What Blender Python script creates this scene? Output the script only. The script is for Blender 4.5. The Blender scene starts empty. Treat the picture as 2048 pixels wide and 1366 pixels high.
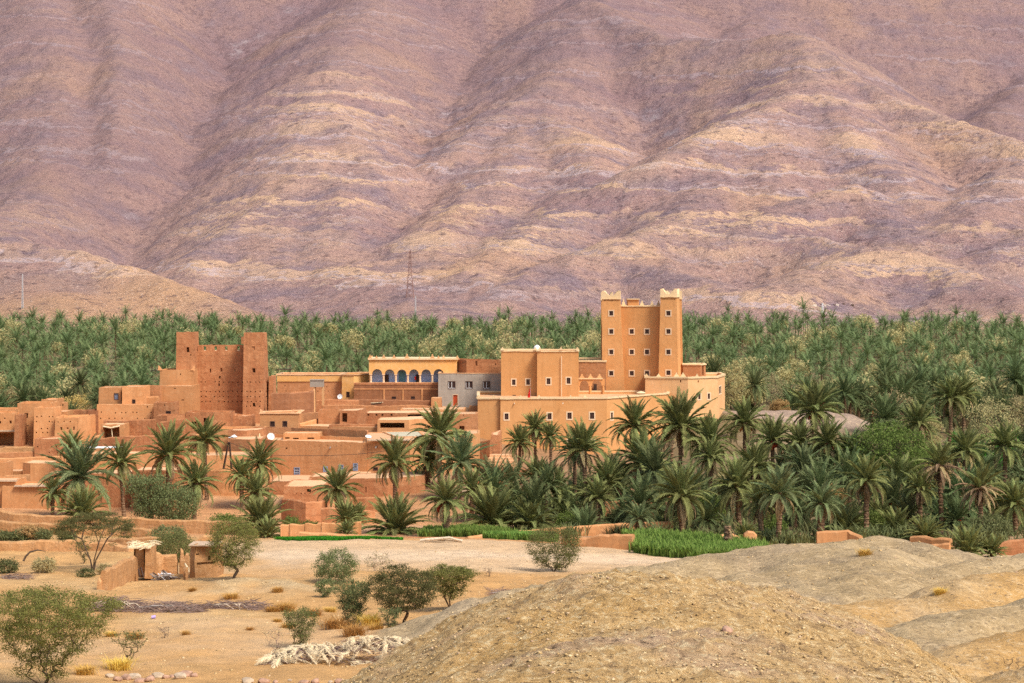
import bpy, math, random
import numpy as np
from mathutils import Vector, Matrix, Euler

# ------------------------------------------------------------------ camera, sky, sun, exposure
F, HY, CZ = 4000.0, 590.0, 26.0          # focal length in photo pixels, horizon row, eye height
R = math.radians
scene = bpy.context.scene
COL = scene.collection
cam = bpy.data.cameras.new('camera'); camo = bpy.data.objects.new('camera', cam); COL.objects.link(camo)
camo.location = (0, 0, CZ); camo.rotation_euler = (R(90), 0, 0)
cam.sensor_width = 36; cam.lens = 36*F/2048; cam.shift_y = -93/2048; cam.clip_end = 12000; cam.clip_start = .5
scene.camera = camo
SUN_EL, SUN_AZ = 51, 133                 # azimuth clockwise from +Y: behind the camera, to its right
world = bpy.data.worlds.new('World'); scene.world = world; world.use_nodes = True
wn = world.node_tree.nodes; wl = world.node_tree.links
sky = wn.new('ShaderNodeTexSky'); sky.sky_type = 'NISHITA'; sky.sun_disc = False
sky.sun_elevation = R(SUN_EL); sky.sun_rotation = R(SUN_AZ); sky.dust_density = 3.0; sky.air_density = 1.0; sky.ozone_density = 1.0
wn['Background'].inputs[1].default_value = 0.12
wl.new(sky.outputs[0], wn['Background'].inputs[0])
sun = bpy.data.lights.new('sun', 'SUN'); suno = bpy.data.objects.new('sun', sun); COL.objects.link(suno)
sun.energy = 2.5; sun.angle = R(16); sun.color = (1.0, .93, .82)
sdir = Vector((math.sin(R(SUN_AZ))*math.cos(R(SUN_EL)), math.cos(R(SUN_AZ))*math.cos(R(SUN_EL)), math.sin(R(SUN_EL))))
suno.rotation_euler = sdir.to_track_quat('Z', 'Y').to_euler(); suno.location = (60, -60, 120)
vs = scene.view_settings; vs.view_transform = 'Standard'; vs.look = 'None'; vs.gamma = 1; vs.exposure = 0.65
vs.use_curve_mapping = False
scene.cycles.max_bounces = 6; scene.cycles.diffuse_bounces = 3; scene.cycles.transparent_max_bounces = 4
try: scene.cycles.use_denoising = False
except Exception: pass

# ------------------------------------------------------------------ helpers
def X(px, D): return (px-1024)/F*D
def Z(py, D): return CZ-(py-HY)/F*D
def U32(a): return a.astype(np.int64) & 0xffffffff
def pn(x, y, seed=0):
    x = np.asarray(x, float); y = np.asarray(y, float)
    xi = np.floor(x).astype(np.int64); yi = np.floor(y).astype(np.int64); fx = x-xi; fy = y-yi
    def g(ix, iy, dx, dy):
        h = U32(ix*374761393+iy*668265263+seed*1274126177); h = U32((h ^ (h >> 13))*1274126177); h = U32(h ^ (h >> 16))
        a = h*(2*np.pi/4294967296.0)
        return np.cos(a)*dx+np.sin(a)*dy
    u = fx*fx*fx*(fx*(fx*6-15)+10); v = fy*fy*fy*(fy*(fy*6-15)+10)
    a = g(xi, yi, fx, fy); b = g(xi+1, yi, fx-1, fy); c = g(xi, yi+1, fx, fy-1); d = g(xi+1, yi+1, fx-1, fy-1)
    return 1.4*((a*(1-u)+b*u)*(1-v)+(c*(1-u)+d*u)*v)
def fbm(x, y, o=4, seed=0):
    s = 0; a = 1.0; t = 0
    for i in range(o): s = s+a*pn(x*2**i, y*2**i, seed+i*7); t += a; a *= .5
    return s/t*1.3

def mkmesh(name, verts, faces, mats=(), midx=None, smooth=False):
    me = bpy.data.meshes.new(name); me.from_pydata([tuple(v) for v in verts], [], faces)
    for m in mats: me.materials.append(m)
    if midx is not None: me.polygons.foreach_set('material_index', np.array(midx, np.int32))
    if smooth: me.polygons.foreach_set('use_smooth', np.ones(len(me.polygons), bool))
    me.update(); return me
def mktri(name, V, T, mat=None, smooth=False, colors=None):
    """big triangle/quad mesh from arrays"""
    V = np.asarray(V, np.float32); T = np.asarray(T, np.int32); k = T.shape[1]; n = len(T)
    me = bpy.data.meshes.new(name); me.vertices.add(len(V)); me.vertices.foreach_set('co', V.ravel())
    me.loops.add(n*k); me.loops.foreach_set('vertex_index', T.ravel())
    me.polygons.add(n); me.polygons.foreach_set('loop_start', np.arange(0, n*k, k, dtype=np.int32))
    try: me.polygons.foreach_set('loop_total', np.full(n, k, np.int32))
    except Exception: pass
    if smooth: me.polygons.foreach_set('use_smooth', np.ones(n, bool))
    if colors:
        for nm, c in colors.items():
            at = me.attributes.new(nm, 'FLOAT_COLOR', 'POINT')
            c4 = np.ones((len(V), 4), np.float32); c4[:, :3] = c; at.data.foreach_set('color', c4.ravel())
    me.update(calc_edges=True); me.validate()
    if mat: me.materials.append(mat)
    return me
def ob(name, me, parent=None):
    o = bpy.data.objects.new(name, me); COL.objects.link(o)
    if parent is not None: o.parent = parent
    return o
def tag(o, label, cat, group=None):
    o['label'] = label; o['category'] = cat
    if group: o['group'] = group
    return o
def thing(name, label, cat, loc=(0, 0, 0), group=None):
    o = ob(name, None); o.location = loc; o.empty_display_size = .3
    return tag(o, label, cat, group)
def structure(o): o['kind'] = 'structure'; return o
def stuff(o, label=None, cat=None):
    o['kind'] = 'stuff'
    if label: o['label'] = label; o['category'] = cat
    return o
class MB:
    def __init__(s): s.v = []; s.f = []
    def add(s, vs, fs):
        n = len(s.v); s.v += [tuple(p) for p in vs]; s.f += [tuple(n+i for i in f) for f in fs]; return s
    def box(s, c, sz, rz=0, tilt=None):
        M = Euler(tilt if tilt else (0, 0, rz)).to_matrix(); c = Vector(c)
        P = [c+M @ Vector((sz[0]*.5*a, sz[1]*.5*b, sz[2]*.5*d)) for a in (-1, 1) for b in (-1, 1) for d in (-1, 1)]
        return s.add(P, [(0, 1, 3, 2), (4, 6, 7, 5), (0, 4, 5, 1), (2, 3, 7, 6), (0, 2, 6, 4), (1, 5, 7, 3)])
    def tube(s, pts, rads, n=6, cap=True):
        base = len(s.v); pts = [Vector(p) for p in pts]
        for i, p in enumerate(pts):
            d = (pts[min(i+1, len(pts)-1)]-pts[max(i-1, 0)]).normalized()
            a = d.cross(Vector((.3, .9, .1))); a = a if a.length > .1 else d.cross(Vector((1, 0, 0))); a.normalize(); b = d.cross(a)
            for k in range(n):
                t = 2*math.pi*k/n; s.v.append(tuple(p+(a*math.cos(t)+b*math.sin(t))*rads[i]))
        for i in range(len(pts)-1):
            for k in range(n): s.f.append((base+i*n+k, base+i*n+(k+1) % n, base+(i+1)*n+(k+1) % n, base+(i+1)*n+k))
        if cap:
            s.f.append(tuple(base+k for k in range(n))[::-1]); s.f.append(tuple(base+(len(pts)-1)*n+k for k in range(n)))
        return s
    def mesh(s, name, mat, off=(0, 0, 0), smooth=False):
        return mkmesh(name, [(x-off[0], y-off[1], z-off[2]) for x, y, z in s.v], s.f, [mat], smooth=smooth)

# ------------------------------------------------------------------ materials
M = {}
class NT:
    def __init__(s, name):
        s.m = bpy.data.materials.new(name); s.m.use_nodes = True; s.t = s.m.node_tree; s.b = s.t.nodes['Principled BSDF']
        s.b.inputs['Roughness'].default_value = .95; s.b.inputs['Specular IOR Level'].default_value = .12; M[name] = s.m
    def n(s, typ, **k):
        nd = s.t.nodes.new('ShaderNode'+typ)
        for a, v in k.items():
            if a.startswith('i_'):
                key = a[2:]; key = int(key) if key.isdigit() else key.replace('_', ' ')
                if isinstance(v, bpy.types.NodeSocket): s.t.links.new(v, nd.inputs[key])
                else: nd.inputs[key].default_value = v
            else: setattr(nd, a, v)
        return nd
    def l(s, a, b): s.t.links.new(a, b)
    def pos(s, scale=(1, 1, 1)):
        g = s.n('NewGeometry'); mp = s.n('Mapping'); mp.inputs['Scale'].default_value = scale; s.l(g.outputs['Position'], mp.inputs[0]); return mp.outputs[0]
    def noise(s, vec, scale, detail=4, rough=.55, dist=0):
        nd = s.n('TexNoise'); nd.inputs['Scale'].default_value = scale; nd.inputs['Detail'].default_value = detail
        nd.inputs['Roughness'].default_value = rough; nd.inputs['Distortion'].default_value = dist; s.l(vec, nd.inputs['Vector']); return nd.outputs['Fac']
    def ramp(s, fac, stops, interp='LINEAR'):
        nd = s.n('ValToRGB'); cr = nd.color_ramp; cr.interpolation = interp
        while len(cr.elements) < len(stops): cr.elements.new(.5)
        for e, (p, c) in zip(cr.elements, stops): e.position = p; e.color = (*c, 1) if len(c) == 3 else c
        s.l(fac, nd.inputs[0]); return nd.outputs[0]
    def gr(s, fac, a, b, lo=0., hi=1.): return s.ramp(fac, [(a, (lo,)*3), (b, (hi,)*3)])
    def mix(s, a, b, fac, typ='MIX'):
        nd = s.n('Mix', data_type='RGBA', blend_type=typ)
        for sock, v in ((nd.inputs[0], fac), (nd.inputs[6], a), (nd.inputs[7], b)):
            if isinstance(v, bpy.types.NodeSocket): s.l(v, sock)
            else: sock.default_value = v if not isinstance(v, tuple) else ((*v, 1) if len(v) == 3 else v)
        return nd.outputs[2]
    def math(s, op, a, b=0.0, c=None):
        nd = s.n('Math', operation=op)
        for i, v in enumerate((a, b) if c is None else (a, b, c)):
            if isinstance(v, bpy.types.NodeSocket): s.l(v, nd.inputs[i])
            else: nd.inputs[i].default_value = v
        return nd.outputs[0]
    def bump(s, h, strength=.5, dist=.05, prev=None):
        nd = s.n('Bump'); nd.inputs['Strength'].default_value = strength; nd.inputs['Distance'].default_value = dist; s.l(h, nd.inputs['Height'])
        if prev is not None: s.l(prev, nd.inputs['Normal'])
        return nd.outputs[0]
    def col(s, c): s.l(c, s.b.inputs['Base Color'])
    def nrm(s, n): s.l(n, s.b.inputs['Normal'])
    def rnd(s): return s.n('ObjectInfo').outputs['Random']

def mud(name, c1, c2, pale=(.62, .36, .19), courses=.5, rough=.6, stain=.35):
    t = NT(name); p = t.pos(); big = t.noise(p, .32, 4, .6); mid = t.noise(p, 1.7, 5, .62); fine = t.noise(p, 9, 3, .6)
    col = t.mix(c1, c2, t.gr(big, .35, .68))
    col = t.mix(col, pale, t.math('MULTIPLY', t.gr(mid, .5, .78), .45))
    streak = t.noise(t.pos((1.6, 1.6, .13)), 1.3, 4, .6)
    dk = tuple(x*.55 for x in c1)
    col = t.mix(col, dk, t.math('MULTIPLY', t.gr(streak, .52, .75), stain))
    if courses:
        w = t.n('TexWave', wave_type='BANDS', bands_direction='Z', i_Scale=.33, i_Distortion=1.4, i_Detail=3.0, i_Detail_Scale=1.6); t.l(p, w.inputs[0])
        ln = t.gr(w.outputs['Fac'], .0, .12, 1, 0)
        col = t.mix(col, tuple(x*.5 for x in c1), t.math('MULTIPLY', t.math('MULTIPLY', ln, t.gr(t.noise(p, .8, 3, .6), .46, .6)), courses*1.4))
    col = t.mix(col, (0, 0, 0), t.math('MULTIPLY', t.gr(fine, .55, .8), .22), 'MIX')
    hsv = t.n('HueSaturation'); t.l(col, hsv.inputs['Color']); t.l(t.math('MULTIPLY_ADD', t.rnd(), .30, .84), hsv.inputs['Value'])
    t.col(hsv.outputs[0])
    b1 = t.bump(mid, rough, .12); b2 = t.bump(fine, rough, .04, b1); t.nrm(b2); return t.m
mud('mud_red', (.385, .155, .068), (.49, .222, .100), courses=.3, rough=.85, stain=.5)
mud('mud_brown', (.37, .165, .072), (.46, .215, .096), (.54, .31, .18), courses=.25)
mud('mud_dark', (.28, .12, .058), (.37, .165, .078), (.46, .25, .15), courses=.3)
mud('mud_orange', (.515, .240, .098), (.585, .29, .126), (.69, .42, .22), courses=.12, rough=.35)
mud('mud_field', (.44, .225, .092), (.53, .29, .13), (.64, .43, .25), courses=.25, rough=.9, stain=.5)
mud('plaster', (.59, .285, .105), (.64, .325, .13), (.68, .385, .17), courses=0, rough=.3, stain=.26)
mud('plaster_pale', (.67, .375, .17), (.73, .43, .21), (.78, .52, .30), courses=0, rough=.25, stain=.2)
mud('cornice', (.74, .53, .29), (.79, .59, .35), (.82, .65, .43), courses=0, rough=.3, stain=.15)
mud('yellow_plaster', (.75, .39, .125), (.80, .46, .17), (.84, .60, .36), courses=0, rough=.25, stain=.25)
mud('concrete', (.33, .27, .215), (.40, .345, .285), (.50, .44, .36), courses=0, rough=.3, stain=.4)
mud('roof_earth', (.64, .36, .185), (.70, .43, .24), (.76, .54, .35), courses=0, rough=.5, stain=.2)
mud('blue_plaster', (.30, .42, .66), (.38, .50, .74), (.5, .6, .78), courses=0, rough=.2, stain=.25)
mud('screed', (.42, .38, .26), (.50, .44, .32), (.56, .5, .4), courses=0, rough=.3, stain=.25)
def plain(name, c, rough=.8, var=.25, spec=.2):
    t = NT(name); n = t.noise(t.pos(), 4, 4, .6)
    t.col(t.mix(tuple(x*(1-var) for x in c), tuple(min(1, x*(1+var)) for x in c), t.gr(n, .3, .7)))
    t.b.inputs['Roughness'].default_value = rough; t.b.inputs['Specular IOR Level'].default_value = spec; t.nrm(t.bump(n, .25, .02)); return t.m
plain('pane', (.050, .022, .016), .35, .5, .4); plain('pane_blue', (.16, .19, .27), .3, .3, .5); plain('frame_pale', (.74, .53, .34), .85, .12)
plain('frame_white', (.78, .78, .76), .6, .1); plain('frame_brown', (.13, .07, .05), .7, .2); plain('door_red', (.42, .065, .02), .6, .3)
plain('wood_dark', (.06, .035, .025), .8, .4); plain('wood_grey', (.30, .25, .21), .9, .35); plain('wood_pale', (.62, .50, .36), .9, .25)
plain('white', (.80, .79, .77), .6, .08); plain('red_cloth', (.62, .022, .016), .85, .2); plain('steel', (.42, .40, .40), .6, .2); plain('rust', (.24, .13, .11), .8, .2)
plain('metal_blue', (.30, .37, .50), .6, .25); plain('pink_cloth', (.75, .58, .56), .9, .2); plain('cloth_dark', (.03, .03, .04), .9, .3)
plain('skin', (.35, .19, .12), .7, .1); plain('black_cable', (.05, .04, .035), .7, .2); plain('straw_pale', (.74, .60, .38), .9, .3); plain('slate', (.50, .36, .24), .9, .3)
plain('dates', (.72, .20, .02), .6, .35); plain('dates_red', (.45, .06, .02), .6, .35); plain('twig', (.23, .155, .125), .95, .35); plain('bark', (.11, .075, .05), .95, .4)
plain('stone_red', (.40, .24, .16), .9, .35); plain('stone_pale', (.46, .35, .24), .9, .25); plain('stone_far', (.72, .62, .50), .9, .3); plain('teal', (.10, .24, .30), .6, .2); plain('purple_plastic', (.45, .35, .75), .5, .1)
def leafmat(name, ca, cb, trans=.3, cc=None, patch=False):
    t = NT(name); n = t.noise(t.pos(), 1.1, 3, .6); fine = t.noise(t.pos(), 7, 2, .6)
    c = t.mix(ca, cb, t.gr(n, .32, .68))
    if cc: c = t.mix(c, cc, t.math('MULTIPLY', t.gr(fine, .5, .75), .55))
    if patch: c = t.mix(c, (.30, .26, .12), t.math('MULTIPLY', t.gr(t.noise(t.pos((1, 1, .3)), .13, 3, .7), .54, .68), .35)); c = t.mix(c, (.06, .105, .045), t.math('MULTIPLY', t.gr(t.noise(t.pos((1, 1, .3)), .19, 3, .7), .54, .68), .6))
    hsv = t.n('HueSaturation'); t.l(c, hsv.inputs['Color'])
    r = t.rnd(); t.l(t.math('MULTIPLY_ADD', r, .5, .76), hsv.inputs['Value']); t.l(t.math('MULTIPLY_ADD', r, .04, .48), hsv.inputs['Hue'])
    t.col(hsv.outputs[0]); t.b.inputs['Roughness'].default_value = .7; t.b.inputs['Specular IOR Level'].default_value = .12
    tr = t.n('BsdfTranslucent'); t.l(hsv.outputs[0], tr.inputs[0]); ms = t.n('MixShader'); ms.inputs[0].default_value = trans
    t.l(t.b.outputs[0], ms.inputs[1]); t.l(tr.outputs[0], ms.inputs[2]); t.l(ms.outputs[0], t.t.nodes['Material Output'].inputs[0]); return t.m
leafmat('frond', (.20, .215, .068), (.28, .30, .105), .25, (.47, .46, .21))
leafmat('frond_far', (.105, .138, .050), (.155, .195, .075), .18, (.31, .32, .155), True)
leafmat('frond_light', (.19, .245, .10), (.26, .30, .14), .3, (.36, .37, .2))
leafmat('frond_dry', (.36, .25, .13), (.46, .33, .18), .2, (.55, .42, .25))
leafmat('tamarisk', (.36, .305, .14), (.48, .395, .19), .3, (.60, .48, .26))
leafmat('tamarisk_gold', (.50, .36, .12), (.60, .43, .16), .3, (.66, .50, .24))
leafmat('olive', (.125, .145, .055), (.19, .205, .08), .28, (.27, .28, .13))
leafmat('broadleaf', (.11, .165, .035), (.17, .225, .05), .32, (.27, .31, .09))
leafmat('acacia', (.12, .125, .040), (.165, .165, .055), .25, (.24, .23, .09))
leafmat('acacia_light', (.16, .175, .042), (.22, .22, .06), .25, (.32, .30, .11))
leafmat('dry_leaf', (.28, .23, .14), (.36, .29, .17), .2, (.42, .34, .2))
leafmat('corn', (.11, .20, .032), (.20, .30, .055), .3, (.44, .44, .16))
leafmat('crop_grass', (.035, .19, .012), (.07, .27, .02), .3, (.10, .32, .04))
leafmat('gold_grass', (.58, .34, .07), (.66, .42, .11), .3, (.72, .52, .22))
def trunkmat():
    t = NT('trunk'); p = t.pos(); w = t.n('TexWave', wave_type='BANDS', bands_direction='Z', i_Scale=1.1, i_Distortion=6.0, i_Detail=3.0, i_Detail_Scale=2.0); t.l(p, w.inputs[0])
    n = t.noise(p, 3, 4, .6); c = t.mix((.10, .055, .032), (.24, .14, .08), t.gr(n, .3, .7)); c = t.mix(c, (.36, .23, .13), t.math('MULTIPLY', t.gr(w.outputs['Fac'], .5, .9), .5))
    t.col(c); t.nrm(t.bump(w.outputs['Fac'], .7, .06)); return t.m
trunkmat()
def groundmat():
    t = NT('ground'); p = t.pos(); a = t.n('Attribute', attribute_name='soil'); c = a.outputs['Color']
    n1 = t.noise(p, .06, 5, .6); n2 = t.noise(p, .55, 6, .65); n3 = t.noise(p, 3.2, 4, .7)
    v = t.n('HueSaturation'); t.l(c, v.inputs['Color']); t.l(t.math('ADD', t.math('MULTIPLY', t.gr(n2, .3, .72), .42), .79), v.inputs['Value']); c = v.outputs[0]
    c = t.mix(c, (.66, .52, .36), t.math('MULTIPLY', t.gr(n1, .52, .72), .32))
    c = t.mix(c, (.78, .66, .5), t.math('MULTIPLY', t.gr(t.noise(p, 2.3, 5, .75), .63, .74), .55))
    c = t.mix(c, (.16, .11, .08), t.math('MULTIPLY', t.gr(n3, .60, .74), .42))
    c = t.mix(c, (.17, .12, .08), t.math('MULTIPLY', t.gr(t.noise(p, 6.5, 3, .7), .62, .72), .35))
    rk = t.n('Attribute', attribute_name='rocky').outputs['Fac']; m1 = t.noise(p, 1.1, 6, .72); m2 = t.noise(p, 4.2, 5, .75)
    c = t.mix(c, (.56, .42, .24), t.math('MULTIPLY', t.math('MULTIPLY', t.gr(m1, .53, .68), rk), .75))
    c = t.mix(c, (.15, .105, .07), t.math('MULTIPLY', t.math('MULTIPLY', t.gr(m2, .36, .46, 1, 0), rk), .85)); c = t.mix(c, (.60, .46, .28), t.math('MULTIPLY', t.math('MULTIPLY', t.gr(m2, .55, .66), rk), .75))
    t.col(c); b = t.bump(n2, .55, .35); b = t.bump(n3, .6, .1, b); b = t.bump(m2, .7, .12, b); t.nrm(b); return t.m
groundmat()
def rockmat():
    t = NT('mountain_rock'); p = t.pos(); g = t.n('NewGeometry'); sep = t.n('SeparateXYZ'); t.l(g.outputs['Position'], sep.inputs[0])
    at = t.n('Attribute', attribute_name='crest'); sc = t.n('SeparateColor'); t.l(at.outputs['Color'], sc.inputs[0]); crest = sc.outputs[0]; gully = sc.outputs[1]; scree = sc.outputs[2]
    nb = t.noise(t.pos((1, 1, 2.2)), .0042, 6, .62); nm = t.noise(p, .018, 7, .68); nf = t.noise(p, .11, 7, .75); nff = t.noise(p, .42, 4, .8)
    # strata: level bands, tilted and warped
    s = t.math('ADD', t.math('MULTIPLY', sep.outputs[2], .032), t.math('MULTIPLY', sep.outputs[0], .0022)); s = t.math('ADD', s, t.math('MULTIPLY', nm, 1.6)); s = t.math('ADD', s, t.math('MULTIPLY', nf, .35))
    cv = t.n('CombineXYZ'); t.l(s, cv.inputs[2]); band = t.noise(cv.outputs[0], 1.15, 3, .6)
    cv2 = t.n('CombineXYZ'); t.l(s, cv2.inputs[2]); band2 = t.noise(cv2.outputs[0], 4.5, 2, .6)
    far = sc.outputs[2]
    base = t.mix((.245, .155, .150), (.37, .238, .185), t.gr(nb, .36, .64))
    purple = t.mix(base, (.195, .140, .152), t.gr(nm, .44, .64))
    tan = t.mix((.46, .295, .185), (.58, .40, .27), nf)
    patch = t.gr(t.noise(p, .0065, 4, .6), .36, .56)
    bf = t.math('MULTIPLY', t.math('MULTIPLY', t.gr(band, .50, .535), t.gr(crest, .26, .56)), patch)
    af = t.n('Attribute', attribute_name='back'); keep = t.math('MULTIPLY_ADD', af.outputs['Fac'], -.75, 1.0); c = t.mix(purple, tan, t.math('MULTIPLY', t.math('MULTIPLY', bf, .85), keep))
    c = t.mix(c, (.40, .315, .315), t.math('MULTIPLY', t.math('MULTIPLY', t.gr(band2, .565, .585), t.gr(crest, .22, .5)), .7))
    cv3 = t.n('CombineXYZ'); t.l(s, cv3.inputs[2]); band3 = t.noise(cv3.outputs[0], 9.0, 2, .6)
    c = t.mix(c, (.17, .115, .12), t.math('MULTIPLY', t.math('MULTIPLY', t.gr(band3, .60, .625), t.gr(crest, .25, .55)), .55))
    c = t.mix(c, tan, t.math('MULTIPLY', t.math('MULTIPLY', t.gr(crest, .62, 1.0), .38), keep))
    c = t.mix(c, (.50, .30, .155), t.math('MULTIPLY', scree, .6))
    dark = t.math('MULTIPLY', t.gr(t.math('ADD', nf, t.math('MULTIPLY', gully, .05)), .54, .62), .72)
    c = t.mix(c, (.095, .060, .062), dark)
    c = t.mix(c, (.66, .55, .47), t.math('MULTIPLY', t.gr(nff, .58, .66), .5))
    c = t.mix(c, (.055, .038, .04), t.math('MULTIPLY', t.gr(nff, .34, .44, 1, 0), .55))
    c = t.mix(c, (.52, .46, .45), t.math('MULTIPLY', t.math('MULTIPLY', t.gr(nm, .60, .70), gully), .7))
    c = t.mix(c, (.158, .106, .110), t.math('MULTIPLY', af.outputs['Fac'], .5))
    hs = t.n('HueSaturation'); t.l(c, hs.inputs['Color']); hs.inputs['Value'].default_value = 1.3; hs.inputs['Saturation'].default_value = 1.06; c = hs.outputs[0]
    t.col(c); b = t.bump(nm, .8, 7); b = t.bump(nf, 1.0, 4.0, b); b = t.bump(nff, .9, 1.0, b); t.nrm(b); return t.m
rockmat()
def moundmat():
    t = NT('mound_rock'); p = t.pos(); n0 = t.noise(p, .22, 4, .6); n1 = t.noise(p, 1.4, 5, .7); n2 = t.noise(t.pos((1, 1, 1.5)), 5, 6, .78); n3 = t.noise(p, 16, 4, .75)
    c = t.mix((.46, .285, .11), (.57, .375, .17), t.gr(n1, .3, .7)); c = t.mix(c, (.55, .31, .09), t.math('MULTIPLY', t.gr(n0, .5, .7), .6))
    c = t.mix(c, (.40, .27, .21), t.math('MULTIPLY', t.gr(n0, .30, .46, 1, 0), .65))
    c = t.mix(c, (.74, .58, .33), t.math('MULTIPLY', t.gr(n2, .53, .60), .7)); c = t.mix(c, (.085, .055, .032), t.math('MULTIPLY', t.gr(n2, .37, .455, 1, 0), .88)); c = t.mix(c, (.20, .13, .075), t.math('MULTIPLY', t.gr(n1, .34, .46, 1, 0), .55))
    c = t.mix(c, (.16, .11, .07), t.math('MULTIPLY', t.gr(n3, .58, .7), .5))
    t.col(c); b = t.bump(n2, .9, .12); b = t.bump(n3, .7, .03, b); t.nrm(b); return t.m
moundmat()
def shardmat():
    t = NT('shard'); r = t.n('NewGeometry').outputs['Random Per Island']
    t.col(t.ramp(r, [(0, (.24, .16, .09)), (.2, (.42, .28, .13)), (.5, (.54, .37, .17)), (.85, (.68, .51, .28)), (1, (.46, .30, .21))])); return t.m
shardmat()

# ------------------------------------------------------------------ terrain
GP = [ # (photo x, photo y, distance) of bare ground
 (-200,1366,86),(0,1366,88),(300,1366,90),(600,1366,90),(900,1366,88),(1400,1380,86),(2048,1390,84),(2300,1390,84),
 (-200,1250,118),(0,1250,118),(300,1250,118),(600,1250,118),(900,1260,116),(1400,1270,114),(2048,1270,114),
 (-200,1168,148),(0,1168,148),(300,1172,148),(600,1170,148),(1000,1180,146),(1500,1190,145),(2048,1190,145),
 (-200,1108,184),(0,1108,184),(300,1106,180),(600,1098,182),(1000,1095,184),(1300,1112,180),(1600,1120,178),(2048,1125,178),
 (-200,1080,196),(0,1080,196),(300,1082,196),(600,1083,195),(800,1084,194),(1000,1084,198),(1300,1094,195),(1600,1097,198),(2048,1102,198),
 (-200,1068,206),(0,1068,206),(300,1072,206),(600,1079,206),(800,1076,207),(-200,1050,221),(0,1050,221),(300,1056,221),(600,1060,224),(800,1060,224),(1000,1056,224),(1300,1060,224),(1600,1062,222),(2048,1066,222),
 (-200,1022,246),(0,1022,246),(150,1024,246),(300,1022,246),(600,1038,242),(800,1030,242),(1000,1020,242),(1300,1020,248),(1600,1022,248),(2048,1020,248),
 (-200,985,262),(0,985,262),(300,985,262),(600,988,262),(800,985,262),(1000,978,262),
 (-200,942,277),(0,942,277),(300,946,277),(600,956,276),(800,955,275),(940,940,282),
 (-200,912,290),(0,912,290),(300,905,290),(600,928,288),(800,925,288),(1000,928,306),(1100,934,304),(1220,934,304),(1100,945,290),(1300,945,292),(1600,945,290),(2048,945,290),
 (-200,888,302),(0,888,302),(300,862,304),(600,888,303),(800,880,304),(-200,868,315),(0,862,315),(300,840,320),(600,855,318),(800,846,320),(850,824,335),(960,830,334),(1230,908,324),(1335,865,340),(1440,860,325),(1600,905,318),(2048,910,318),
 (0,852,345),(300,835,345),(600,818,350),(850,806,350),(1000,808,350),(1200,806,350),(1300,804,350),(1380,808,350),(1440,822,352),(1600,852,352),(1760,862,352),(2048,872,352),
 (-200,850,400),(0,850,400),(300,850,400),(600,848,400),(1000,848,400),(1250,848,400),(1600,850,400),(2048,850,400),
 (-200,776,500),(300,776,500),(1000,776,500),(1500,776,500),(2200,776,500),
 (-200,714,620),(300,714,620),(1000,714,620),(1500,714,620),(2200,714,620),
 (-200,674,740),(300,674,740),(1000,674,740),(1500,674,740),(2200,674,740),
 (-200,661,900),(300,661,900),(1000,661,900),(1500,661,900),(2200,661,900),
 (-200,654,1050),(300,654,1050),(1000,654,1050),(1500,654,1050),(2200,654,1050),
 (-200,648,1300),(300,648,1300),(1000,648,1300),(1500,648,1300),(2200,648,1300),
 ]
def uw(x, y):
    y = np.maximum(np.asarray(y, float), 84.0); return np.clip(np.asarray(x, float)/y*10, -3.3, 3.3), np.log(y)*7.0
_gx = np.array([X(a, d) for a, b, d in GP]); _gy = np.array([float(d) for a, b, d in GP]); _gz = np.array([Z(b, d) for a, b, d in GP])
_gu, _gw = uw(_gx, _gy)
def _phi(r2): return np.where(r2 > 1e-9, .5*r2*np.log(np.maximum(r2, 1e-9)), 0)
_K = _phi((_gu[:, None]-_gu[None])**2+(_gw[:, None]-_gw[None])**2)+np.eye(len(_gu))*.08
_P = np.stack([np.ones_like(_gu), _gu, _gw], 1); _n = len(_gu)
_A = np.zeros((_n+3, _n+3)); _A[:_n, :_n] = _K; _A[:_n, _n:] = _P; _A[_n:, :_n] = _P.T
_C = np.linalg.solve(_A, np.r_[_gz, 0, 0, 0])
def base_z(x, y):
    u, w = uw(x, y); sh = u.shape; u = u.ravel(); w = w.ravel(); out = np.empty(u.size)
    for i in range(0, u.size, 20000):
        a = u[i:i+20000]; b = w[i:i+20000]
        out[i:i+20000] = _phi((a[:, None]-_gu)**2+(b[:, None]-_gw)**2) @ _C[:_n]+_C[_n]+_C[_n+1]*a+_C[_n+2]*b
    return out.reshape(sh)
def ridge_z(x, y, pts, k, w):
    """surface falling away from a crest polyline (photo x, photo y, distance)"""
    P = [(X(a, d), float(d), Z(b, d)) for a, b, d in pts]; best = np.full(np.shape(x), -1e9)
    for (x0, y0, z0), (x1, y1, z1) in zip(P, P[1:]):
        dx, dy = x1-x0, y1-y0; L = dx*dx+dy*dy
        t = np.clip(((x-x0)*dx+(y-y0)*dy)/L, 0, 1); d2 = (x-x0-t*dx)**2+(y-y0-t*dy)**2
        best = np.maximum(best, z0+t*(z1-z0)-k*(np.sqrt(d2+w*w)-w))
    return best
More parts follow.
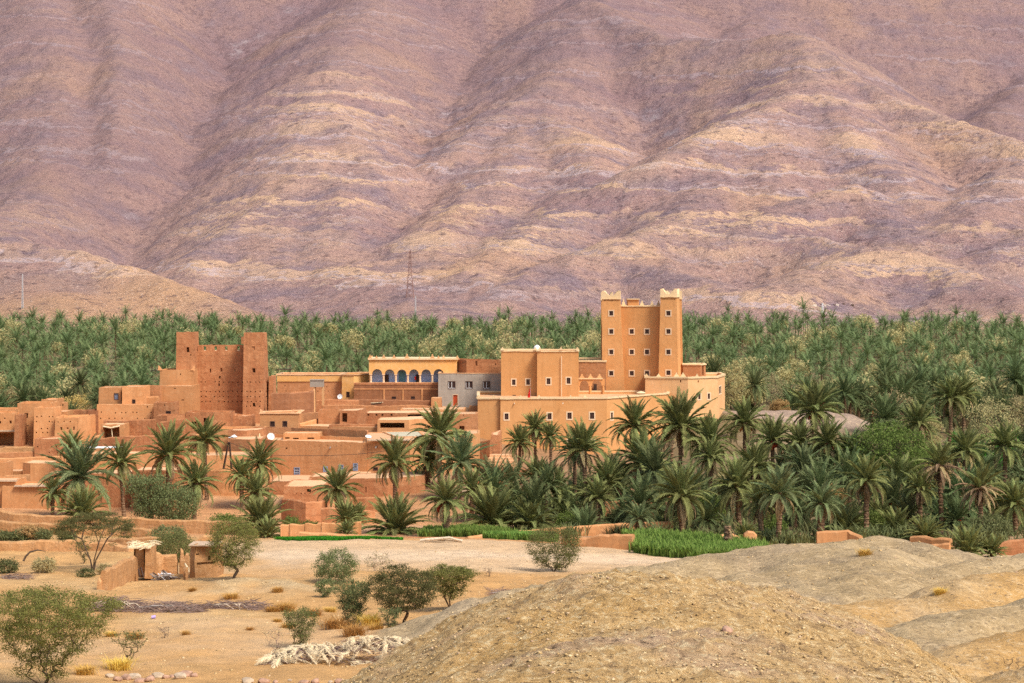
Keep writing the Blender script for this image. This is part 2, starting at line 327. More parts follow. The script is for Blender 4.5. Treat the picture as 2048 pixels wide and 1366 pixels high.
HILLS = [ # badland hills on the right
 ([(1060,1186,108),(1200,1152,111),(1350,1126,116),(1520,1098,121),(1650,1084,123),(1760,1076,124),(1820,1084,123),(1860,1104,121)], .55, 5, 0),
 ([(1500,1150,104),(1420,1180,98),(1330,1205,92)], .6, 2.5, 0), ([(1650,1100,118),(1600,1150,104),(1560,1200,92)], .6, 2.5, 0), ([(1770,1095,116),(1740,1140,104),(1700,1180,94)], .6, 2.2, 0),
 ([(2300,1070,112),(2150,1092,112),(2048,1110,111),(1960,1125,109),(1880,1148,105),(1790,1170,99)], .55, 3.5, 0),
 ([(2300,1090,92),(2150,1118,92),(2040,1142,91),(1950,1165,88),(1860,1190,85),(1700,1215,80),(1560,1232,76)], .6, 2.5, 1),
 ([(2250,1160,80),(2100,1185,79),(1980,1215,77),(1880,1242,74),(1780,1262,71)], .6, 2.0, 0),
 ([(2250,1205,68),(2100,1250,67),(1980,1290,65),(1880,1325,62),(1800,1350,60)], .6, 2.0, 1),
 ([(400,1194,138),(470,1163,146),(540,1166,146),(600,1186,139)], .22, 1.6, 2), ([(930,1225,128),(1000,1205,134),(1060,1212,132)], .2, 1.6, 2), ([(90,1192,140),(150,1184,142),(200,1194,139)], .25, 1.2, 2),
 ([(2250,1290,58),(2100,1330,57),(2000,1370,55)], .6, 2.0, 1)]
def hills_z(x, y):
    hs = [ridge_z(x, y, p, k, w) for p, k, w, i in HILLS]; a = np.stack(hs); m = a.max(0); T = .45
    z = m+T*np.log(np.exp((a-m)/T).sum(0)); return z, np.array([h[3] for h in HILLS])[a.argmax(0)]
KNOLL = [(1395,828,346),(1480,822,352),(1600,820,356),(1680,826,358),(1740,846,356),(1780,872,352)]
def ground(x, y, full=False):
    x = np.asarray(x, float); y = np.asarray(y, float)
    b = base_z(x, y)+.45*fbm(x/26, y/26, 3, 3)*np.clip((y-60)/80, .3, 1)+.30*fbm(x/7, y/7, 3, 8)*np.clip((205-y)/30, 0, 1)
    h, hid = hills_z(x, y); h = h+.30*fbm(x/3.5, y/3.5, 4, 9)-.35*np.abs(fbm(x/2.2+y/9, y/14-x/20, 3, 29))
    kn = ridge_z(x, y, KNOLL, .55, 3)+.5*fbm(x/5, y/5, 4, 5)
    a = np.stack([b, h, kn]); m = a.max(0); T = .5; z = m+T*np.log(np.exp((a-m)/T).sum(0))
    z = z+.10*fbm(x/2.2, y/2.2, 3, 21)
    return (z, b, h, hid, kn) if full else z
def gz(x, y): return float(ground(np.array([x]), np.array([y]))[0])
def gridfaces(nr, nc):
    i = np.arange(nr-1)[:, None]*nc+np.arange(nc-1)[None]; i = i.ravel(); return np.stack([i, i+1, i+nc+1, i+nc], 1)
def smoothstep(a, b, t): t = np.clip((t-a)/(b-a), 0, 1); return t*t*(3-2*t)

rows = np.exp(np.linspace(math.log(50), math.log(1500), 500)); rows = np.r_[np.linspace(-60, 47, 16), rows]
cols = np.linspace(-.40, .40, 520)
gx = cols[None]*(np.maximum(rows, 40)[:, None]+45); gy = np.repeat(rows[:, None], len(cols), 1)
gzz, gb, gh, ghid, gk = ground(gx, gy, True)
n_w = fbm(gx/22, gy/22, 3, 33); pxg = 1024+F*gx/np.maximum(gy, 30)+260*n_w
n_a = fbm(gx/14, gy/14, 4, 31); n_b = fbm(gx/45, gy/45, 3, 41)
def C3(*c): return np.array(c)[None, None]
soil = np.zeros(gx.shape+(3,))+C3(.50, .285, .112)                                   # ochre sand
def blend(w, c):
    global soil
    w = np.clip(w, 0, 1)[..., None]; soil = soil*(1-w)+C3(*c)*w
blend(smoothstep(-.05, .5, n_a)*.6, (.56, .365, .165))
blend(smoothstep(.05, .5, n_b)*.5, (.47, .235, .075))
wash = smoothstep(156, 166, gy+n_a*6)*smoothstep(202, 192, gy+n_a*4); blend(wash*smoothstep(380, 520, pxg)*.9, (.57, .39, .225))
blend(smoothstep(168, 173, gy+n_a*3)*smoothstep(182, 176, gy+n_a*3)*smoothstep(450, 560, pxg)*.75, (.65, .48, .31))
blend(smoothstep(203, 215, gy+n_a*8), (.50, .255, .115))
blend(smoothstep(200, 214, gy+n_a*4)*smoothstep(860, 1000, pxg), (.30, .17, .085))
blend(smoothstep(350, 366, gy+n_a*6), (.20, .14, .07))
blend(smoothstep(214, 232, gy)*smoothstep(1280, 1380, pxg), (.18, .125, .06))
blend(smoothstep(745, 790, gy+n_b*20), (.40, .235, .15)); blend(smoothstep(780, 900, gy+n_b*60)*smoothstep(-.3, .4, n_w)*.6, (.33, .22, .19))
hw = smoothstep(-.3, .5, gh-gb)
hcol = np.where(ghid[..., None] == 1, C3(.46, .27, .095), np.where(ghid[..., None] == 2, C3(.52, .36, .18), C3(.37, .26, .13))); hn = smoothstep(-.2, .45, fbm(gx/5, gy/9, 4, 51))[..., None]
hcol = hcol*(1-.5*hn)+C3(.47, .345, .19)*.5*hn
hn2 = smoothstep(.1, .5, fbm(gx/9, gy/9, 3, 57))[..., None]; hcol = hcol*(1-.55*hn2)+C3(.27, .20, .125)*.55*hn2
soil = soil*(1-hw[..., None])+hcol*hw[..., None]
kmask = smoothstep(-.3, .4, gk-np.maximum(gb, gh)); blend(kmask, (.30, .215, .165))
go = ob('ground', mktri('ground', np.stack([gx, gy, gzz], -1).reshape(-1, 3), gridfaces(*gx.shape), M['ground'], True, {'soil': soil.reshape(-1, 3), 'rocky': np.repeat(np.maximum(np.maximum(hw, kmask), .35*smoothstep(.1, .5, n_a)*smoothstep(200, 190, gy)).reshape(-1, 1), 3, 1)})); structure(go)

# near stony mound the photographer stands on
def mound_z(x, y):
    xc = 3.1*np.clip(y/45, 0, 1.2); d = np.abs(x-xc); d = d*np.where(x > xc, .93, 1.); d = np.where(d < 9, .047*d*d, .047*81+.846*(d-9))
    z = 19.42+.047*(45-y)+np.where(y < 30, .0024*(30-y)**2, 0)-d-.02*np.maximum(0, y-45)**2
    z = z+.35*fbm(x/7, y/7, 3, 61)+.18*np.abs(fbm(x/2.1, y/2.1, 3, 63))
    return z
my, mx = np.meshgrid(np.arange(-8, 72, .17), np.arange(-22, 31, .17), indexing='ij')
rock = np.abs(fbm(mx/.55, my/.55, 3, 71)); mz = mound_z(mx, my)+.20*rock+.09*fbm(mx/.28, my/.28, 2, 73)
structure(ob('stony_mound', mktri('stony_mound', np.stack([mx, my, mz], -1).reshape(-1, 3), gridfaces(*mx.shape), M['mound_rock'], False)))
rng = np.random.default_rng(5)
def shards(n, zf, xr, yr, smin, smax, keep=None):
    x = rng.uniform(*xr, n); y = rng.uniform(*yr, n)
    if keep is not None: k = keep(x, y); x = x[k]; y = y[k]; n = len(x)
    z = zf(x, y); s = smin+(smax-smin)*rng.random(n)**3
    tet = np.array([(1, 0, -.2), (-.5, .8, -.2), (-.6, -.7, -.2), (.1, .05, .75), (.5, -.6, .2)])
    fc = np.array([(0, 1, 3), (1, 2, 3), (2, 4, 3), (4, 0, 3), (0, 2, 1), (0, 4, 2)])
    a = rng.uniform(0, 6.28, n); jit = 1+.5*(rng.random((n, 5, 3))-.5)
    P = tet[None]*jit; c, sn = np.cos(a)[:, None], np.sin(a)[:, None]
    xx = P[..., 0]*c-P[..., 1]*sn; yy = P[..., 0]*sn+P[..., 1]*c; zz = P[..., 2]*rng.uniform(.35, .8, n)[:, None]
    V = np.stack([x[:, None]+xx*s[:, None], y[:, None]+yy*s[:, None], z[:, None]+zz*s[:, None]], -1).reshape(-1, 3)
    T = (fc[None]+(np.arange(n)*5)[:, None, None]).reshape(-1, 3); return V, T
V, T = shards(45000, lambda x, y: mound_z(x, y)+.05, (-8, 15), (25, 55), .012, .06, lambda x, y: fbm(x/1.6, y/1.6, 3, 66)+.35*rng.random(len(x)) > .08)
stuff(ob('rock_shards', mktri('rock_shards', V, T, M['shard'])), 'loose straw coloured stone chips covering the near mound', 'stones')
V, T = shards(9000, ground, (-36, 40), (84, 190), .03, .14)
stuff(ob('gravel', mktri('gravel', V, T, M['shard'])), 'small loose stones scattered over the sandy plain', 'gravel')

# ------------------------------------------------------------------ mountain
RIDGES = [
 ([(-400,-60,3600),(-200,120,3000),(-150,260,2500),(-200,420,2000)], .5, 40),
 ([(60,-120,3500),(100,40,2850),(120,90,2700),(115,200,2430),(100,320,2180),(50,410,1950),(-40,450,1800)], .52, 45),
 ([(225,-120,3400),(215,0,2950),(240,100,2680),(240,200,2420),(222,285,2260),(205,330,2180)], .62, 16),
 ([(800,-140,3700),(735,0,3080),(690,70,2820),(660,140,2600),(640,205,2420),(612,290,2180),(592,365,1980),(570,440,1790),(545,520,1590),(560,590,1380)], .55, 55),
 ([(640,200,2430),(700,250,2260),(730,310,2100),(720,370,1960)], .5, 30),
 ([(612,290,2180),(680,360,1960),(690,440,1760),(660,520,1560)], .5, 34),
 ([(600,360,2000),(480,440,1800),(420,500,1650),(390,560,1480)], .55, 18),
 ([(1290,-140,3800),(1225,-30,3200),(1180,20,2980),(1150,85,2760),(1112,160,2560),(1082,225,2380),(1040,290,2180),(985,365,1960),(930,415,1800),(860,470,1620),(815,540,1440)], .55, 50),
 ([(1112,160,2560),(1030,200,2450),(960,260,2280),(915,300,2150)], .55, 24),
 ([(1082,225,2380),(1170,270,2200),(1190,340,1990),(1150,400,1820),(1080,450,1660),(1000,500,1500),(930,560,1360)], .52, 40),
 ([(1180,0,3000),(1330,74,2720),(1480,78,2620),(1590,62,2560)], .58, 22),
 ([(1590,62,2560),(1690,138,2340),(1800,198,2200),(1900,240,2100),(2060,292,1960),(2250,350,1820)], .60, 14),
 ([(1600,70,2540),(1628,150,2320),(1560,205,2170),(1470,245,2050),(1380,290,1930),(1310,325,1850)], .55, 30),
 ([(1628,150,2320),(1680,230,2100),(1720,300,1930),(1790,350,1800),(1850,400,1690)], .52, 34),
 ([(1470,245,2050),(1440,320,1880),(1400,385,1740),(1370,440,1620)], .5, 36),
 ([(1560,205,2170),(1560,300,1930),(1530,370,1780),(1500,420,1680)], .5, 34),
 ([(1700,375,1720),(1610,395,1680),(1530,430,1610),(1480,465,1540)], .52, 36), ([(1700,375,1720),(1800,440,1600),(1880,520,1450),(1980,590,1300)], .52, 34),
 ([(1380,440,1620),(1245,482,1500),(1130,520,1420),(1040,560,1340),(980,610,1240)], .5, 34), ([(1245,482,1500),(1350,530,1400),(1450,575,1300)], .5, 34),
 ([(1620,470,1540),(1760,494,1440),(1640,530,1370),(1560,580,1270)], .5, 34), ([(1760,494,1440),(1900,540,1350),(2040,600,1240)], .5, 30),
 ([(2300,250,2000),(2120,300,1880),(2040,335,1780),(1985,385,1660),(1960,430,1570)], .55, 36), ([(2200,400,1650),(2080,460,1520),(2000,500,1440)], .5, 30),
 ([(2150,-140,4300),(2000,-60,3900),(1930,10,3650),(1880,60,3450),(1830,110,3280),(1790,150,3150)], .6, 30), ([(1700,-140,4000),(1640,-50,3600),(1560,10,3300),(1500,50,3100)], .55, 40),
 ([(2300,0,3500),(2150,90,3200),(2060,160,2950),(2000,220,2750)], .55, 40),
 ([(-500,400,1650),(-150,440,1500),(0,472,1400),(130,498,1330),(240,533,1270),(350,575,1205),(470,632,1130)], .45, 24),
 ([(0,472,1400),(60,560,1230),(120,610,1130)], .4, 40), ([(700,520,1500),(760,560,1380),(820,590,1270),(900,620,1180)], .42, 36)]
yr_ = np.linspace(1040, 4700, 480); cu = np.linspace(-.46, .46, 640)
hx = cu[None]*(yr_[:, None]+150); hy = np.repeat(yr_[:, None], len(cu), 1)
wx = hx+13*fbm(hx/190, hy/260, 4, 81); wy = hy+10*fbm(hx/210, hy/210, 3, 83)
hb = np.interp(hy, [1040, 1150, 1250, 1500, 1900, 2400, 2950, 3500, 4700], [4, 8, 12, 20, 54, 135, 300, 690, 1150])
R_ = [ridge_z(wx, wy, p, k*1.12, w*.8) for p, k, w in RIDGES]+[hb]
A_ = np.stack(R_); m_ = A_.max(0); T_ = 4.0; hz = m_+T_*np.log(np.exp((A_-m_)/T_).sum(0))
amp = smoothstep(1060, 1350, hy)
hz = hz+amp*(2.0*fbm(hx/130, hy/300, 4, 91)-4.5*np.abs(fbm(hx/48, hy/260, 5, 93))+2.2*fbm(hx/12, hy/18, 3, 95))
# small ledges of harder beds
st = (hz*.034+hx*.0022+1.5*fbm(hx/260, hy/260, 3, 97)); hz = hz+amp*.45*np.sin(st*2*np.pi*1.6)*smoothstep(-.2,.5,fbm(hx/140,hy/180,3,94))
def blur(a, n):
    for ax in (0, 1):
        k = np.ones(n)/n; p = [(0, 0), (0, 0)]; p[ax] = (n//2, n-1-n//2); b = np.pad(a, p, mode='edge'); c = np.cumsum(np.insert(b, 0, 0, axis=ax), axis=ax)
        a = (np.take(c, np.arange(n, c.shape[ax]), ax)-np.take(c, np.arange(0, c.shape[ax]-n), ax))/n
    return a
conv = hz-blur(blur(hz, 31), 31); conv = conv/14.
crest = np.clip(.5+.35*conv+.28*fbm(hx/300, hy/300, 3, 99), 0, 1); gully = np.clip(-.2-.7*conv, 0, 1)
scree = smoothstep(1300, 1120, hy+60*fbm(hx/90, hy/90, 3, 98))*smoothstep(-.05, -.18, hx/hy)+.5*smoothstep(.2, .6, fbm(hx/160, hy/220, 3, 96))
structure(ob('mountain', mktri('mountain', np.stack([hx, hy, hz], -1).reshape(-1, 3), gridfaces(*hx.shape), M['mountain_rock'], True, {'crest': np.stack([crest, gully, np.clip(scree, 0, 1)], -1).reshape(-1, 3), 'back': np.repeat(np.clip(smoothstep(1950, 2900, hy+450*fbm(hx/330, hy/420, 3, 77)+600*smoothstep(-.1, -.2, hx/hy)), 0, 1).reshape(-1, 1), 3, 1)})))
def mountain_hit(px, py):
    """distance at which the sight line of a photo point meets the mountain"""
    k = np.argmin(np.abs(hx[240]/hy[240]-(px-1024)/F))
    for i in range(len(yr_)):
        j = np.argmin(np.abs(hx[i]-X(px, yr_[i])))
        if hz[i, j] >= Z(py, yr_[i]): return float(yr_[i])
    return 1500.

# ------------------------------------------------------------------ building kit
def poly(front, dep, skew=0.0):
    """footprint: front chain of (photo x, distance) left to right, then a back chain dep metres behind"""
    f = [(X(p, d), float(d)) for p, d in front]
    return f+[(f[-1][0]+skew, f[-1][1]+dep), (f[0][0]+skew, f[0][1]+dep)]
def inset(P, d):
    n = len(P); out = []
    for i in range(n):
        a = Vector(P[i-1]); b = Vector(P[i]); c = Vector(P[(i+1) % n]); e1 = (b-a).normalized(); e2 = (c-b).normalized()
        n1 = Vector((-e1.y, e1.x)); n2 = Vector((-e2.y, e2.x)); k = 1+n1.dot(n2); v = (n1+n2)*(d/max(k, .25)); out.append((b.x+v.x, b.y+v.y))
    return out
def wob3(x, y, z, a, s=1.1):
    return (a*(pn(x*s+z*.7, y*s+z*.9, 11)), a*(pn(x*s-z*.8, y*s+z*.6, 12)), a*.6*pn(x*s+z*.5, y*s-z, 13))
class Face:
    def __init__(s, a0, b0, a1, b1, zb, zt): s.q = [np.array(v, float) for v in (a0, b0, a1, b1)]; s.zb = zb; s.zt = zt
    def at(s, t, z):
        h = (z-s.zb)/(s.zt-s.zb); A = s.q[0]*(1-h)+s.q[2]*h; B = s.q[1]*(1-h)+s.q[3]*h; p = A+(B-A)*t; return Vector((p[0], p[1], z))
    def solve(s, px, py):
        z = (s.zb+s.zt)/2; k = (px-1024)/F
        for _ in range(4):
            h = (z-s.zb)/(s.zt-s.zb); A = s.q[0]*(1-h)+s.q[2]*h; B = s.q[1]*(1-h)+s.q[3]*h; d = B-A
            t = (k*A[1]-A[0])/(d[0]-k*d[1]); D = A[1]+t*d[1]; z = Z(py, D)
        return t, z
    def nrm(s): d = s.q[1]-s.q[0]; return Vector((d[1], -d[0], 0)).normalized()
class Bld:
    def __init__(s, name, label, px, D, zb, cat='house', group=None):
        s.loc = Vector((X(px, D), D, zb)); s.o = thing(name, label, cat, s.loc, group); s.faces = {}; s.tops = {}
    def part(s, name, mb, mat, parent=None, smooth=False, label=None):
        o = ob(name, mb.mesh(name, M[mat], s.loc, smooth), parent or s.o)
        if label: o['label'] = label
        return o
    def block(s, bot, zb, zt, mat, key='a', top=None, batter=.018, holes=(), par=.4, th=.34, wob=.05, rough=.03, step=1.0, name='wall', roof='roof_earth', seed=0):
        n = len(bot)
        if top is None: top = inset(bot, batter*(zt-zb))
        mb = MB(); ring_o = []
        for i in range(n):
            fc = Face(bot[i], bot[(i+1) % n], top[i], top[(i+1) % n], zb, zt); s.faces[(key, i)] = fc
            L = np.linalg.norm(fc.q[1]-fc.q[0]); hs = []
            for h in holes:
                if h[0] != i: continue
                t0, z1 = fc.solve(h[1], h[3]); t1, z0 = fc.solve(h[2], h[4]); z0, z1 = min(z0, z1), max(z0, z1)
                z0 = max(z0, zb+.05); z1 = min(z1, zt-.05)
                if t0 > t1: t0, t1 = t1, t0
                if t1 <= .005 or t0 >= .995 or z1-z0 < .04: continue
                hs.append((max(t0, .01), min(t1, .99), z0, z1, h[5], h[6] if len(h) > 6 else None))
            ht = [a for h in hs for a in h[:2]]; hv = [a for h in hs for a in h[2:4]]
            def lines(lo, hi, m, extra, tol):
                L0 = [lo+(hi-lo)*k/m for k in range(m+1)]; L0 = [a for k, a in enumerate(L0) if k in (0, m) or all(abs(a-e) > tol for e in extra)]
                out = []
                for a in sorted(L0+extra):
                    if not out or a-out[-1] > 1e-5: out.append(a)
                return out
            tl = lines(0., 1., max(1, int(L/step)), ht, .15/max(L, .2)); zl = lines(zb, zt, max(1, int((zt-zb)/step)), hv, .12)
            b0 = len(mb.v)
            for z in zl:
                for t in tl:
                    p = fc.at(t, z); w = wob3(p.x, p.y, z, rough); h = (z-zb)/(zt-zb)
                    zz = z+(wob*float(pn(p.x*.75+seed, p.y*.75, 17+seed))+wob*.7*float(pn(p.x*2.3, p.y*2.3, 19)))*h**8
                    mb.v.append((p.x+w[0], p.y+w[1], zz+w[2]*.5))
            nt = len(tl)
            for r in range(len(zl)-1):
                for c in range(nt-1):
                    tm = (tl[c]+tl[c+1])/2; zm = (zl[r]+zl[r+1])/2
                    if any(h[0] < tm < h[1] and h[2] < zm < h[3] for h in hs): continue
                    a = b0+r*nt+c; mb.f.append((a, a+1, a+nt+1, a+nt))
            nv = -fc.nrm()
            for t0, t1, z0, z1, dep, style in hs:
                def idx(t, z): return b0+min(range(len(zl)), key=lambda k: abs(zl[k]-z))*nt+min(range(nt), key=lambda k: abs(tl[k]-t))
                q = [idx(t0, z0), idx(t1, z0), idx(t1, z1), idx(t0, z1)]; m0 = len(mb.v)
                for a in q: mb.v.append(tuple(Vector(mb.v[a])+nv*dep))
                for k in range(4): mb.f.append((q[k], q[(k+1) % 4], m0+(k+1) % 4, m0+k))
                if style != 'through': mb.f.append((m0, m0+1, m0+2, m0+3))
                if style and style != 'through': s.win([Vector(mb.v[a]) for a in q], nv, style, dep)
            ring_o.append((b0+(len(zl)-1)*nt, nt, tl))
        # parapet ring and roof
        ins = inset(top, th); zin = zt-par; inner_lo = []
        for i in range(n):
            b0, nt, tl = ring_o[i]; A = np.array(ins[i]); B = np.array(ins[(i+1) % n]); m0 = len(mb.v)
            for k, t in enumerate(tl):
                p = A+(B-A)*t; mb.v.append((p[0], p[1], mb.v[b0+k][2]-.01))
            for k in range(nt-1): mb.f.append((b0+k, b0+k+1, m0+k+1, m0+k))
            m1 = len(mb.v)
            for k, t in enumerate(tl): p = A+(B-A)*t; mb.v.append((p[0], p[1], zin))
            for k in range(nt-1): mb.f.append((m0+k, m0+k+1, m1+k+1, m1+k))
        w = s.part(name, mb, mat)
        s.tops[key] = (top, zt)
        if roof:
            rb = MB(); rb.add([(x, y, zin+.02) for x, y in inset(top, th*.6)], [tuple(range(n))]); s.part('roof', rb, roof)
        return w
    def win(s, q, nv, style, dep):
        """q: opening corners bl br tr tl on the wall face, nv: inward"""
        bl, br, tr, tl = q; ux = (br-bl); W = ux.length; ux = ux/W; uz = Vector((0, 0, 1)); H = ((tl-bl).length+(tr-br).length)/2; c = (bl+br+tr+tl)/4
        fw = {'framed': .17, 'white': .06, 'grid': .07, 'blue': .05, 'plain': .0, 'door': .05, 'reddoor': .07, 'wood': .06}[style]; pr = .05
        fm = {'framed': 'frame_pale', 'white': 'frame_brown', 'grid': 'metal_blue', 'blue': 'frame_brown', 'door': 'frame_brown', 'reddoor': 'frame_pale', 'wood': 'frame_brown', 'plain': 'frame_brown'}[style]
        nm = 'door' if 'door' in style else 'window'
        ring = MB()
        def rect(o, w, h): return [c+nv*o+ux*(a*w/2)+uz*(b*h/2) for a, b in ((-1, -1), (1, -1), (1, 1), (-1, 1))]
        fi = .03 if fw else .05
        O = rect(-pr, W+2*fw, H+2*fw); I = rect(-pr, W-2*fi+.02, H-2*fi+.02); O2 = rect(.03, W+2*fw, H+2*fw); I2 = rect(.12, W-2*fi+.02, H-2*fi+.02)
        ring.add(O+I+O2+I2, [(k, (k+1) % 4, 4+(k+1) % 4, 4+k) for k in range(4)]+[(k, 8+k, 8+(k+1) % 4, (k+1) % 4) for k in range(4)]+[(4+k, 4+(k+1) % 4, 12+(k+1) % 4, 12+k) for k in range(4)])
        wo = s.part(nm, ring, fm)
        pm = {'grid': 'pane_blue', 'blue': 'pane_blue', 'reddoor': 'door_red', 'door': 'wood_dark'}.get(style, 'pane')
        p = MB(); P = rect(min(.10, dep*.6), W, H); P2 = rect(min(.14, dep*.7), W, H); p.add(P+P2, [(0, 1, 2, 3), (4, 7, 6, 5), (0, 4, 5, 1), (1, 5, 6, 2), (2, 6, 7, 3), (3, 7, 4, 0)])
        s.part('leaf' if nm == 'door' else 'pane', p, pm, wo)
        def bar(o, a, b, w, h, mat):
            bb = MB(); r = [c+nv*o+ux*(a+i*w/2)+uz*(b+j*h/2) for i, j in ((-1, -1), (1, -1), (1, 1), (-1, 1))]; r2 = [v+nv*.03 for v in r]
            bb.add(r+r2, [(0, 1, 2, 3), (0, 4, 5, 1), (1, 5, 6, 2), (2, 6, 7, 3), (3, 7, 4, 0)]); return s.part('glazing_bar', bb, mat, wo)
        if style == 'white':
            for a in (-W/2+.05, 0, ): bar(.02, a, 0, .085, H, 'frame_white')
            bar(.02, 0, -H/2+.05, W, .10, 'frame_white')
        if style == 'grid':
            for a in (-W/2+.03, -W/6, W/6, W/2-.03): bar(-.02, a, 0, .05, H, 'metal_blue')
            for b in (-H/2+.03, -H/6, H/6): bar(-.01, 0, b, W, .05, 'frame_white')
        if style == 'framed': bar(.05, 0, 0, .04, H, 'frame_brown')
    def cornice(s, key='a', over=.13, h=.2, mat='cornice', dz=0):
        P, z = s.tops[key]; n = len(P); O = inset(P, -over); I = inset(P, .37); z += dz; mb = MB()
        def ring(Q, zz): return [(x, y, zz) for x, y in Q]
        def sub(Q, k): return [tuple(np.array(Q[i])*(1-j/k)+np.array(Q[(i+1) % n])*(j/k)) for i in range(n) for j in range(k)]
        k = 14; O = sub(O, k); I = sub(I, k); m = len(O)
        for Q in (O, I):
            for j, (x, y) in enumerate(Q): Q[j] = (x, y)
        def wz(x, y): return .05*float(pn(x*.9, y*.9, 5))
        mb.v = [(x, y, z-h*.6+wz(x, y)) for x, y in O]+[(x, y, z+h*.4+wz(x, y)) for x, y in O]+[(x, y, z+h*.4+wz(x, y)) for x, y in I]+[(x, y, z-h*.6) for x, y in I]
        for j in range(m):
            j2 = (j+1) % m
            for a, b in ((0, 1), (1, 2), (2, 3), (3, 0)): mb.f.append((a*m+j, a*m+j2, b*m+j2, b*m+j))
        return s.part('cornice', mb, mat)
    def crenel(s, P, z, hc, hm, th, mat='cornice'):
        prof = [(0, 1), (.13, 1), (.15, .78), (.21, .74), (.23, .5), (.30, .44), (.34, .2), (.42, .06), (.5, 0)]; prof = prof+[(1-t, h) for t, h in prof[-2::-1]]
        I = inset(P, th); mb = MB(); n = len(P)
        for i in range(n):
            A, B = np.array(P[i]), np.array(P[(i+1) % n]); a, b = np.array(I[i]), np.array(I[(i+1) % n]); m0 = len(mb.v); m = len(prof)
            for t, h in prof:
                zz = z+hm+(hc-hm)*h; p = A+(B-A)*t; q = a+(b-a)*t; mb.v += [(p[0], p[1], z), (p[0], p[1], zz), (q[0], q[1], zz), (q[0], q[1], z)]
            for k in range(m-1):
                for u in range(3): x0 = m0+k*4+u; mb.f.append((x0, x0+4, x0+5, x0+1))
        return s.part('crenellation', mb, mat)
    def merlon(s, px, py, D, w=.9, h=.8, mat='cornice', rz=0, t=.3):
        mb = MB(); pr = [(-.5, 0), (-.5, .22), (-.34, .28), (-.32, .52), (-.17, .58), (-.14, .86), (0, 1), (.14, .86), (.17, .58), (.32, .52), (.34, .28), (.5, .22), (.5, 0)]
        m = len(pr); c = Vector((X(px, D), D, Z(py, D)-.06)); M3 = Euler((0, 0, rz)).to_matrix()
        mb.add([c+M3 @ Vector((a*w, -t/2, b*h)) for a, b in pr]+[c+M3 @ Vector((a*w, t/2, b*h)) for a, b in pr], [tuple(range(m))[::-1], tuple(range(m, 2*m))]+[(k, (k+1) % m, m+(k+1) % m, m+k) for k in range(m)])
        return s.part('merlon', mb, mat)
    def box(s, name, px0, px1, py0, py1, D, dep, mat, parent=None):
        x0, x1 = X(px0, D), X(px1, D); z1, z0 = Z(py0, D), Z(py1, D); mb = MB(); mb.box(((x0+x1)/2, D+dep/2, (z0+z1)/2), (x1-x0, dep, z1-z0)); return s.part(name, mb, mat, parent)
    def spout(s, px, py, D):
        mb = MB(); mb.tube([(X(px, D), D+.1, Z(py, D)), (X(px, D)-.05, D-.6, Z(py, D)-.12)], [.09, .07], 6); return s.part('spout', mb, 'wood_pale')
def house(name, label, front, dep, yt, yb, mat, holes=(), cat='house', skew=0, group=None, **k):
    D0 = front[0][1]; zt = Z(yt, D0); zb = Z(yb, D0)-.7; b = Bld(name, label, front[0][0], D0, zb+.7, cat, group); b.block(poly(front, dep, skew), zb, zt, mat, holes=holes, **k); return b
def wallrun(name, label, pts, mat='mud_field', thick=.45, wob=.12, cat='wall', yb=None, group=None, step=.45, zlow=None):
    """free-standing earth wall along (photo x, distance, photo y of its top)"""
    P = [np.array((X(p, D), D, Z(y, D))) for p, D, y in pts]; path = []
    for a, b in zip(P, P[1:]):
        L = np.linalg.norm((b-a)[:2]); n = max(1, int(L/step))
        for k in range(n): path.append(a+(b-a)*k/n)
    path.append(P[-1]); path = np.array(path); n = len(path); base = ground(path[:, 0], path[:, 1])-.4
    if zlow is not None: base = np.minimum(base, zlow)
    mb = MB(); sd = len(label)
    for i in range(n):
        d = path[min(i+1, n-1)][:2]-path[max(i-1, 0)][:2]; d = d/np.linalg.norm(d); nr = np.array((d[1], -d[0])); x, y, z = path[i]
        z = z+wob*float(pn(x*.8+sd, y*.8, 3))+wob*.6*float(pn(x*2.6, y*2.6+sd, 4)); z = max(z, base[i]+.5)
        for o, zz in ((.5, base[i]), (.5, (base[i]+z)/2), (.44, z-.14), (.22, z), (-.22, z), (-.44, z-.14), (-.5, base[i])):
            w = wob3(x+o, y, zz, .06, 1.5); mb.v.append((x+nr[0]*o*thick+w[0], y+nr[1]*o*thick+w[1], zz+w[2]))
    for i in range(n-1):
        for k in range(6): a = i*7+k; mb.f.append((a, a+7, a+8, a+1))
    mb.f.append(tuple(range(7))); mb.f.append(tuple((n-1)*7+k for k in range(7))[::-1])
    c = path[0]; loc = (c[0], c[1], base[0]+.4); o = ob(name, mb.mesh(name, M[mat], loc)); o.location = loc; return tag(o, label, cat, group)
def putlog(side, xs, ys, s=1.3, dep=.45, jit=1.0, p=.9, seed=1):
    r = random.Random(seed); out = []
    for y in ys:
        for x in xs:
            if r.random() < p:
                a = x+r.uniform(-jit, jit); b = y+r.uniform(-.5, .5)*jit; out.append((side, a-s, a+s, b-s, b+s, dep))
    return out
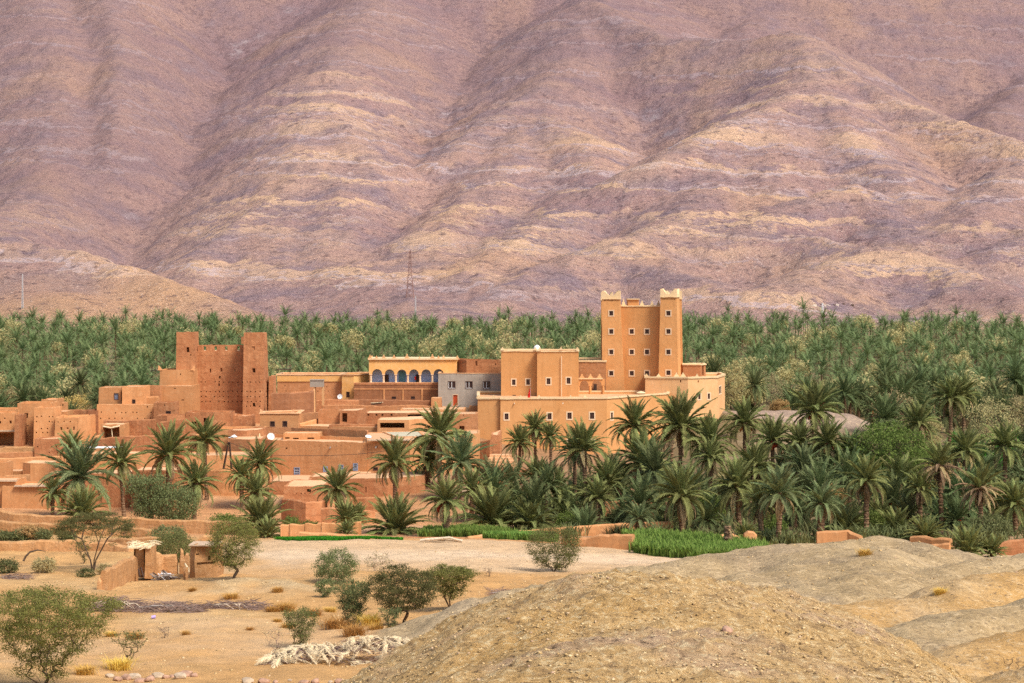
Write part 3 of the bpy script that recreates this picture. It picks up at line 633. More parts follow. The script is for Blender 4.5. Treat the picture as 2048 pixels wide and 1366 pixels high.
def arcade(b, name, pxs, D, y_top, y_spring, y_bot, th, mat, colmat, cw=.32, x0=None, x1=None, rf=.5):
    """wall carried by round arches on columns; pxs: photo x of the columns"""
    mb = MB(); zs = Z(y_spring, D); zt = Z(y_top, D); zb = Z(y_bot, D); cx = [X(p, D) for p in pxs]
    def pan(xa, za, xb, zb2):   # quad strip from lower edge to the top
        n = len(mb.v); mb.v += [(xa, D, za), (xb, D, zb2), (xb, D, zt), (xa, D, zt), (xa, D+th, za), (xb, D+th, zb2), (xb, D+th, zt), (xa, D+th, zt)]
        mb.f += [(n, n+1, n+2, n+3), (n+4, n+7, n+6, n+5), (n, n+4, n+5, n+1), (n+3, n+2, n+6, n+7)]
    ends = [X(x0, D) if x0 else cx[0]-cw/2]+cx[1:-1]+[X(x1, D) if x1 else cx[-1]+cw/2]
    pan(ends[0], zs, cx[0]+cw*.55, zs); pan(cx[-1]-cw*.55, zs, ends[-1], zs)
    for c in cx[1:-1]: pan(c-cw*.55, zs, c+cw*.55, zs)
    for a, c in zip(cx, cx[1:]):
        xa, xb = a+cw*.55, c-cw*.55; m = (xa+xb)/2; r = (xb-xa)/2; k = 14
        for i in range(k):
            t0, t1 = math.pi*(1-i/k), math.pi*(1-(i+1)/k); pan(m+r*math.cos(t0), zs+r*1.02*math.sin(t0), m+r*math.cos(t1), zs+r*1.02*math.sin(t1))
    b.part(name, mb, mat)
    for c in cx:
        cb = MB(); y = D+th/2; cb.tube([(c, y, zb), (c, y, zb+.15), (c, y, zs-.12)], [cw*.52, cw*.42, cw*.40], 10); cb.box((c, y, zs-.06), (cw*1.15, th*1.02, .12)); b.part('column', cb, colmat)

# ------------------------------------------------------------------ the restored kasbah
def fr(side, cx, cy, w=8.5, h=9.5, style='framed', dep=.3): return (side, cx-w/2, cx+w/2, cy-h/2, cy+h/2, dep, style)
D = 346.; zt0 = Z(612, 347.5); zk = Z(803, 346)-1
k = Bld('kasbah', 'tall restored orange kasbah with twin corner towers and crenellated tops', 1280, 346, zk+1, 'kasbah')
k.block(poly([(1228, 348.3), (1340, 346.6)], 13), zk, zt0, 'plaster', 'c', batter=.006, holes=[fr(0, x, y) for x in (1263.5, 1294) for y in (663, 704, 746.5)], wob=.02, rough=.02, par=1.0)
k.cornice('c', .12, .18)
def pts2(L): return [(X(p, d), float(d)) for p, d in L]
den = lambda x0, n, dx, y: [(0, x0+i*dx-.75, x0+i*dx+.75, y-1.2, y+1.2, .35) for i in range(n)]
def tower(key, bot, top, yt, hol, Dref):
    zt = Z(yt, Dref); k.block(pts2(bot), zk, zt, 'plaster', key, top=pts2(top), holes=hol, wob=.02, rough=.02, name='tower', par=.3); k.cornice(key, .14, .16)
    k.crenel(inset(k.tops[key][0], -.04), zt+.05, 1.35, .38, .28)
tower('rl', [(1201, 356), (1226, 355.6), (1226, 361), (1201, 361)], [(1202, 356.3), (1226, 355.9), (1226, 360.7), (1202, 360.7)], 600, [], 356)
tower('rr', [(1330, 353.6), (1366.5, 353), (1366.5, 358.2), (1330, 358.2)], [(1330, 353.8), (1363.5, 353.4), (1363.5, 357.8), (1330, 357.8)], 597.5, [], 353.5)
tower('fl', [(1204, 346.4), (1250.5, 345.4), (1251, 350.6), (1204, 350.6)], [(1204.2, 346.6), (1240.5, 345.9), (1241, 350.3), (1204.2, 350.3)], 597.5, [fr(0, 1222.5, y) for y in (626.5, 663, 704, 746.5)]+den(1208.5, 11, 2.75, 600.8), 346.4)
tower('fr', [(1315.5, 344.9), (1357.5, 344.0), (1363, 348.9), (1316, 349.6)], [(1321, 345.1), (1353, 344.4), (1358.8, 348.8), (1321.5, 349.5)], 593.5, [fr(0, 1336.8, y) for y in (626.5, 663, 704, 745.5)]+den(1324, 10, 2.75, 598.2), 344.6)
k.box('roof_room', 1256, 1278, 599, 616, 352.5, 4, 'plaster'); k.box('roof_slab', 1254.5, 1279.5, 597.2, 599.2, 352.2, 4.6, 'cornice')
for px, py in ((1247, 612), (1284, 611), (1304, 611.5), (1317, 611.5)): k.merlon(px, py, 348.2, .75, .95 if px > 1250 else 1.3)
# mid block
zt = Z(702, 335); zb = Z(800, 335)-1
k2 = Bld('kasbah_house', 'plain orange two-part house with pale roof edge left of the tall kasbah', 1002, 335, zb+1)
k2.block(poly([(1002, 336.2), (1076, 335.9)], 9), zb, zt, 'plaster', 'l', batter=.003, holes=[fr(0, 1027.5, 764.5, 7.5, 11.5), fr(0, 1056, 764, 7.5, 11.5), fr(0, 1028.5, 792.5, 7, 5, 'plain')], wob=.03, rough=.02); k2.cornice('l')
k2.block(poly([(1074, 334.2), (1157.5, 334.0)], 11, .3), zb, zt, 'plaster', 'r', batter=.003, holes=[fr(0, 1097, 762.5, 8, 12.5), fr(0, 1137, 761.5, 8, 12.5)], wob=.03, rough=.02); k2.cornice('r')
for px, d in ((1005, 336), (1071, 335.8), (1079, 334), (1122, 334), (1154.5, 333.9)): k2.merlon(px, 699.5, d, .55, .55)
mb = MB(); mb.tube([(X(1123, 333.8), 333.85, Z(712, 333.8)), (X(1123, 333.8), 333.8, Z(796, 333.8))], [.07, .07], 6); k2.part('drainpipe', mb, 'frame_pale')
dm = MB(); cx, cz = X(1074, 338), Z(698, 338)
dm.tube([(cx, 338, cz), (cx, 338, cz+.3), (cx, 338, cz+.55), (cx, 338, cz+.7)], [.62, .55, .35, .1], 12); k2.part('roof_dome', dm, 'white')
# link with arcade
kl = Bld('link_building', 'shaded link building with two dark arches between house and tall kasbah', 1158, 344, Z(795, 344))
kl.block(poly([(1154, 345.5), (1212, 345.5)], 6), Z(800, 345)-1, Z(722, 345.5), 'mud_brown', batter=0, wob=.02); kl.cornice('a', .12, .3); kl.box('roof_edge', 1158, 1203, 715, 717.5, 349, .5, 'cornice')
arcade(kl, 'arcade', [1156.5, 1180.5, 1206.5], 341.6, 758, 770, 796, .45, 'plaster', 'plaster', .55)
kl.box('ledge', 1156, 1206, 756.5, 758.6, 341.4, .7, 'cornice'); kl.box('doorway', 1187, 1193.5, 768, 795, 344.9, .15, 'wood_dark')
for px in (1164, 1181, 1199): kl.merlon(px, 757, 341.8, .95, .9, 'plaster_pale')
# lower front building
zl = Z(797, 318); zb = Z(908, 318)-1.2
k4 = Bld('lower_house', 'long orange lower house with framed windows below the tall kasbah', 955, 318, zb+1.2)
h4 = [fr(1, 1013, 833, 8, 12.5), fr(2, 1013, 833, 8, 12.5), fr(2, 1099, 832.5, 8.5, 13), fr(2, 1139, 831.5, 9, 13), fr(2, 1184, 831.5, 9, 13), fr(2, 1140, 887, 9, 15), fr(2, 1184, 886.5, 9, 15), fr(3, 1223.5, 832, 4.5, 14)]
k4.block(pts2([(955, 318.9), (1000, 318.6), (1000.5, 318), (1214, 320), (1237, 322.5), (1337, 335), (1340, 343), (955, 341)]), zb, zl, 'plaster', batter=.004, holes=h4, wob=.03, rough=.02, par=.5, step=1.6); k4.cornice('a', .15, .24)
for px, d in ((956.5, 318.8), (987, 318.6), (1041, 318.3), (1078, 318.5), (1141, 319.2), (1170, 319.6), (1205, 320)): k4.merlon(px, 795.5, d+.25, .7, .5)
for px in (1029, 1126): k4.spout(px, 806, 318.4)
cap = MB(); cx, cz = X(1282, 331), Z(791, 331); cap.tube([(cx, 331, cz), (cx, 331, cz+.35), (cx, 331, cz+.4), (cx, 331, cz+.62), (cx, 331, cz+.72)], [.55, .55, .85, .5, .1], 12); k4.part('chimney_cap', cap, 'cornice')
mb = MB(); fx = X(1059.5, 319); mb.tube([(fx+.1, 319, Z(798, 319)), (fx+.1, 319, Z(774, 319))], [.03, .02], 5)
fl = thing('flag', 'red flag hanging limp from a thin pole on the lower house roof', 'flag', (fx, 319, Z(797, 319))); ob('pole', mb.mesh('pole', M['steel'], fl.location), fl)
mb = MB(); pp = [];
for i in range(8):
    zz = Z(778+2.5*i, 319); w = .12+.28*min(1, i/5.); pp.append([(fx+.09-w*u, 319+.07*math.sin(u*9+i), zz) for u in (0, .33, .66, 1)])
for r in pp: mb.v += r
for i in range(7):
    for j in range(3): a = i*4+j; mb.f.append((a, a+1, a+5, a+4))
mb.v += [(x, y+.02, z) for x, y, z in mb.v]; mb.f += [tuple(i+32 for i in f)[::-1] for f in mb.f]
ob('cloth', mb.mesh('cloth', M['red_cloth'], fl.location), fl)
# annex on the right
za = Z(755, 338); zb = Z(822, 338)-1.5
k5 = Bld('annex_house', 'pale orange angular annex with two slit windows on the rock right of the kasbah', 1290, 340, zb+1.5)
k5.block(pts2([(1290, 339.6), (1376, 338), (1435.5, 341), (1450, 351), (1440, 358), (1290, 353)]), zb, za, 'plaster_pale', batter=.006, holes=[fr(1, 1398.5, 793, 5, 11.5), fr(1, 1417.5, 792.5, 5, 11.5), fr(2, 1440, 780, 4.5, 13), (0, 1360, 1362.5, 760, 765, .4), (1, 1395.5, 1398, 761, 765, .4)], wob=.03, rough=.025, par=.7); k5.cornice('a', .15, .3)
for px, d, w in ((1293, 339.6, .8), (1317, 339.2, .8), (1353, 338.5, .9), (1366, 338.4, .9), (1394, 339, .6), (1447, 350, .5)): k5.merlon(px, 753, d+.3, w, .55 if w < .9 else .75)
k6 = Bld('roof_hut', 'small brown rooftop hut with open door behind the annex', 1367, 352, Z(752, 352)); k6.block(poly([(1366, 351.5), (1402, 351), (1411.5, 353)], 5), Z(756, 352), Z(729, 351.5), 'mud_brown', batter=0, wob=.02, holes=[(1, 1403.5, 1408, 731, 750, 1.0)]); k6.cornice('a', .15, .18)

# ------------------------------------------------------------------ arcade house, grey house and neighbours
D = 350.
g = Bld('arcade_house', 'yellow house with open arcade of round arches and blue walls', 738, D, Z(766, D)-.1)
arcade(g, 'arcade', [741.5, 767, 791.5, 815.5, 840, 864.5, 890], D, 723, 748.5, 765, .5, 'yellow_plaster', 'frame_pale', .42, 738, 914)
bw = MB(); x0, x1 = X(739, D), X(914, D); z0, z1 = Z(766, D), Z(722, D)
bw.add([(x0, D+1.9, z0), (x1, D+1.9, z0), (x1, D+1.9, z1), (x0, D+1.9, z1), (x1, D+2.3, z0), (x0, D+2.3, z0), (x0, D+2.3, z1), (x1, D+2.3, z1)], [(0, 1, 2, 3), (4, 5, 6, 7), (1, 4, 7, 2), (0, 3, 6, 5)]); g.part('back_wall', bw, 'blue_plaster')
g.box('terrace_floor', 737, 915, 765, 768, D-.2, 4.2, 'roof_earth'); g.box('ceiling', 738.5, 914, 721.5, 724, D+.52, 1.5, 'blue_plaster'); g.box('side_wall', 738.2, 741, 724, 765, D+.6, 1.4, 'yellow_plaster'); g.box('end_wall', 910, 914, 724, 765, D+.6, 1.2, 'yellow_plaster')
g.box('parapet', 737.5, 915, 719.5, 723.2, D-.02, 8, 'yellow_plaster'); g.box('roof_edge', 735.5, 915, 716.8, 719.6, D-.3, 8.5, 'cornice')
for px, s_ in ((740, 1.), (753, .8), (767.5, 1.05), (788, 1.), (814, 1.2), (839, .6), (865, 1.15), (877, .8), (887, .9)): g.merlon(px, 717.2, D, .72*s_, .78*s_, 'plaster_pale')
g.merlon(914.5, 717, D, .6, .6, 'plaster_pale'); g.merlon(744, 717, D+7, .6, .6, 'plaster_pale')
for x0, x1, m in ((769, 777.5, 'wood_dark'), (798, 811, 'teal'), (832, 838.5, 'wood_dark')): g.box('door', x0, x1, 749 if m != 'teal' else 743, 765, D+1.75, .14, m)
g.box('blanket', 829.2, 831.8, 753, 760, D+1.2, .2, 'red_cloth')
g2 = house('brick_parapet_house', 'ruined red brick upper storey behind the grey house', [(913, 351), (932, 347.5), (1003, 347.5)], 6, 719.5, 800, 'mud_red', [(0, 917, 918.2, 724, 729, .4), (0, 921, 922.2, 724, 729, .4), (0, 925, 926.2, 724, 729, .4), (1, 951, 955, 721, 731, .5), (1, 990, 992, 727, 730, .3)], wob=.15, rough=.06, par=.9)
D = 344.; zt = Z(746.5, D)
gi = Bld('grey_house', 'bare grey cement house with three windows and a red door', 877, D, Z(813, D))
gi.block(poly([(876.5, D), (1004, D)], 7), Z(813, D)-1, zt, 'concrete', batter=0, holes=[fr(0, x, 770, 13.5, 14, 'white', .35) for x in (903.5, 938, 973)]+[(0, 906, 915.5, 789.5, 811.5, .3, 'reddoor')], wob=.02, rough=.012, par=.25); gi.cornice('a', .06, .13, 'roof_earth')
D = 347.
gk = Bld('terrace_wall', 'brown rammed earth terrace wall with pale pilasters under the arcade', 708, D, Z(800, D), 'wall')
gk.block(poly([(708, D), (877, D)], 3.2), Z(802, D)-1, Z(769, D), 'mud_dark', batter=0, holes=[fr(0, 788, 795.5, 9, 5, 'plain'), fr(0, 826, 795.5, 8, 6, 'plain')], wob=.03, par=.1)
gk.box('top_band', 707.5, 877, 765.6, 769.5, D-.08, 1.2, 'mud_red'); gk.box('mid_band', 707.5, 877, 777, 779, D-.07, .4, 'mud_orange')
for x in (768, 806, 844): gk.box('pilaster', x-1.3, x+1.3, 777, 801, D-.1, .4, 'mud_orange')
g3 = house('long_brown_house', 'long flat-roofed brown house with ochre top band behind the village', [(554, 352), (684, 352)], 8, 749, 800, 'mud_brown', putlog(0, [570, 592, 613, 634, 655], [772, 782], .9, .3, 3, .6, 3), wob=.05)
g3.cornice('a', .25, .22, 'roof_earth'); g3.box('ochre_band', 554, 684, 751.5, 763, 351.93, .2, 'yellow_plaster')
g4 = house('ochre_house', 'ochre plastered house with one small window between brown house and arcade', [(683, 350.5), (708, 350.2), (741, 354)], 8, 749, 800, 'yellow_plaster', [fr(0, 696, 789, 6.5, 11, 'plain')], wob=.04); g4.cornice('a', .2, .2, 'roof_earth')
rk = thing('roof_canopy', 'flimsy brown reed canopy on the flat roof of the long brown house', 'canopy', (X(565, 356), 356, Z(749, 356)))
mb = MB(); mb.box((X(569, 356), 356, Z(738.5, 356)), (2.4, 1.8, .12)); ob('reed_top', mb.mesh('reed_top', M['wood_dark'], rk.location), rk)
for px in (557, 581):
    mb = MB(); mb.tube([(X(px, 356), 355.4, Z(750, 356)), (X(px, 356), 355.4, Z(738, 356))], [.05, .05], 5); ob('post', mb.mesh('post', M['wood_dark'], rk.location), rk)
# water tank
wt = thing('water_tank', 'square concrete water tank raised on two pale posts', 'water tank', (X(633, 330), 330, Z(824, 330)))
mb = MB(); mb.box((X(633, 330), 331, Z(767, 330)), (26*330/F, 2.0, 14*330/F)); ob('tank', mb.mesh('tank', M['concrete'], wt.location), wt)
mb = MB(); mb.box((X(633, 330), 331, Z(760.2, 330)), (28*330/F, 2.2, .12)); ob('lid', mb.mesh('lid', M['concrete'], wt.location), wt)
for px, dy in ((628.5, .3), (645, .3), (628.5, 1.7), (645, 1.7)):
    mb = MB(); mb.box((X(px, 330), 330+dy, (Z(774, 330)+Z(826, 330)-1)/2), (.26, .26, Z(774, 330)-Z(826, 330)+1)); ob('post', mb.mesh('post', M['plaster_pale'], wt.location), wt)

# ------------------------------------------------------------------ old kasbah
zb = Z(838, 322)-1; zo = Z(665, 321)
o = Bld('old_kasbah', 'weathered brown earthen kasbah with two square towers and rows of put-log holes', 440, 323, zb+1, 'kasbah')
rows_ = [764, 783, 793, 803]
o.block(pts2([(394, 324.6), (490, 324.6), (490, 334), (394, 334)]), zb, Z(703, 324.6), 'mud_red', 'c', batter=.004, holes=putlog(0, list(range(403, 487, 9)), rows_, 1.1, .5, 1.2, .85, 4)+[(0, 420, 422.5, 737, 745, .5), (0, 441, 445, 736, 743, .35), (0, 469, 471, 737, 743, .3), (0, 437.5, 441, 752, 757, .5), (0, 436.5, 439.5, 767, 772, .5)], wob=.03, rough=.05, par=.05)
o.block(pts2([(396, 324.8), (489, 324.8), (489, 325.3), (396, 325.3)]), Z(703, 324.6)-.05, Z(690, 324.6), 'mud_red', 'u', batter=0, holes=[h for x in (410, 431.5, 452.5, 477) for h in ((0, x-2.6, x+2.6, 692.5, 701.5, .25, 'through'), (2, x-2.6, x+2.6, 692.5, 701.5, .25, 'through'))], wob=.10, rough=.03, par=.02, th=.15, name='parapet', roof=None)
def otower(key, bot, top, yt, hol): o.block(pts2(bot), zb, Z(yt, bot[0][1]), 'mud_red', key, top=pts2(top), holes=hol, wob=.12, rough=.06, name='tower', par=.7)
otower('l', [(350.5, 321.5), (392, 321.5), (401, 327), (350.5, 327)], [(353, 321.8), (388.5, 321.8), (397, 326.6), (354, 326.6)], 665, [(0, 373, 378.5, 694.5, 704.5, .9), (0, 380, 383, 709, 711, .3)])
otower('r', [(485, 320.5), (528, 320.5), (541, 327.5), (485, 327.5)], [(487.5, 320.8), (527, 320.8), (533.5, 327), (488, 327)], 666.5, [(0, 505, 511, 736.5, 745, .9), (0, 505.5, 510, 806, 813, .9), (0, 503.5, 510.5, 692.5, 700, .15), (1, 530, 532, 692, 699, .4)]+putlog(0, [494, 502, 511, 520], rows_+[812], 1.1, .5, 1., .85, 6)+putlog(1, [533, 537], rows_, .8, .4, .6, .8, 7))
o.box('roof_turret', 482.5, 489, 674, 688, 330, 2, 'mud_red')
house('kasbah_side_room', 'low earthen room leaning on the right foot of the old kasbah', [(536, 324), (548, 324)], 4, 753, 830, 'mud_red', wob=.1)

# ------------------------------------------------------------------ houses around the old kasbah, left
n3 = house('horned_house', 'square earthen house with pointed roof corners left of the old kasbah', [(318, 318), (387, 318), (392, 322)], 6, 739.5, 815, 'mud_orange', [(0, 360, 362.5, 747, 749.5, .3)], wob=.05)
for px in (320.5, 385.5):
    mb = MB(); c = Vector((X(px, 318.2), 318.3, Z(740, 318.2))); sg = 1 if px > 350 else -1
    mb.add([c+Vector(v) for v in ((-.35, -.3, -.05), (.35, -.3, -.05), (.35, .3, -.05), (-.35, .3, -.05), (sg*.28, -.1, .75), (sg*.28, .1, .75))], [(0, 1, 4), (1, 2, 5, 4), (2, 3, 5), (3, 0, 4, 5), (0, 3, 2, 1)]); n3.part('roof_horn', mb, 'mud_orange')
house('kasbah_front_room', 'flat earthen room with pale roof edge at the left foot of the old kasbah', [(322, 313), (388, 313), (392, 316)], 4.5, 772, 835, 'mud_orange', [(0, 348, 352, 776, 777.5, .2), (0, 363, 368, 799, 801, .3)], wob=.06, par=.15)
n1 = house('stepped_house', 'stepped earthen house with a blue-grey shuttered window', [(196, 306), (243, 306)], 5, 775, 845, 'mud_orange', [fr(0, 232.5, 793, 8, 12, 'blue')], wob=.06, par=.1)
n1.block(poly([(243, 305), (288, 305)], 5.5), Z(845, 305), Z(773.5, 305), 'mud_orange', 'b', holes=[fr(0, 267.5, 803, 6.5, 8, 'plain')], wob=.06, par=.1)
n1.block(poly([(192.5, 303.6), (307, 303.6)], 1.6), Z(868, 303), Z(809, 303.6), 'mud_orange', 'd', holes=putlog(0, [203, 217, 231, 243, 252, 265, 275, 290, 301], [825, 837], 1.2, .4, 2, .85, 9)+[(0, 293.5, 296, 811, 815, .3)], wob=.07, par=.05)
house('recessed_court', 'shaded recessed courtyard wall between the stepped house and horned house', [(286, 311), (320, 311)], 3, 772, 830, 'mud_brown', wob=.05)
wallrun('round_parapet', 'thick rounded parapet across the recessed courtyard', [(287, 308, 793), (318, 308, 793)], 'mud_orange', .9, .05)
house('small_window_house', 'small cube house with one dark window below the horned house', [(306.5, 301), (350, 301)], 4, 805, 850, 'mud_red', [fr(0, 337, 826, 10, 8, 'plain'), (0, 328, 330.5, 809, 811, .3)], wob=.06, par=.2)
house('two_hole_house', 'crumbling earthen house with two dark square openings', [(369.5, 296), (462, 296)], 5, 824.5, 885, 'mud_red', [(0, 383, 393, 843, 857, 1.4), (0, 407, 417.5, 836, 848, 1.4), (0, 419, 420.5, 828, 831, .3), (0, 378, 379.5, 830, 832, .3)], wob=.12, rough=.06, par=.3)
house('blunt_wall_house', 'low windowless earthen block beside the two-holed house', [(462, 299), (505, 299)], 4, 831.5, 880, 'mud_red', wob=.14, par=.2)
n7 = house('twin_window_house', 'small orange house with two square windows and pointed roof corners', [(519, 297), (597, 297), (601, 300)], 5, 826.5, 870, 'mud_orange', [fr(0, 545, 848, 8, 10, 'wood'), fr(0, 570, 847.5, 8, 10, 'wood')], wob=.05); n7.cornice('a', .15, .14, 'roof_earth')
for px in (525, 583, 597):
    mb = MB(); c = Vector((X(px, 297.6), 297.8, Z(826, 297.6))); sg = 1 if px > 560 else -1
    mb.add([c+Vector(v) for v in ((-.4, -.25, -.1), (.4, -.25, -.1), (.4, .25, -.1), (-.4, .25, -.1), (sg*.35, -.08, .6), (sg*.35, .08, .6))], [(0, 1, 4), (1, 2, 5, 4), (2, 3, 5), (3, 0, 4, 5), (0, 3, 2, 1)]); n7.part('roof_horn', mb, 'roof_earth')
sh = house('open_shed', 'earthen shed with a wide black opening and sagging straw roof', [(200, 291), (249, 291)], 4, 849, 885, 'mud_orange', [(0, 206, 239, 854, 884, 3.2)], wob=.08, par=.05)
mb = MB(); mb.tube([(X(206, 290.8), 290.7, Z(852.5, 291)), (X(222, 290.8), 290.6, Z(855.5, 291)), (X(240, 290.8), 290.7, Z(851.5, 291))], [.11, .11, .11], 6); sh.part('lintel', mb, 'straw_pale')
mb = MB(); mb.tube([(X(223, 290.8), 290.8, Z(856, 291)), (X(225.5, 290.8), 290.8, Z(880, 291))], [.06, .07], 6); sh.part('prop', mb, 'straw_pale')
wallrun('court_wall', 'smooth courtyard wall behind the open shed', [(208, 296, 839), (250, 295.5, 840.5), (312, 294.5, 838)], 'mud_red', .5, .05)
house('buttress_house', 'plain earthen corner block right of the open shed courtyard', [(313, 294.5), (334, 294), (371, 296)], 4, 831, 880, 'mud_red', [(0, 322, 325, 853, 858, .15)], wob=.08, par=.9)
wallrun('curved_wall', 'lower curved wall in front of the earthen corner block', [(322, 293, 843), (345, 292.5, 841), (368, 292.5, 836)], 'mud_red', .4, .05)
wallrun('yard_wall', 'long low yard wall with pale broken top in front of the open shed', [(183, 288, 881), (198, 286, 876), (232, 285.5, 874), (270, 285.5, 871.5), (330, 285.5, 870), (372, 286, 871)], 'mud_red', .5, .1)
wallrun('yard_side_wall', 'slanting side wall rising toward the open shed', [(181, 286.5, 879), (203, 292, 866)], 'mud_orange', .4, .05)

# far left group
house('window_tower_house', 'tall rounded earthen house with one black window at the far left', [(33, 300), (103, 300)], 6, 806.5, 895, 'mud_orange', [(0, 49.5, 56, 826, 836, 1.2), (0, 57, 63, 888, 894, 1.), (0, 36, 58, 850.5, 852, .2)], wob=.1, rough=.06)
house('holed_house', 'pale earthen house peppered with small holes at the far left', [(66, 296), (110, 296)], 5, 816, 910, 'mud_orange', putlog(0, [73, 85, 97, 105], [833, 844, 856, 866], 1.3, .4, 2.5, .8, 12), wob=.06, par=.2)
house('long_holed_house', 'long ragged earthen house with three larger holes', [(108, 295), (157, 295), (184, 300)], 5, 835, 910, 'mud_orange', [(0, 121, 124.5, 854, 860, .5), (0, 133, 137, 855, 858, .5), (0, 146.5, 149.5, 853, 860, .5)]+putlog(0, [116, 129, 141], [843, 868], 1.2, .4, 1.5, .9, 13), wob=.18, rough=.07, par=.5)
house('slab_hut', 'small flat-roofed hut with slab lid among the far left houses', [(110, 301), (136, 301)], 4, 823, 860, 'mud_orange', wob=.04, par=.05)
house('roof_cabin', 'little rooftop cabin with dark doorway in front of the palms', [(82, 306), (112, 306), (118, 308)], 4, 799.5, 840, 'mud_orange', [(1, 113, 116, 804, 811, 1.)], wob=.1, par=.1)
house('tiny_cabin', 'tiny square cabin beside the rooftop cabin', [(122.5, 307), (131, 307)], 2, 805, 835, 'mud_orange', [(0, 124.5, 127, 808, 812, .6)], wob=.03, par=.05)
wallrun('back_wall', 'long brown back wall of the far left houses under the palms', [(120, 309, 820), (150, 309, 819), (196, 308, 819)], 'mud_red', .4, .08); house('brown_shed', 'dark brown shed left of the stepped house', [(174, 303), (196, 303)], 5, 821, 890, 'mud_dark', wob=.05)
lh = house('stable', 'earthen stable with a black open front at the left edge', [(-40, 298), (31, 298)], 6, 826, 900, 'mud_orange', [(0, -20, 28, 866, 899, 3.5), (0, -3, 2, 842, 847, .6), (0, 19, 23.5, 841, 847, .6), (0, 8, 11, 835.5, 838, .4)], wob=.08, par=.3)
lh.box('roof_ledge', -38, 29, 860.5, 863.5, 297.5, .6, 'slate')
lh2 = house('pier', 'narrow stone pier dividing the stable from the tall rounded house', [(27.5, 294), (38.5, 294)], 5, 831, 905, 'mud_red', cat='wall', wob=.1, rough=.08, par=.05); house('parapet_house', 'low parapet house behind the stable at the left edge', [(-60, 304), (34, 304)], 5, 818, 880, 'mud_orange', wob=.05)
house('cube_room', 'earthen cube room with cracked put-log holes in front of the holed house', [(68, 284), (119, 284), (128, 288)], 4, 878, 920, 'mud_red', putlog(0, [75, 91, 104, 113], [893], 1.2, .4, 1.5, .9, 14)+putlog(0, [84, 98, 102, 114], [905.5], 1.0, .3, 1., .9, 15), wob=.07, par=.2)
wallrun('stable_yard_wall', 'tan yard wall in front of the stable', [(-40, 288, 899), (0, 288, 897), (12, 288, 893), (68, 288, 893.5)], 'mud_field', .4, .05); wallrun('stable_low_wall', 'dark low wall under the stable yard', [(-40, 284.5, 906), (68, 284.5, 903)], 'mud_brown', .4, .04)
wallrun('terrace_front_wall', 'long bright orange terrace wall across the left of the village', [(-60, 277, 918), (60, 277, 914.5), (132, 277, 911), (215, 278, 909)], 'mud_orange', .5, .06)
house('white_edge_house', 'low house with a long white roof edge behind the left palms', [(165, 279), (243, 279)], 4, 896.5, 925, 'mud_orange', wob=.03, par=.03, roof='white'); house('low_roof_house', 'low orange house with bright flat roof between two left palms', [(178, 273), (300, 273)], 4, 907, 935, 'mud_orange', wob=.05, par=.05)
house('stub_house', 'small orange corner block with thick walls and a roof hatch', [(44, 264), (60, 263), (105, 263)], 5, 925.5, 985, 'mud_orange', wob=.05, par=.06, roof='roof_earth'); house('left_edge_house', 'narrow rounded wall end at the left edge of the village', [(-40, 262), (12, 262)], 4, 925.5, 990, 'mud_orange', wob=.08)
house('bench_block', 'small flat bench-like block in front of the orange terrace wall', [(13, 267), (44, 267)], 3, 942.5, 965, 'mud_orange', wob=.03, par=.02); wallrun('court_front_wall', 'low courtyard wall joining the small corner block', [(10, 256, 950), (60, 256, 948.5)], 'mud_orange', .4, .03)
q3 = house('front_left_house', 'broad windowless orange house with slate edged roof at the left', [(3, 247), (30, 247), (105, 247)], 7, 972.5, 1026, 'mud_orange', [(0, 0, 0, 0, 0, .1)], wob=.04, par=.25); q3.box('slate_edge', 28, 97, 971.2, 974, 246.6, .7, 'slate')
q3b = house('front_left_wing', 'taller wing with slate edge at the left end of the front house', [(-50, 248), (31, 248)], 6, 962, 1026, 'mud_orange', wob=.04, par=.15); q3b.box('slate_edge', -50, 32, 960.6, 963.4, 247.6, .7, 'slate')
house('palm_front_house', 'wide orange-red house front behind the leftmost palms', [(92, 250), (228, 250), (300, 251)], 7, 947, 1024, 'mud_red', [fr(0, 181.5, 962.5, 7, 8, 'plain')], wob=.06, par=.2)
house('laundry_house', 'red earthen house with pale roof line behind the olive bushes', [(262, 249), (365, 249)], 6, 940.5, 1010, 'mud_red', [(0, 267, 274, 980, 988, 1.), (0, 291, 294, 966, 969, .4), (0, 312, 315, 966, 968.5, .4)], wob=.07, par=.12)
house('mid_terrace_house', 'broad orange house front behind the two joined poles', [(368, 269), (520, 269), (530, 271)], 6, 911, 955, 'mud_orange', wob=.05, par=.1)
wallrun('mid_low_wall', 'low wall with pale top under the two joined poles', [(398, 262, 942), (430, 262, 939.5), (500, 262, 939)], 'mud_orange', .5, .05)
house('brown_corner_house', 'brown flat house with a shaded corner behind the joined poles', [(458, 279), (500, 278), (527, 280)], 6, 878, 925, 'mud_brown', wob=.06, par=.1); house('upper_block_house', 'two small pale-topped blocks with a bright sheet on the roof edge', [(455, 285), (494, 285), (528, 288)], 4, 861, 900, 'mud_red', [(0, 0, 0, 0, 0, .1)], wob=.06, par=.08)
house('mid_yard_house', 'flat courtyard house right of the two-holed house', [(420, 290), (525, 290)], 6, 858, 905, 'mud_orange', putlog(0, [448, 455, 470, 478], [857.5], .9, .2, .6, .9, 18), wob=.06, par=.4)
wallrun('lane_wall', 'broken pale wall stub behind the tallest slim palm', [(383, 283, 868), (395, 282, 866), (420, 281, 880)], 'mud_orange', .6, .2)

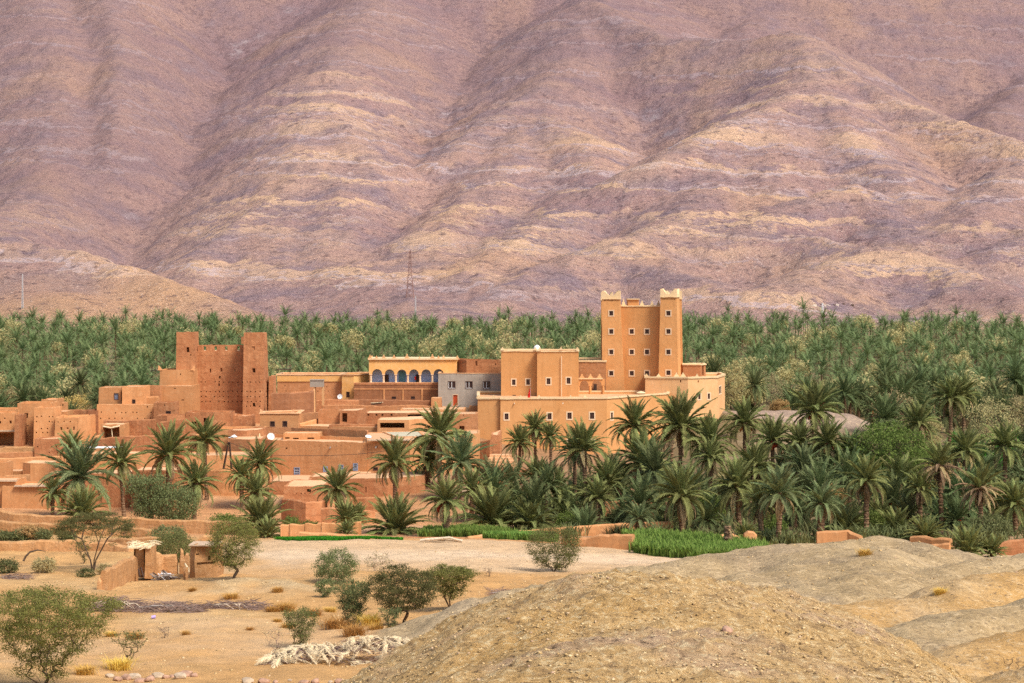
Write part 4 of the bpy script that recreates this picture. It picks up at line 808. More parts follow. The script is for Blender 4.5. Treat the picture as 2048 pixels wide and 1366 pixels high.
# ------------------------------------------------------------------ village centre
pl = Bld('long_house', 'very long smooth orange house front with barred blue-grey windows', 527, 279, Z(955, 279))
pl.block(pts2([(524, 280), (545, 278.6), (616, 277), (734, 274), (735, 284), (527, 292)]), Z(960, 279)-1, Z(881, 278), 'mud_orange', 'l', batter=.004, holes=[fr(1, 594, 943, 10, 15, 'grid'), fr(2, 651, 940, 7.5, 13, 'grid'), fr(2, 682, 937, 7.5, 13, 'grid'), fr(2, 711, 934, 7.5, 13, 'grid'), (1, 571, 575, 895, 898, .3)]+putlog(2, range(620, 730, 9), [891.5], .8, .3, 1.5, .8, 20), wob=.10, rough=.03, par=.5)
pl.block(pts2([(733, 274.2), (820, 273), (880, 278), (960, 288), (960, 296), (733, 290)]), Z(960, 274)-1, Z(881, 273.5), 'mud_orange', 'r', batter=.004, holes=[fr(0, 751, 937.5, 8, 5, 'wood'), (0, 750, 755, 892, 896, .3)], wob=.04, rough=.02, par=.12)
pl.box('slate_edge', 735, 819, 879.6, 882, 273, .9, 'slate')
for px, py in ((661, 894), (710, 890), (752, 893.5)):
    mb = MB(); d = 276. if px < 720 else 273.6; mb.tube([(X(px, d), d+.2, Z(py, d)), (X(px, d), d-.7, Z(py, d)-.1)], [.12, .1], 6); pl.part('spout', mb, 'wood_grey')
house('slot_room', 'low orange rooftop room with three narrow slots', [(566, 286), (640, 286)], 4, 866.5, 890, 'mud_orange', [(0, 570, 579, 874.5, 877.5, .7), (0, 586, 597, 875.5, 878.5, .7), (0, 615, 628, 875, 878, .7)], wob=.03, par=.1)
house('court_wall_house', 'long dark courtyard wall receding behind the slot room', [(500, 293), (582, 293), (735, 286)], 3, 855.5, 890, 'mud_brown', wob=.05, par=.6)
house('door_cabin', 'square roof cabin with a tall dark doorway in the village centre', [(679, 303), (714, 303), (730, 306)], 4, 821, 862, 'mud_red', [(0, 684.5, 694.5, 826, 844, 1.6)], wob=.08, par=.05)
house('plain_cube', 'plain brown cube left of the doorway cabin', [(636, 304), (681, 304)], 4, 820.5, 860, 'mud_brown', wob=.06, par=.3)
wallrun('roof_edge_wall', 'low wall under the doorway cabin terrace', [(658, 298, 849), (700, 298, 847.5), (756, 298, 848)], 'mud_red', .5, .06)
house('flat_terrace', 'wide flat roof terrace in the middle of the village', [(596, 299), (757, 296)], 6, 852, 880, 'mud_orange', wob=.04, par=.04)
wallrun('diagonal_wall', 'low diagonal parapet right of the twin window house', [(598, 299, 847), (640, 306, 836)], 'mud_orange', .45, .04)
os_ = house('open_pavilion', 'flat-roofed pavilion with a wide black opening', [(754, 295), (818, 295), (870, 300)], 6, 840, 880, 'mud_orange', [(0, 760, 809, 845.5, 856, 4.5)], wob=.05, par=.03)
slab = Bld('screed_roof', 'grey-green cement roof slab with raised edges below the pavilion', 766, 282, Z(875, 282), 'roof')
slab.block(pts2([(790, 281), (852, 281), (840, 292), (762, 292)]), Z(890, 281)-.5, Z(873, 281), 'mud_orange', batter=0, wob=.03, par=.08, th=.3, roof='screed')
house('slot_roof_house', 'low house with a long black slot and pale sloping roof', [(729, 310), (812, 310), (870, 312)], 6, 826, 850, 'mud_red', [(1, 815, 858, 829, 833.5, 2.)]+[(0, x-2, x+2, 828, 831.5, .5) for x in (737, 753, 765, 783)], wob=.05, par=.03)
house('bright_roof_house', 'house with a bright bare roof in front of the grey house', [(800, 325), (930, 325)], 7, 819, 840, 'mud_orange', wob=.06, par=.02)
house('palm_side_house', 'tall red-brown wall with a dark doorway behind the tallest centre palm', [(862, 304), (956, 304)], 6, 828, 905, 'mud_brown', [(0, 919, 929, 852, 868, 1.2), (0, 926, 928, 829, 831, .3)], wob=.05, par=.05)
wallrun('village_wall_upper', 'upper rough stone garden wall below the terrace', [(640, 338, 800), (700, 338, 798), (760, 338, 799), (865, 338, 801), (884, 338, 799)], 'mud_dark', .5, .1)
wallrun('village_wall_middle', 'middle rough garden wall with pale top in the village centre', [(645, 330, 810), (700, 330, 809), (762, 330, 812), (830, 330, 809), (870, 330, 813)], 'mud_brown', .5, .12)
wallrun('village_wall_lower', 'lower pale topped wall in the village centre', [(726, 320, 821), (790, 320, 822), (880, 320, 819)], 'mud_red', .6, .08)
house('gate_pier', 'rounded corner pier beside the grey house', [(862, 336), (883, 336)], 3, 796, 830, 'mud_orange', wob=.08, par=.05, cat='wall'); house('step_block', 'small pink block at the foot of the grey house', [(938, 331), (956, 331)], 2, 812, 835, 'mud_orange', wob=.1, par=.03, cat='wall')
wallrun('court_red_wall', 'dark red court wall right of the old kasbah', [(543, 320, 786), (578, 320, 785), (582, 320, 786), (620, 321, 784), (625, 326, 780)], 'mud_dark', .5, .06)
wallrun('court_red_wall', 'ragged red wall with a pillar between old kasbah and water tank', [(583, 325, 784), (610, 325, 783), (624, 325, 779)], 'mud_red', .5, .08); wallrun('court_inner_wall', 'inner court wall behind the water tank', [(608, 334, 802), (660, 334, 798), (718, 334, 801)], 'mud_red', .5, .06)
wallrun('court_low_wall', 'low wall in front of the water tank posts', [(600, 312, 826), (636, 312, 824), (640, 312, 822)], 'mud_brown', .45, .05); house('court_pillar_room', 'narrow orange room between the red court walls', [(572, 321), (586, 321)], 2, 787, 830, 'mud_orange', wob=.05, par=.05)
rr = thing('roof_rack', 'small dark slatted rack lying on a garden wall', 'rack', (X(753, 335), 335, Z(809, 335)))
for i in range(7):
    mb = MB(); mb.box((X(744+i*3, 335), 335, Z(808-.6*i/2, 335)), (.13, .5, .35), tilt=(.2, .3, .2)); ob('slat', mb.mesh('slat', M['wood_dark'], rr.location), rr)
mb = MB(); mb.box((X(754, 335), 335, Z(805.2, 335)), (2.1, .3, .08), tilt=(0, -.05, 0)); ob('rail', mb.mesh('rail', M['straw_pale'], rr.location), rr)
# right of centre, in front of the lower house
wallrun('garden_stair_wall', 'sloping red garden wall left of the lower house', [(930, 300, 889), (955, 299, 884), (981, 298, 879)], 'mud_red', .6, .08)
house('stair_tower', 'red brick stair block against the lower house front', [(981, 300), (1001, 300), (1003, 306)], 6, 870, 945, 'mud_red', wob=.08, rough=.06, par=.05, cat='wall')
stp = thing('garden_steps', 'flight of pale worn earthen steps below the lower house', 'steps', (X(1000, 292), 292, Z(935, 292)))
for i in range(5):
    mb = MB(); dd = 297-1.1*i; mb.box((X(1002+i*.4, dd), dd+1, Z(910+6*i, dd)-.5), (3.4+.35*i, 2.2, 1.0)); ob('step', mb.mesh('step', M['roof_earth'], stp.location), stp)
wallrun('red_terrace_wall', 'dark red retaining wall below the garden steps', [(955, 280, 936), (985, 278, 934), (1030, 278, 935), (1070, 278, 940)], 'mud_dark', .6, .08); wallrun('red_garden_wall', 'lower red garden wall behind the centre palms', [(940, 266, 962), (1000, 264, 958), (1060, 262, 965)], 'mud_red', .5, .1)
# front row below the long house
house('front_flat_house', 'broad flat-roofed house in front of the barred windows', [(537, 262), (612, 261), (620, 262)], 9, 962, 1015, 'mud_red', wob=.08, par=.04); house('front_flat_wing', 'flat earthen wing with a black square hole in its wall', [(566, 250), (652, 250)], 9, 973, 1040, 'mud_red', [(0, 614, 622, 978, 984, 1.)]+putlog(0, [583, 594, 603, 609], [987], 1., .4, 1., .9, 22), wob=.12, par=.04)
house('front_step_house', 'low brown wall house with pale top under the barred windows', [(618, 266), (705, 266), (745, 270)], 6, 953.5, 1000, 'mud_brown', wob=.07, par=.05); house('front_right_house', 'plain red-brown house front left of the centre palms', [(692, 258), (775, 258), (850, 262)], 7, 957, 1012, 'mud_red', [(0, 731, 733, 974, 985, .25)], wob=.07, par=.05)
wallrun('curved_garden_wall', 'curving red garden wall below the front houses', [(566, 238, 998), (590, 236, 999), (612, 235, 1004), (640, 236, 1003), (650, 240, 998)], 'mud_red', .5, .1)
wallrun('garden_block_wall', 'stepped red wall block beside the low palms', [(642, 231, 1016), (665, 231, 1015), (720, 231, 1019), (748, 232, 1022)], 'mud_red', .6, .1); wallrun('upper_garden_wall', 'upper garden wall with pale top behind the low palms', [(700, 245, 995), (745, 245, 996), (760, 246, 996)], 'mud_red', .5, .08)
# walls around the green fields
fw = thing('field_retaining_wall', 'cracked orange retaining wall behind the bright green plot', 'wall', (X(560, 205), 205, Z(1085, 205)))
for a, c in ((561, 578), (579, 609), (610.2, 642), (643.5, 683), (706, 722)):
    bb = MB(); 
    d = 207. ; zt_, zb_ = Z(1049-(a-560)*.035, d), Z(1090, d)-.5; x0, x1 = X(a, d), X(c, d); n = 6
    for i in range(n+1):
        x = x0+(x1-x0)*i/n; zz = zt_+.12*float(pn(x*1.3, 4., 5)); w = .05*float(pn(x*2, 1., 6)); bb.v += [(x, d+w-.1*(i in (0, n)) , zb_), (x, d+w, zz-.1), (x, d+.12, zz), (x, d+.5, zz-.05), (x, d+.5, zb_)]
    for i in range(n):
        for k_ in range(4): q = i*5+k_; bb.f.append((q, q+5, q+6, q+1))
    bb.f.append((0, 1, 2, 3, 4)); bb.f.append(tuple(n*5+k_ for k_ in range(5))[::-1]); ob('wall_panel', bb.mesh('wall_panel', M['mud_orange'], fw.location), fw)
wallrun('field_bank_wall', 'long low rounded earth wall along the bright green plot', [(599, 202, 1063.5), (640, 202, 1065), (700, 201, 1069), (762, 200, 1073)], 'mud_orange', .8, .07)
for i, (a, c, y) in enumerate(((740, 752, 1080), (753, 762, 1079.5), (763.5, 776, 1081))): house('mud_block', ('left', 'middle', 'right')[i]+' one of three squat earth blocks at the green plot corner', [(a, 193), (c, 193)], .9, y, 1096, 'mud_orange', cat='block', group='earth blocks at the plot corner', wob=.06, rough=.05, par=.02, th=.1, roof=None)
wallrun('field_kerb', 'long low pale kerb wall in front of the garden', [(806, 199, 1081.5), (870, 198, 1082), (960, 196, 1084), (1060, 194.5, 1086), (1130, 193, 1088)], 'mud_field', .5, .04); wallrun('garden_bed_wall', 'thin red bed wall behind the kerb', [(812, 206, 1076), (870, 205, 1077), (930, 204, 1079)], 'mud_red', .4, .06)
wallrun('crop_wall_long', 'long orange wall dividing the maize plots', [(934, 203, 1073), (985, 206, 1067), (1075, 211, 1058), (1180, 214, 1050), (1345, 217, 1042)], 'mud_orange', .5, .08)
wallrun('ruined_wall', 'isolated crumbling thick earth wall beside the maize', [(1130, 192, 1074), (1146, 191, 1071), (1175, 190.5, 1075), (1200, 190, 1069.5), (1240, 189.5, 1068.5), (1267, 189, 1068.5)], 'mud_orange', 1.0, .12)
wallrun('palm_garden_wall', 'orange garden wall glimpsed between palms below the lower house', [(1190, 250, 1000), (1230, 250, 995), (1265, 250, 990), (1345, 250, 988)], 'mud_orange', .5, .1); wallrun('palm_shade_wall', 'shaded red wall with dark gaps among the palms', [(1210, 232, 1003), (1260, 232, 1001), (1330, 233, 1005)], 'mud_red', .5, .12)
wallrun('right_ruin_wall', 'short flat-topped orange wall stub behind the grey badland hill', [(1633, 197, 1064), (1662, 197, 1061.5), (1696, 197, 1060), (1722, 196, 1073)], 'mud_orange', .8, .08); wallrun('right_low_wall', 'broken orange wall dipping behind the badland crest', [(1824, 192, 1073), (1850, 191, 1071), (1868, 190, 1077), (1902, 189, 1077)], 'mud_orange', .8, .1)
wallrun('right_front_wall', 'low curved wall in front of the broken orange wall', [(1840, 183, 1096), (1858, 182, 1091), (1900, 181, 1086)], 'mud_orange', .7, .08); wallrun('right_edge_wall', 'red wall at the right edge under the low palms', [(1996, 190, 1088), (2020, 190, 1080), (2060, 190, 1076), (2110, 190, 1076)], 'mud_red', .7, .08)
for i, (a, c, y) in enumerate(((1441, 1478, 1065), (1488, 1513, 1062))): wallrun('mound_wall', ('wider', 'narrower')[i]+' rounded orange earth lump behind the maize', [(a, 199, y+6), ((a+c)/2-5, 199, y), ((a+c)/2+6, 199, y+1), (c, 199, y+8)], 'mud_orange', 1.2, .1)

# ------------------------------------------------------------------ field walls and ruin on the left
wallrun('field_wall', 'uppermost long earthen field wall at the left, under the palms', [(4, 222, 1020), (30, 221, 1027), (110, 220, 1031), (190, 219, 1033), (260, 219, 1034), (330, 218, 1039), (410, 217, 1040), (462, 216, 1043), (497, 215, 1048), (512, 211, 1062)], 'mud_field', .7, .1)
wallrun('field_wall', 'second long earthen field wall, behind the flat-topped acacia', [(-60, 207, 1040), (0, 206, 1041), (70, 205, 1046), (120, 204, 1047), (250, 204, 1053), (300, 203, 1058), (345, 203, 1062)], 'mud_field', .7, .1)
wallrun('field_wall', 'third long earthen field wall, with shrubs in front at the left', [(-60, 184, 1084), (0, 184, 1084), (80, 184, 1080), (160, 184, 1080), (230, 183, 1087), (262, 182, 1093)], 'mud_field', .8, .12)
wallrun('field_wall', 'short field wall joining the ruin from behind', [(200, 190, 1080), (250, 188, 1076), (310, 187, 1074), (335, 188, 1075)], 'mud_field', .7, .12); wallrun('rubble_wall', 'broken rubble wall with pale crest right of the ruin', [(395, 180, 1077), (408, 180, 1070), (423, 180, 1070), (432, 180, 1080)], 'mud_field', 1.0, .15)
rg = Bld('gatehouse_ruin', 'ruined earthen gatehouse with a ragged thatch fringe', 262, 153, Z(1150, 153), 'ruin')
rg.block(poly([(268, 153.6), (288, 153.2)], 1.6), Z(1156, 153), Z(1096, 153.4), 'mud_field', 'a', holes=[(0, 269, 272, 1099, 1142, .25)], wob=.15, rough=.07, par=.05, step=.5); rg.block(poly([(289, 152.6), (304, 152.6)], 2.2), Z(1156, 153), Z(1095, 152.6), 'mud_field', 'b', wob=.1, rough=.06, par=.05, step=.5)
mb = MB(); r_ = random.Random(3)
for i in range(60):
    x = X(257+49*r_.random(), 153); y = 152.2+2.6*r_.random(); z = Z(1092.5, 153)+r_.uniform(-.06, .25); a = r_.uniform(-3.1, 3.1); l = r_.uniform(.25, .7); mb.tube([(x-l*math.cos(a), y-l*math.sin(a), z-.08), (x, y, z+.03), (x+l*math.cos(a), y+l*math.sin(a), z-.1)], [.02, .035, .015], 3)
mb.box((X(281, 153), 153.6, Z(1093.5, 153)), (1.75, 2.4, .12)); rg.part('thatch', mb, 'straw_pale')
wallrun('ruin_wall', 'sloping ruined wall stepping down left of the gatehouse', [(207, 141, 1142), (214, 142, 1136), (226, 144, 1132), (240, 146.5, 1122), (255, 150, 1117), (270, 153, 1113)], 'mud_field', .5, .15); wallrun('ruin_stub', 'small standing stub at the foot of the sloping ruined wall', [(196, 141, 1158), (199, 141, 1153), (204, 141, 1160)], 'mud_field', .6, .15)
wallrun('ruin_back_wall', 'low lumpy back wall of the ruin with broken top', [(304, 156, 1107), (315, 156.5, 1103), (324, 157, 1111), (335, 157, 1110), (352, 157, 1110), (355, 157, 1124)], 'mud_field', .6, .16); wallrun('ruin_pillar', 'two thin leaning wall teeth inside the ruin', [(360, 157, 1118), (362, 157, 1095), (366, 157, 1100), (368, 157, 1112), (372, 157, 1104), (377, 157, 1105), (379, 157, 1120)], 'mud_field', .5, .08, step=.2)
r2 = house('ruin_room', 'roofless ruined earthen room with eroded hollows', [(379, 152), (390, 151.5), (436, 152.5)], 3, 1091, 1146, 'mud_field', [(1, 389.5, 392, 1093, 1108, .4), (1, 392, 399, 1108, 1110, .3), (1, 423, 430, 1094, 1106, .5), (1, 395, 431, 1125, 1127, .25), (1, 417, 422, 1112, 1121, .3)], wob=.25, rough=.1, par=1.4, th=.5, step=.5)
r2.box('roof_slab', 377, 436, 1090.2, 1092.4, 151.4, 2.4, 'slate')
for i in range(5): wallrun('ruin_debris', ['largest', 'second', 'middle', 'fourth', 'smallest'][i]+' fallen lump of earth wall beside the ruined room', [(372+i*3-8*(i % 2), 149.5+i*.5, 1136-i*2), (376+i*4-8*(i % 2), 149.5+i*.5, 1134-i*2)], 'mud_field', .4, .1, 'rubble', group='fallen lumps in the ruin') if i < 2 else None
wp = thing('plank_pile', 'heap of grey and white weathered planks in the ruin', 'planks', (X(318, 151), 151, gz(X(318, 151), 151)))
for i in range(22):
    x = X(306+38*r_.random(), 151); y = 150.6+r_.random()*1.2; z = gz(x, y)+.1+r_.random()*.6*(1-abs(x-X(322, 151))/1.2 if abs(x-X(322, 151)) < 1.2 else 0)
    mb = MB(); mb.box((x, y, z), (r_.uniform(.7, 1.3), .13, .05), tilt=(r_.uniform(-.4, .4), r_.uniform(-.1, .9), r_.uniform(-.5, .5))); ob('plank', mb.mesh('plank', M[r_.choice(['wood_grey', 'wood_grey', 'wood_dark', 'white', 'teal'])], wp.location), wp)
lf = thing('leaning_frame', 'dark broken wooden frame leaning on the gatehouse', 'frame', (X(281, 151), 151, gz(X(281, 151), 151)))
for (a, b_) in (((274, 1140), (280, 1154)), ((279, 1138), (287, 1153)), ((279, 1154), (287, 1153))):
    mb = MB(); mb.tube([(X(a[0], 151), 151.6, Z(a[1], 151)), (X(b_[0], 151), 151, Z(b_[1], 151))], [.07, .07], 5); ob('beam', mb.mesh('beam', M['wood_dark'], lf.location), lf)
mb = MB(); mb.tube([(X(368, 151.5), 152, Z(1129, 151.5)), (X(375, 151.5), 151.5, Z(1136, 151.5)), (X(379, 151.5), 151, Z(1143, 151.5))], [.06, .12, .09], 6); lb = ob('bleached_branch', mb.mesh('bleached_branch', M['straw_pale'])); tag(lb, 'pale bleached branch propped beside the ruined room', 'branch')

# ------------------------------------------------------------------ dishes, poles, cable, laundry, people, pylon
def dish(label, px, py, D, r, tilt=-.35, yaw=.1):
    t = thing('satellite_dish', label, 'satellite dish', (X(px, D), D, Z(py, D)-r*1.3), 'satellite dishes'); mb = MB(); n = 18; c = Vector((0, 0, r*1.3)); Mx = Euler((R(90)+tilt, 0, yaw)).to_matrix()
    for k_, (rr_, zz) in enumerate(((.05, -.22), (.5, -.17), (.85, -.07), (1, 0), (1, .03))):
        for j in range(n): a = 2*math.pi*j/n; mb.v.append(tuple(c+Mx @ Vector((rr_*r*math.cos(a), rr_*r*math.sin(a), zz*r))))
    for k_ in range(4):
        for j in range(n): mb.f.append((k_*n+j, k_*n+(j+1) % n, (k_+1)*n+(j+1) % n, (k_+1)*n+j))
    mb.f.append(tuple(range(n))[::-1]); ob('reflector', mkmesh('reflector', mb.v, mb.f, [M['white']], smooth=True), t)
    mb = MB(); mb.tube([(0, .15, 0), (0, .12, r*1.2)], [.045, .045], 6); ob('mast', mkmesh('mast', mb.v, mb.f, [M['steel']]), t)
    mb = MB(); mb.tube([c+Mx @ Vector((0, -r*.9, 0)), c+Mx @ Vector((0, -r*.1, r*.8))], [.025, .02], 5); mb.box(c+Mx @ Vector((0, -r*.08, r*.82)), (.12, .12, .16)); ob('feed_arm', mkmesh('feed_arm', mb.v, mb.f, [M['steel']]), t)
dish('large white satellite dish on the roof above the long orange house', 542, 872.5, 284, .52, -.3, .2); dish('small white satellite dish below the ochre house', 680, 793, 340, .45, -.3, -.2); dish('white satellite dish tipped flat on the roof left of the cement slab', 737, 873, 279, .45, -1.1, .4)
mb = MB(); d = 284.; mb.tube([(X(519, d), d, Z(880, d)), (X(519, d), d, Z(872, d)), (X(519, d), d, Z(867, d))], [.16, .13, .07], 7); fi = ob('roof_finial', mb.mesh('roof_finial', M['cornice'])); tag(fi, 'small pale pointed finial left of the large satellite dish', 'finial')
mb = MB(); mb.add([(X(456, 281), 281, Z(875.5, 281)), (X(475, 281), 281, Z(874, 281)), (X(466, 281), 282.6, Z(870.5, 281)), (X(456, 281), 281.2, Z(875.5, 281)-.12), (X(475, 281), 281.2, Z(874, 281)-.12), (X(466, 281), 282.8, Z(870.5, 281)-.1)], [(0, 1, 2), (5, 4, 3), (0, 3, 4, 1), (1, 4, 5, 2), (2, 5, 3, 0)]); tag(ob('plastic_sheet', mb.mesh('plastic_sheet', M['white'])), 'bright white sheet spread on the brown corner house roof', 'sheet')
jp = thing('joined_poles', 'two tall dark wooden poles joined at the top like a narrow A', 'pole', (X(455, 260), 260, Z(936, 260)))
for (a, b_) in ((447, 457), (463, 459)):
    mb = MB(); mb.tube([(X(a, 260), 260, Z(938, 260)), (X(b_, 260), 260, Z(884, 260))], [.15, .11], 8); ob('pole', mb.mesh('pole', M['wood_dark'], jp.location), jp)
mb = MB(); mb.tube([(X(456, 260), 259.9, Z(886, 260)), (X(460, 260), 259.9, Z(886, 260))], [.06, .06], 5); ob('bracket', mb.mesh('bracket', M['wood_dark'], jp.location), jp)
mb = MB(); pts = [(X(458, 260), 260, Z(885, 260))]+[(X(p, d), d, Z(y, d)) for p, y, d in ((530, 910, 272), (600, 911.5, 274), (660, 911, 273.5), (720, 908, 272), (770, 902, 271), (820, 894, 270), (880, 883, 276))]; mb.tube(pts, [.03]*len(pts), 4); tag(ob('power_cable', mb.mesh('power_cable', M['black_cable'])), 'thin dark power cable sagging along the long orange house', 'cable')
ld = thing('laundry', 'white and pink washing spread on the flat roof edge', 'laundry', (X(270, 247), 247, Z(975, 247)))
mb = MB(); mb.box((X(271, 247), 248, Z(977.5, 247)), (1.5, 2.2, .22)); ob('roof_board', mb.mesh('roof_board', M['roof_earth'], ld.location), ld)
for i in range(5):
    mb = MB(); mb.box((X(264+i*3, 247), 247.2+.2*(i % 3), Z(974.5, 247)), (.3, .45, .14), tilt=(.3*(i-2), .2, i*.7)); ob('cloth', mb.mesh('cloth', M['white' if i % 2 else 'pink_cloth'], ld.location), ld)
def skin_person(name, label, loc, joints, edges, radii, mats_ranges):
    me = bpy.data.meshes.new(name); me.from_pydata(joints, edges, []); o_ = ob(name, me); o_.location = loc
    sk = o_.modifiers.new('skin', 'SKIN'); o_.modifiers.new('sub', 'SUBSURF').levels = 1; o_.modifiers['sub'].render_levels = 1
    for v, r in zip(me.skin_vertices[0].data, radii): v.radius = (r, r)
    me.skin_vertices[0].data[0].use_root = True; me.materials.append(M['cloth_dark']); return tag(o_, label, 'person')
J = [(0, 0, .5), (0, .02, .75), (0, .03, .98), (0, .02, 1.1), (-.2, .02, 1.0), (-.26, -.1, .76), (-.16, -.24, .66), (.2, .02, 1.0), (.26, -.1, .76), (.16, -.24, .66), (-.1, -.02, .46), (-.12, -.05, .24), (-.12, -.08, .02), (.1, -.02, .46), (.12, -.05, .24), (.12, -.08, .02)]
E_ = [(0, 1), (1, 2), (2, 3), (2, 4), (4, 5), (5, 6), (2, 7), (7, 8), (8, 9), (0, 10), (10, 11), (11, 12), (0, 13), (13, 14), (14, 15)]
pe = skin_person('person', 'person in dark clothes and white headcloth standing on the laundry house roof', (X(288, 246.5), 247.6, Z(978, 246.5)), J, E_, [.13, .14, .15, .06, .07, .055, .04, .07, .055, .04, .09, .07, .06, .09, .07, .06], None)
mb = MB(); mb.tube([(0, .02, 1.08), (0, .0, 1.14), (0, -.01, 1.2), (0, -.01, 1.28), (0, 0, 1.33)], [.06, .085, .1, .085, .03], 10); ob('head', mkmesh('head', mb.v, mb.f, [M['skin']], smooth=True), pe)
mb = MB(); mb.tube([(0, .05, 1.12), (0, .05, 1.2), (0, .04, 1.3), (0, .02, 1.37)], [.09, .115, .11, .04], 10); ob('headcloth', mkmesh('headcloth', mb.v, mb.f, [M['white']], smooth=True), pe)
mb = MB(); mb.tube([(0, -.01, .02), (0, -.01, .3), (0, 0, .55)], [.2, .17, .145], 10); ob('skirt', mkmesh('skirt', mb.v, mb.f, [M['red_cloth']], smooth=True), pe)
def lattice(name, label, px, py0, py1, w0, w1, mat, nlev=8, arms=3):
    d = mountain_hit(px, py1); zb_, zt_ = Z(py1, d)-1, Z(py0, d); x = X(px, d); W0, W1 = w0*d/F, w1*d/F; t = thing(name, label, 'pylon', (x, d, zb_)); H = zt_-zb_; r = max(.13, H*.004)
    def c(l, i): u = l/nlev; w = (W0+(W1-W0)*min(1, u*1.25)**.8)/2; return Vector(((-w, w, w, -w)[i], (-w, -w, w, w)[i], u*H))
    for i in range(4): mb = MB(); mb.tube([c(l, i) for l in range(nlev+1)], [r*1.3]*(nlev+1), 4); ob('leg', mkmesh('leg', mb.v, mb.f, [M[mat]]), t)
    mb = MB()
    for l in range(nlev):
        for i in range(4):
            j = (i+1) % 4; mb.tube([c(l, i), c(l+1, j)], [r*.7]*2, 3); mb.tube([c(l, j), c(l+1, i)], [r*.7]*2, 3)
    ob('bracing', mkmesh('bracing', mb.v, mb.f, [M[mat]]), t)
    for a in range(arms):
        zz = H*(.72+.11*a); mb = MB(); mb.tube([(-W0*.55, 0, zz), (W0*.55, 0, zz)], [r, r], 4); ob('cross_arm', mkmesh('cross_arm', mb.v, mb.f, [M[mat]]), t)
lattice('pylon', 'rust coloured lattice power pylon on the mountain foot', 820, 499, 594, 16, 3.5, 'rust', 9, 3)
lattice('lattice_mast', 'thin white lattice mast left on the mountain foot', 45, 548, 621, 3.2, 1.2, 'steel', 10, 1); lattice('lattice_mast', 'thin pale lattice mast just right of the rust pylon', 831, 592, 642, 3, 1.4, 'steel', 8, 1); lattice('lattice_mast', 'short pale lattice mast among white ruins at the right', 1645, 606, 628, 3.4, 2, 'white', 5, 1)
d = 1150.
for i, px in enumerate((801, 932)): mb = MB(); mb.tube([(X(px, d), d, -2), (X(px, d), d, Z(626, d))], [.2, .13], 6); tag(ob('wooden_pole', mb.mesh('wooden_pole', M['wood_dark'])), ('lone thin wooden pole left of the pale mast at the mountain foot', 'lone thin wooden pole behind the grove, between pale mast and kasbah')[i], 'pole')
d = mountain_hit(1640, 611); rn = thing('stone_ruins', 'row of pale ruined stone walls at the mountain foot on the right', 'ruin', (X(1630, d), d, Z(613, d)))
for i in range(26):
    px = 1542+166*(i/25.)+r_.uniform(-3, 3); py = 611+r_.uniform(-2.5, 3)-(1.5 if px > 1670 else 0); dd = mountain_hit(px, py+1); mb = MB(); w = r_.uniform(.8, 2.6); mb.box((X(px, dd), dd-.3, Z(py, dd)-.2), (w, r_.uniform(.7, 1.5), r_.uniform(.7, 1.7)), rz=r_.uniform(-.5, .5)); ob('wall', mb.mesh('wall', M[r_.choice(['stone_far', 'stone_far', 'stone_far', 'bark'])], rn.location), rn)

# ------------------------------------------------------------------ palms
def frond_arrays(n, arch, L=1.0, wid=.12, lw=.018, seed=0, fold=.5, rach=.012, droop=.25):
    """one pinnate leaf of unit length along +X, arching down; returns verts, tris"""
    r = random.Random(seed); V = []; T = []
    m = 7; ptsx = [(0, 0, 0)]; ang = 0; N = 40
    for i in range(N):
        s = (i+1)/N; ang = -arch*s**1.4; x, y, z = ptsx[-1]; ptsx.append((x+math.cos(ang)/N, 0, z+math.sin(ang)/N))
    def P(s): i = min(N-1, int(s*N)); f = s*N-i; a, b = ptsx[i], ptsx[i+1]; return Vector((a[0]+(b[0]-a[0])*f, 0, a[2]+(b[2]-a[2])*f))
    def dirv(s): return (P(min(1, s+.02))-P(max(0, s-.02))).normalized()
    for i in range(m):
        s = i/(m-1); p = P(s); w = rach*(1.6-1.4*s); V += [tuple(p+Vector((0, -w, 0))), tuple(p+Vector((0, w, 0))), tuple(p+Vector((0, 0, -w)))]
    for i in range(m-1):
        a = i*3
        for j in range(3): k2_ = (j+1) % 3; T += [(a+j, a+k2_, a+3+k2_), (a+j, a+3+k2_, a+3+j)]
    for i in range(n):
        s = .1+.9*i/(n-1); p = P(s); d = dirv(s); up = Vector((0, 1, 0)).cross(d)*-1
        l = wid*(.35+.65*math.sin(min(1, s*1.55+.12)*math.pi*.62))*(1-.72*max(0, s-.55)/.45)*r.uniform(.85, 1.12)
        for sg in (-1, 1):
            o_ = (Vector((0, sg, 0))*math.cos(fold)+up*math.sin(fold)*r.uniform(.5, 1.2)); o_ = (o_+d*(.55+1.1*s)).normalized()
            tip = p+o_*l+Vector((0, 0, -droop*l*r.uniform(.2, 1))); mid = p+o_*l*.45; wv = d*lw; b = len(V)
            V += [tuple(p-wv*.4), tuple(mid+wv), tuple(tip), tuple(mid-wv)]; T += [(b, b+1, b+2), (b, b+2, b+3)]
    return np.array(V), np.array(T)
FR = {}
for key, arch, mat in (('a', .35, 'frond'), ('b', .9, 'frond'), ('c', 1.5, 'frond'), ('la', .4, 'frond_light'), ('lb', 1.1, 'frond_light'), ('dry', 1.7, 'frond_dry'), ('dryb', 1.0, 'frond_dry')):
    FR[key] = [mktri('frond', *frond_arrays(36, arch+.14*v, seed=v*9+len(key), droop=.45 if mat != 'frond_dry' else .9, wid=.20 if mat != 'frond_dry' else .13, lw=.017, fold=.42 if mat != 'frond_dry' else .1), M[mat]) for v in range(3)]
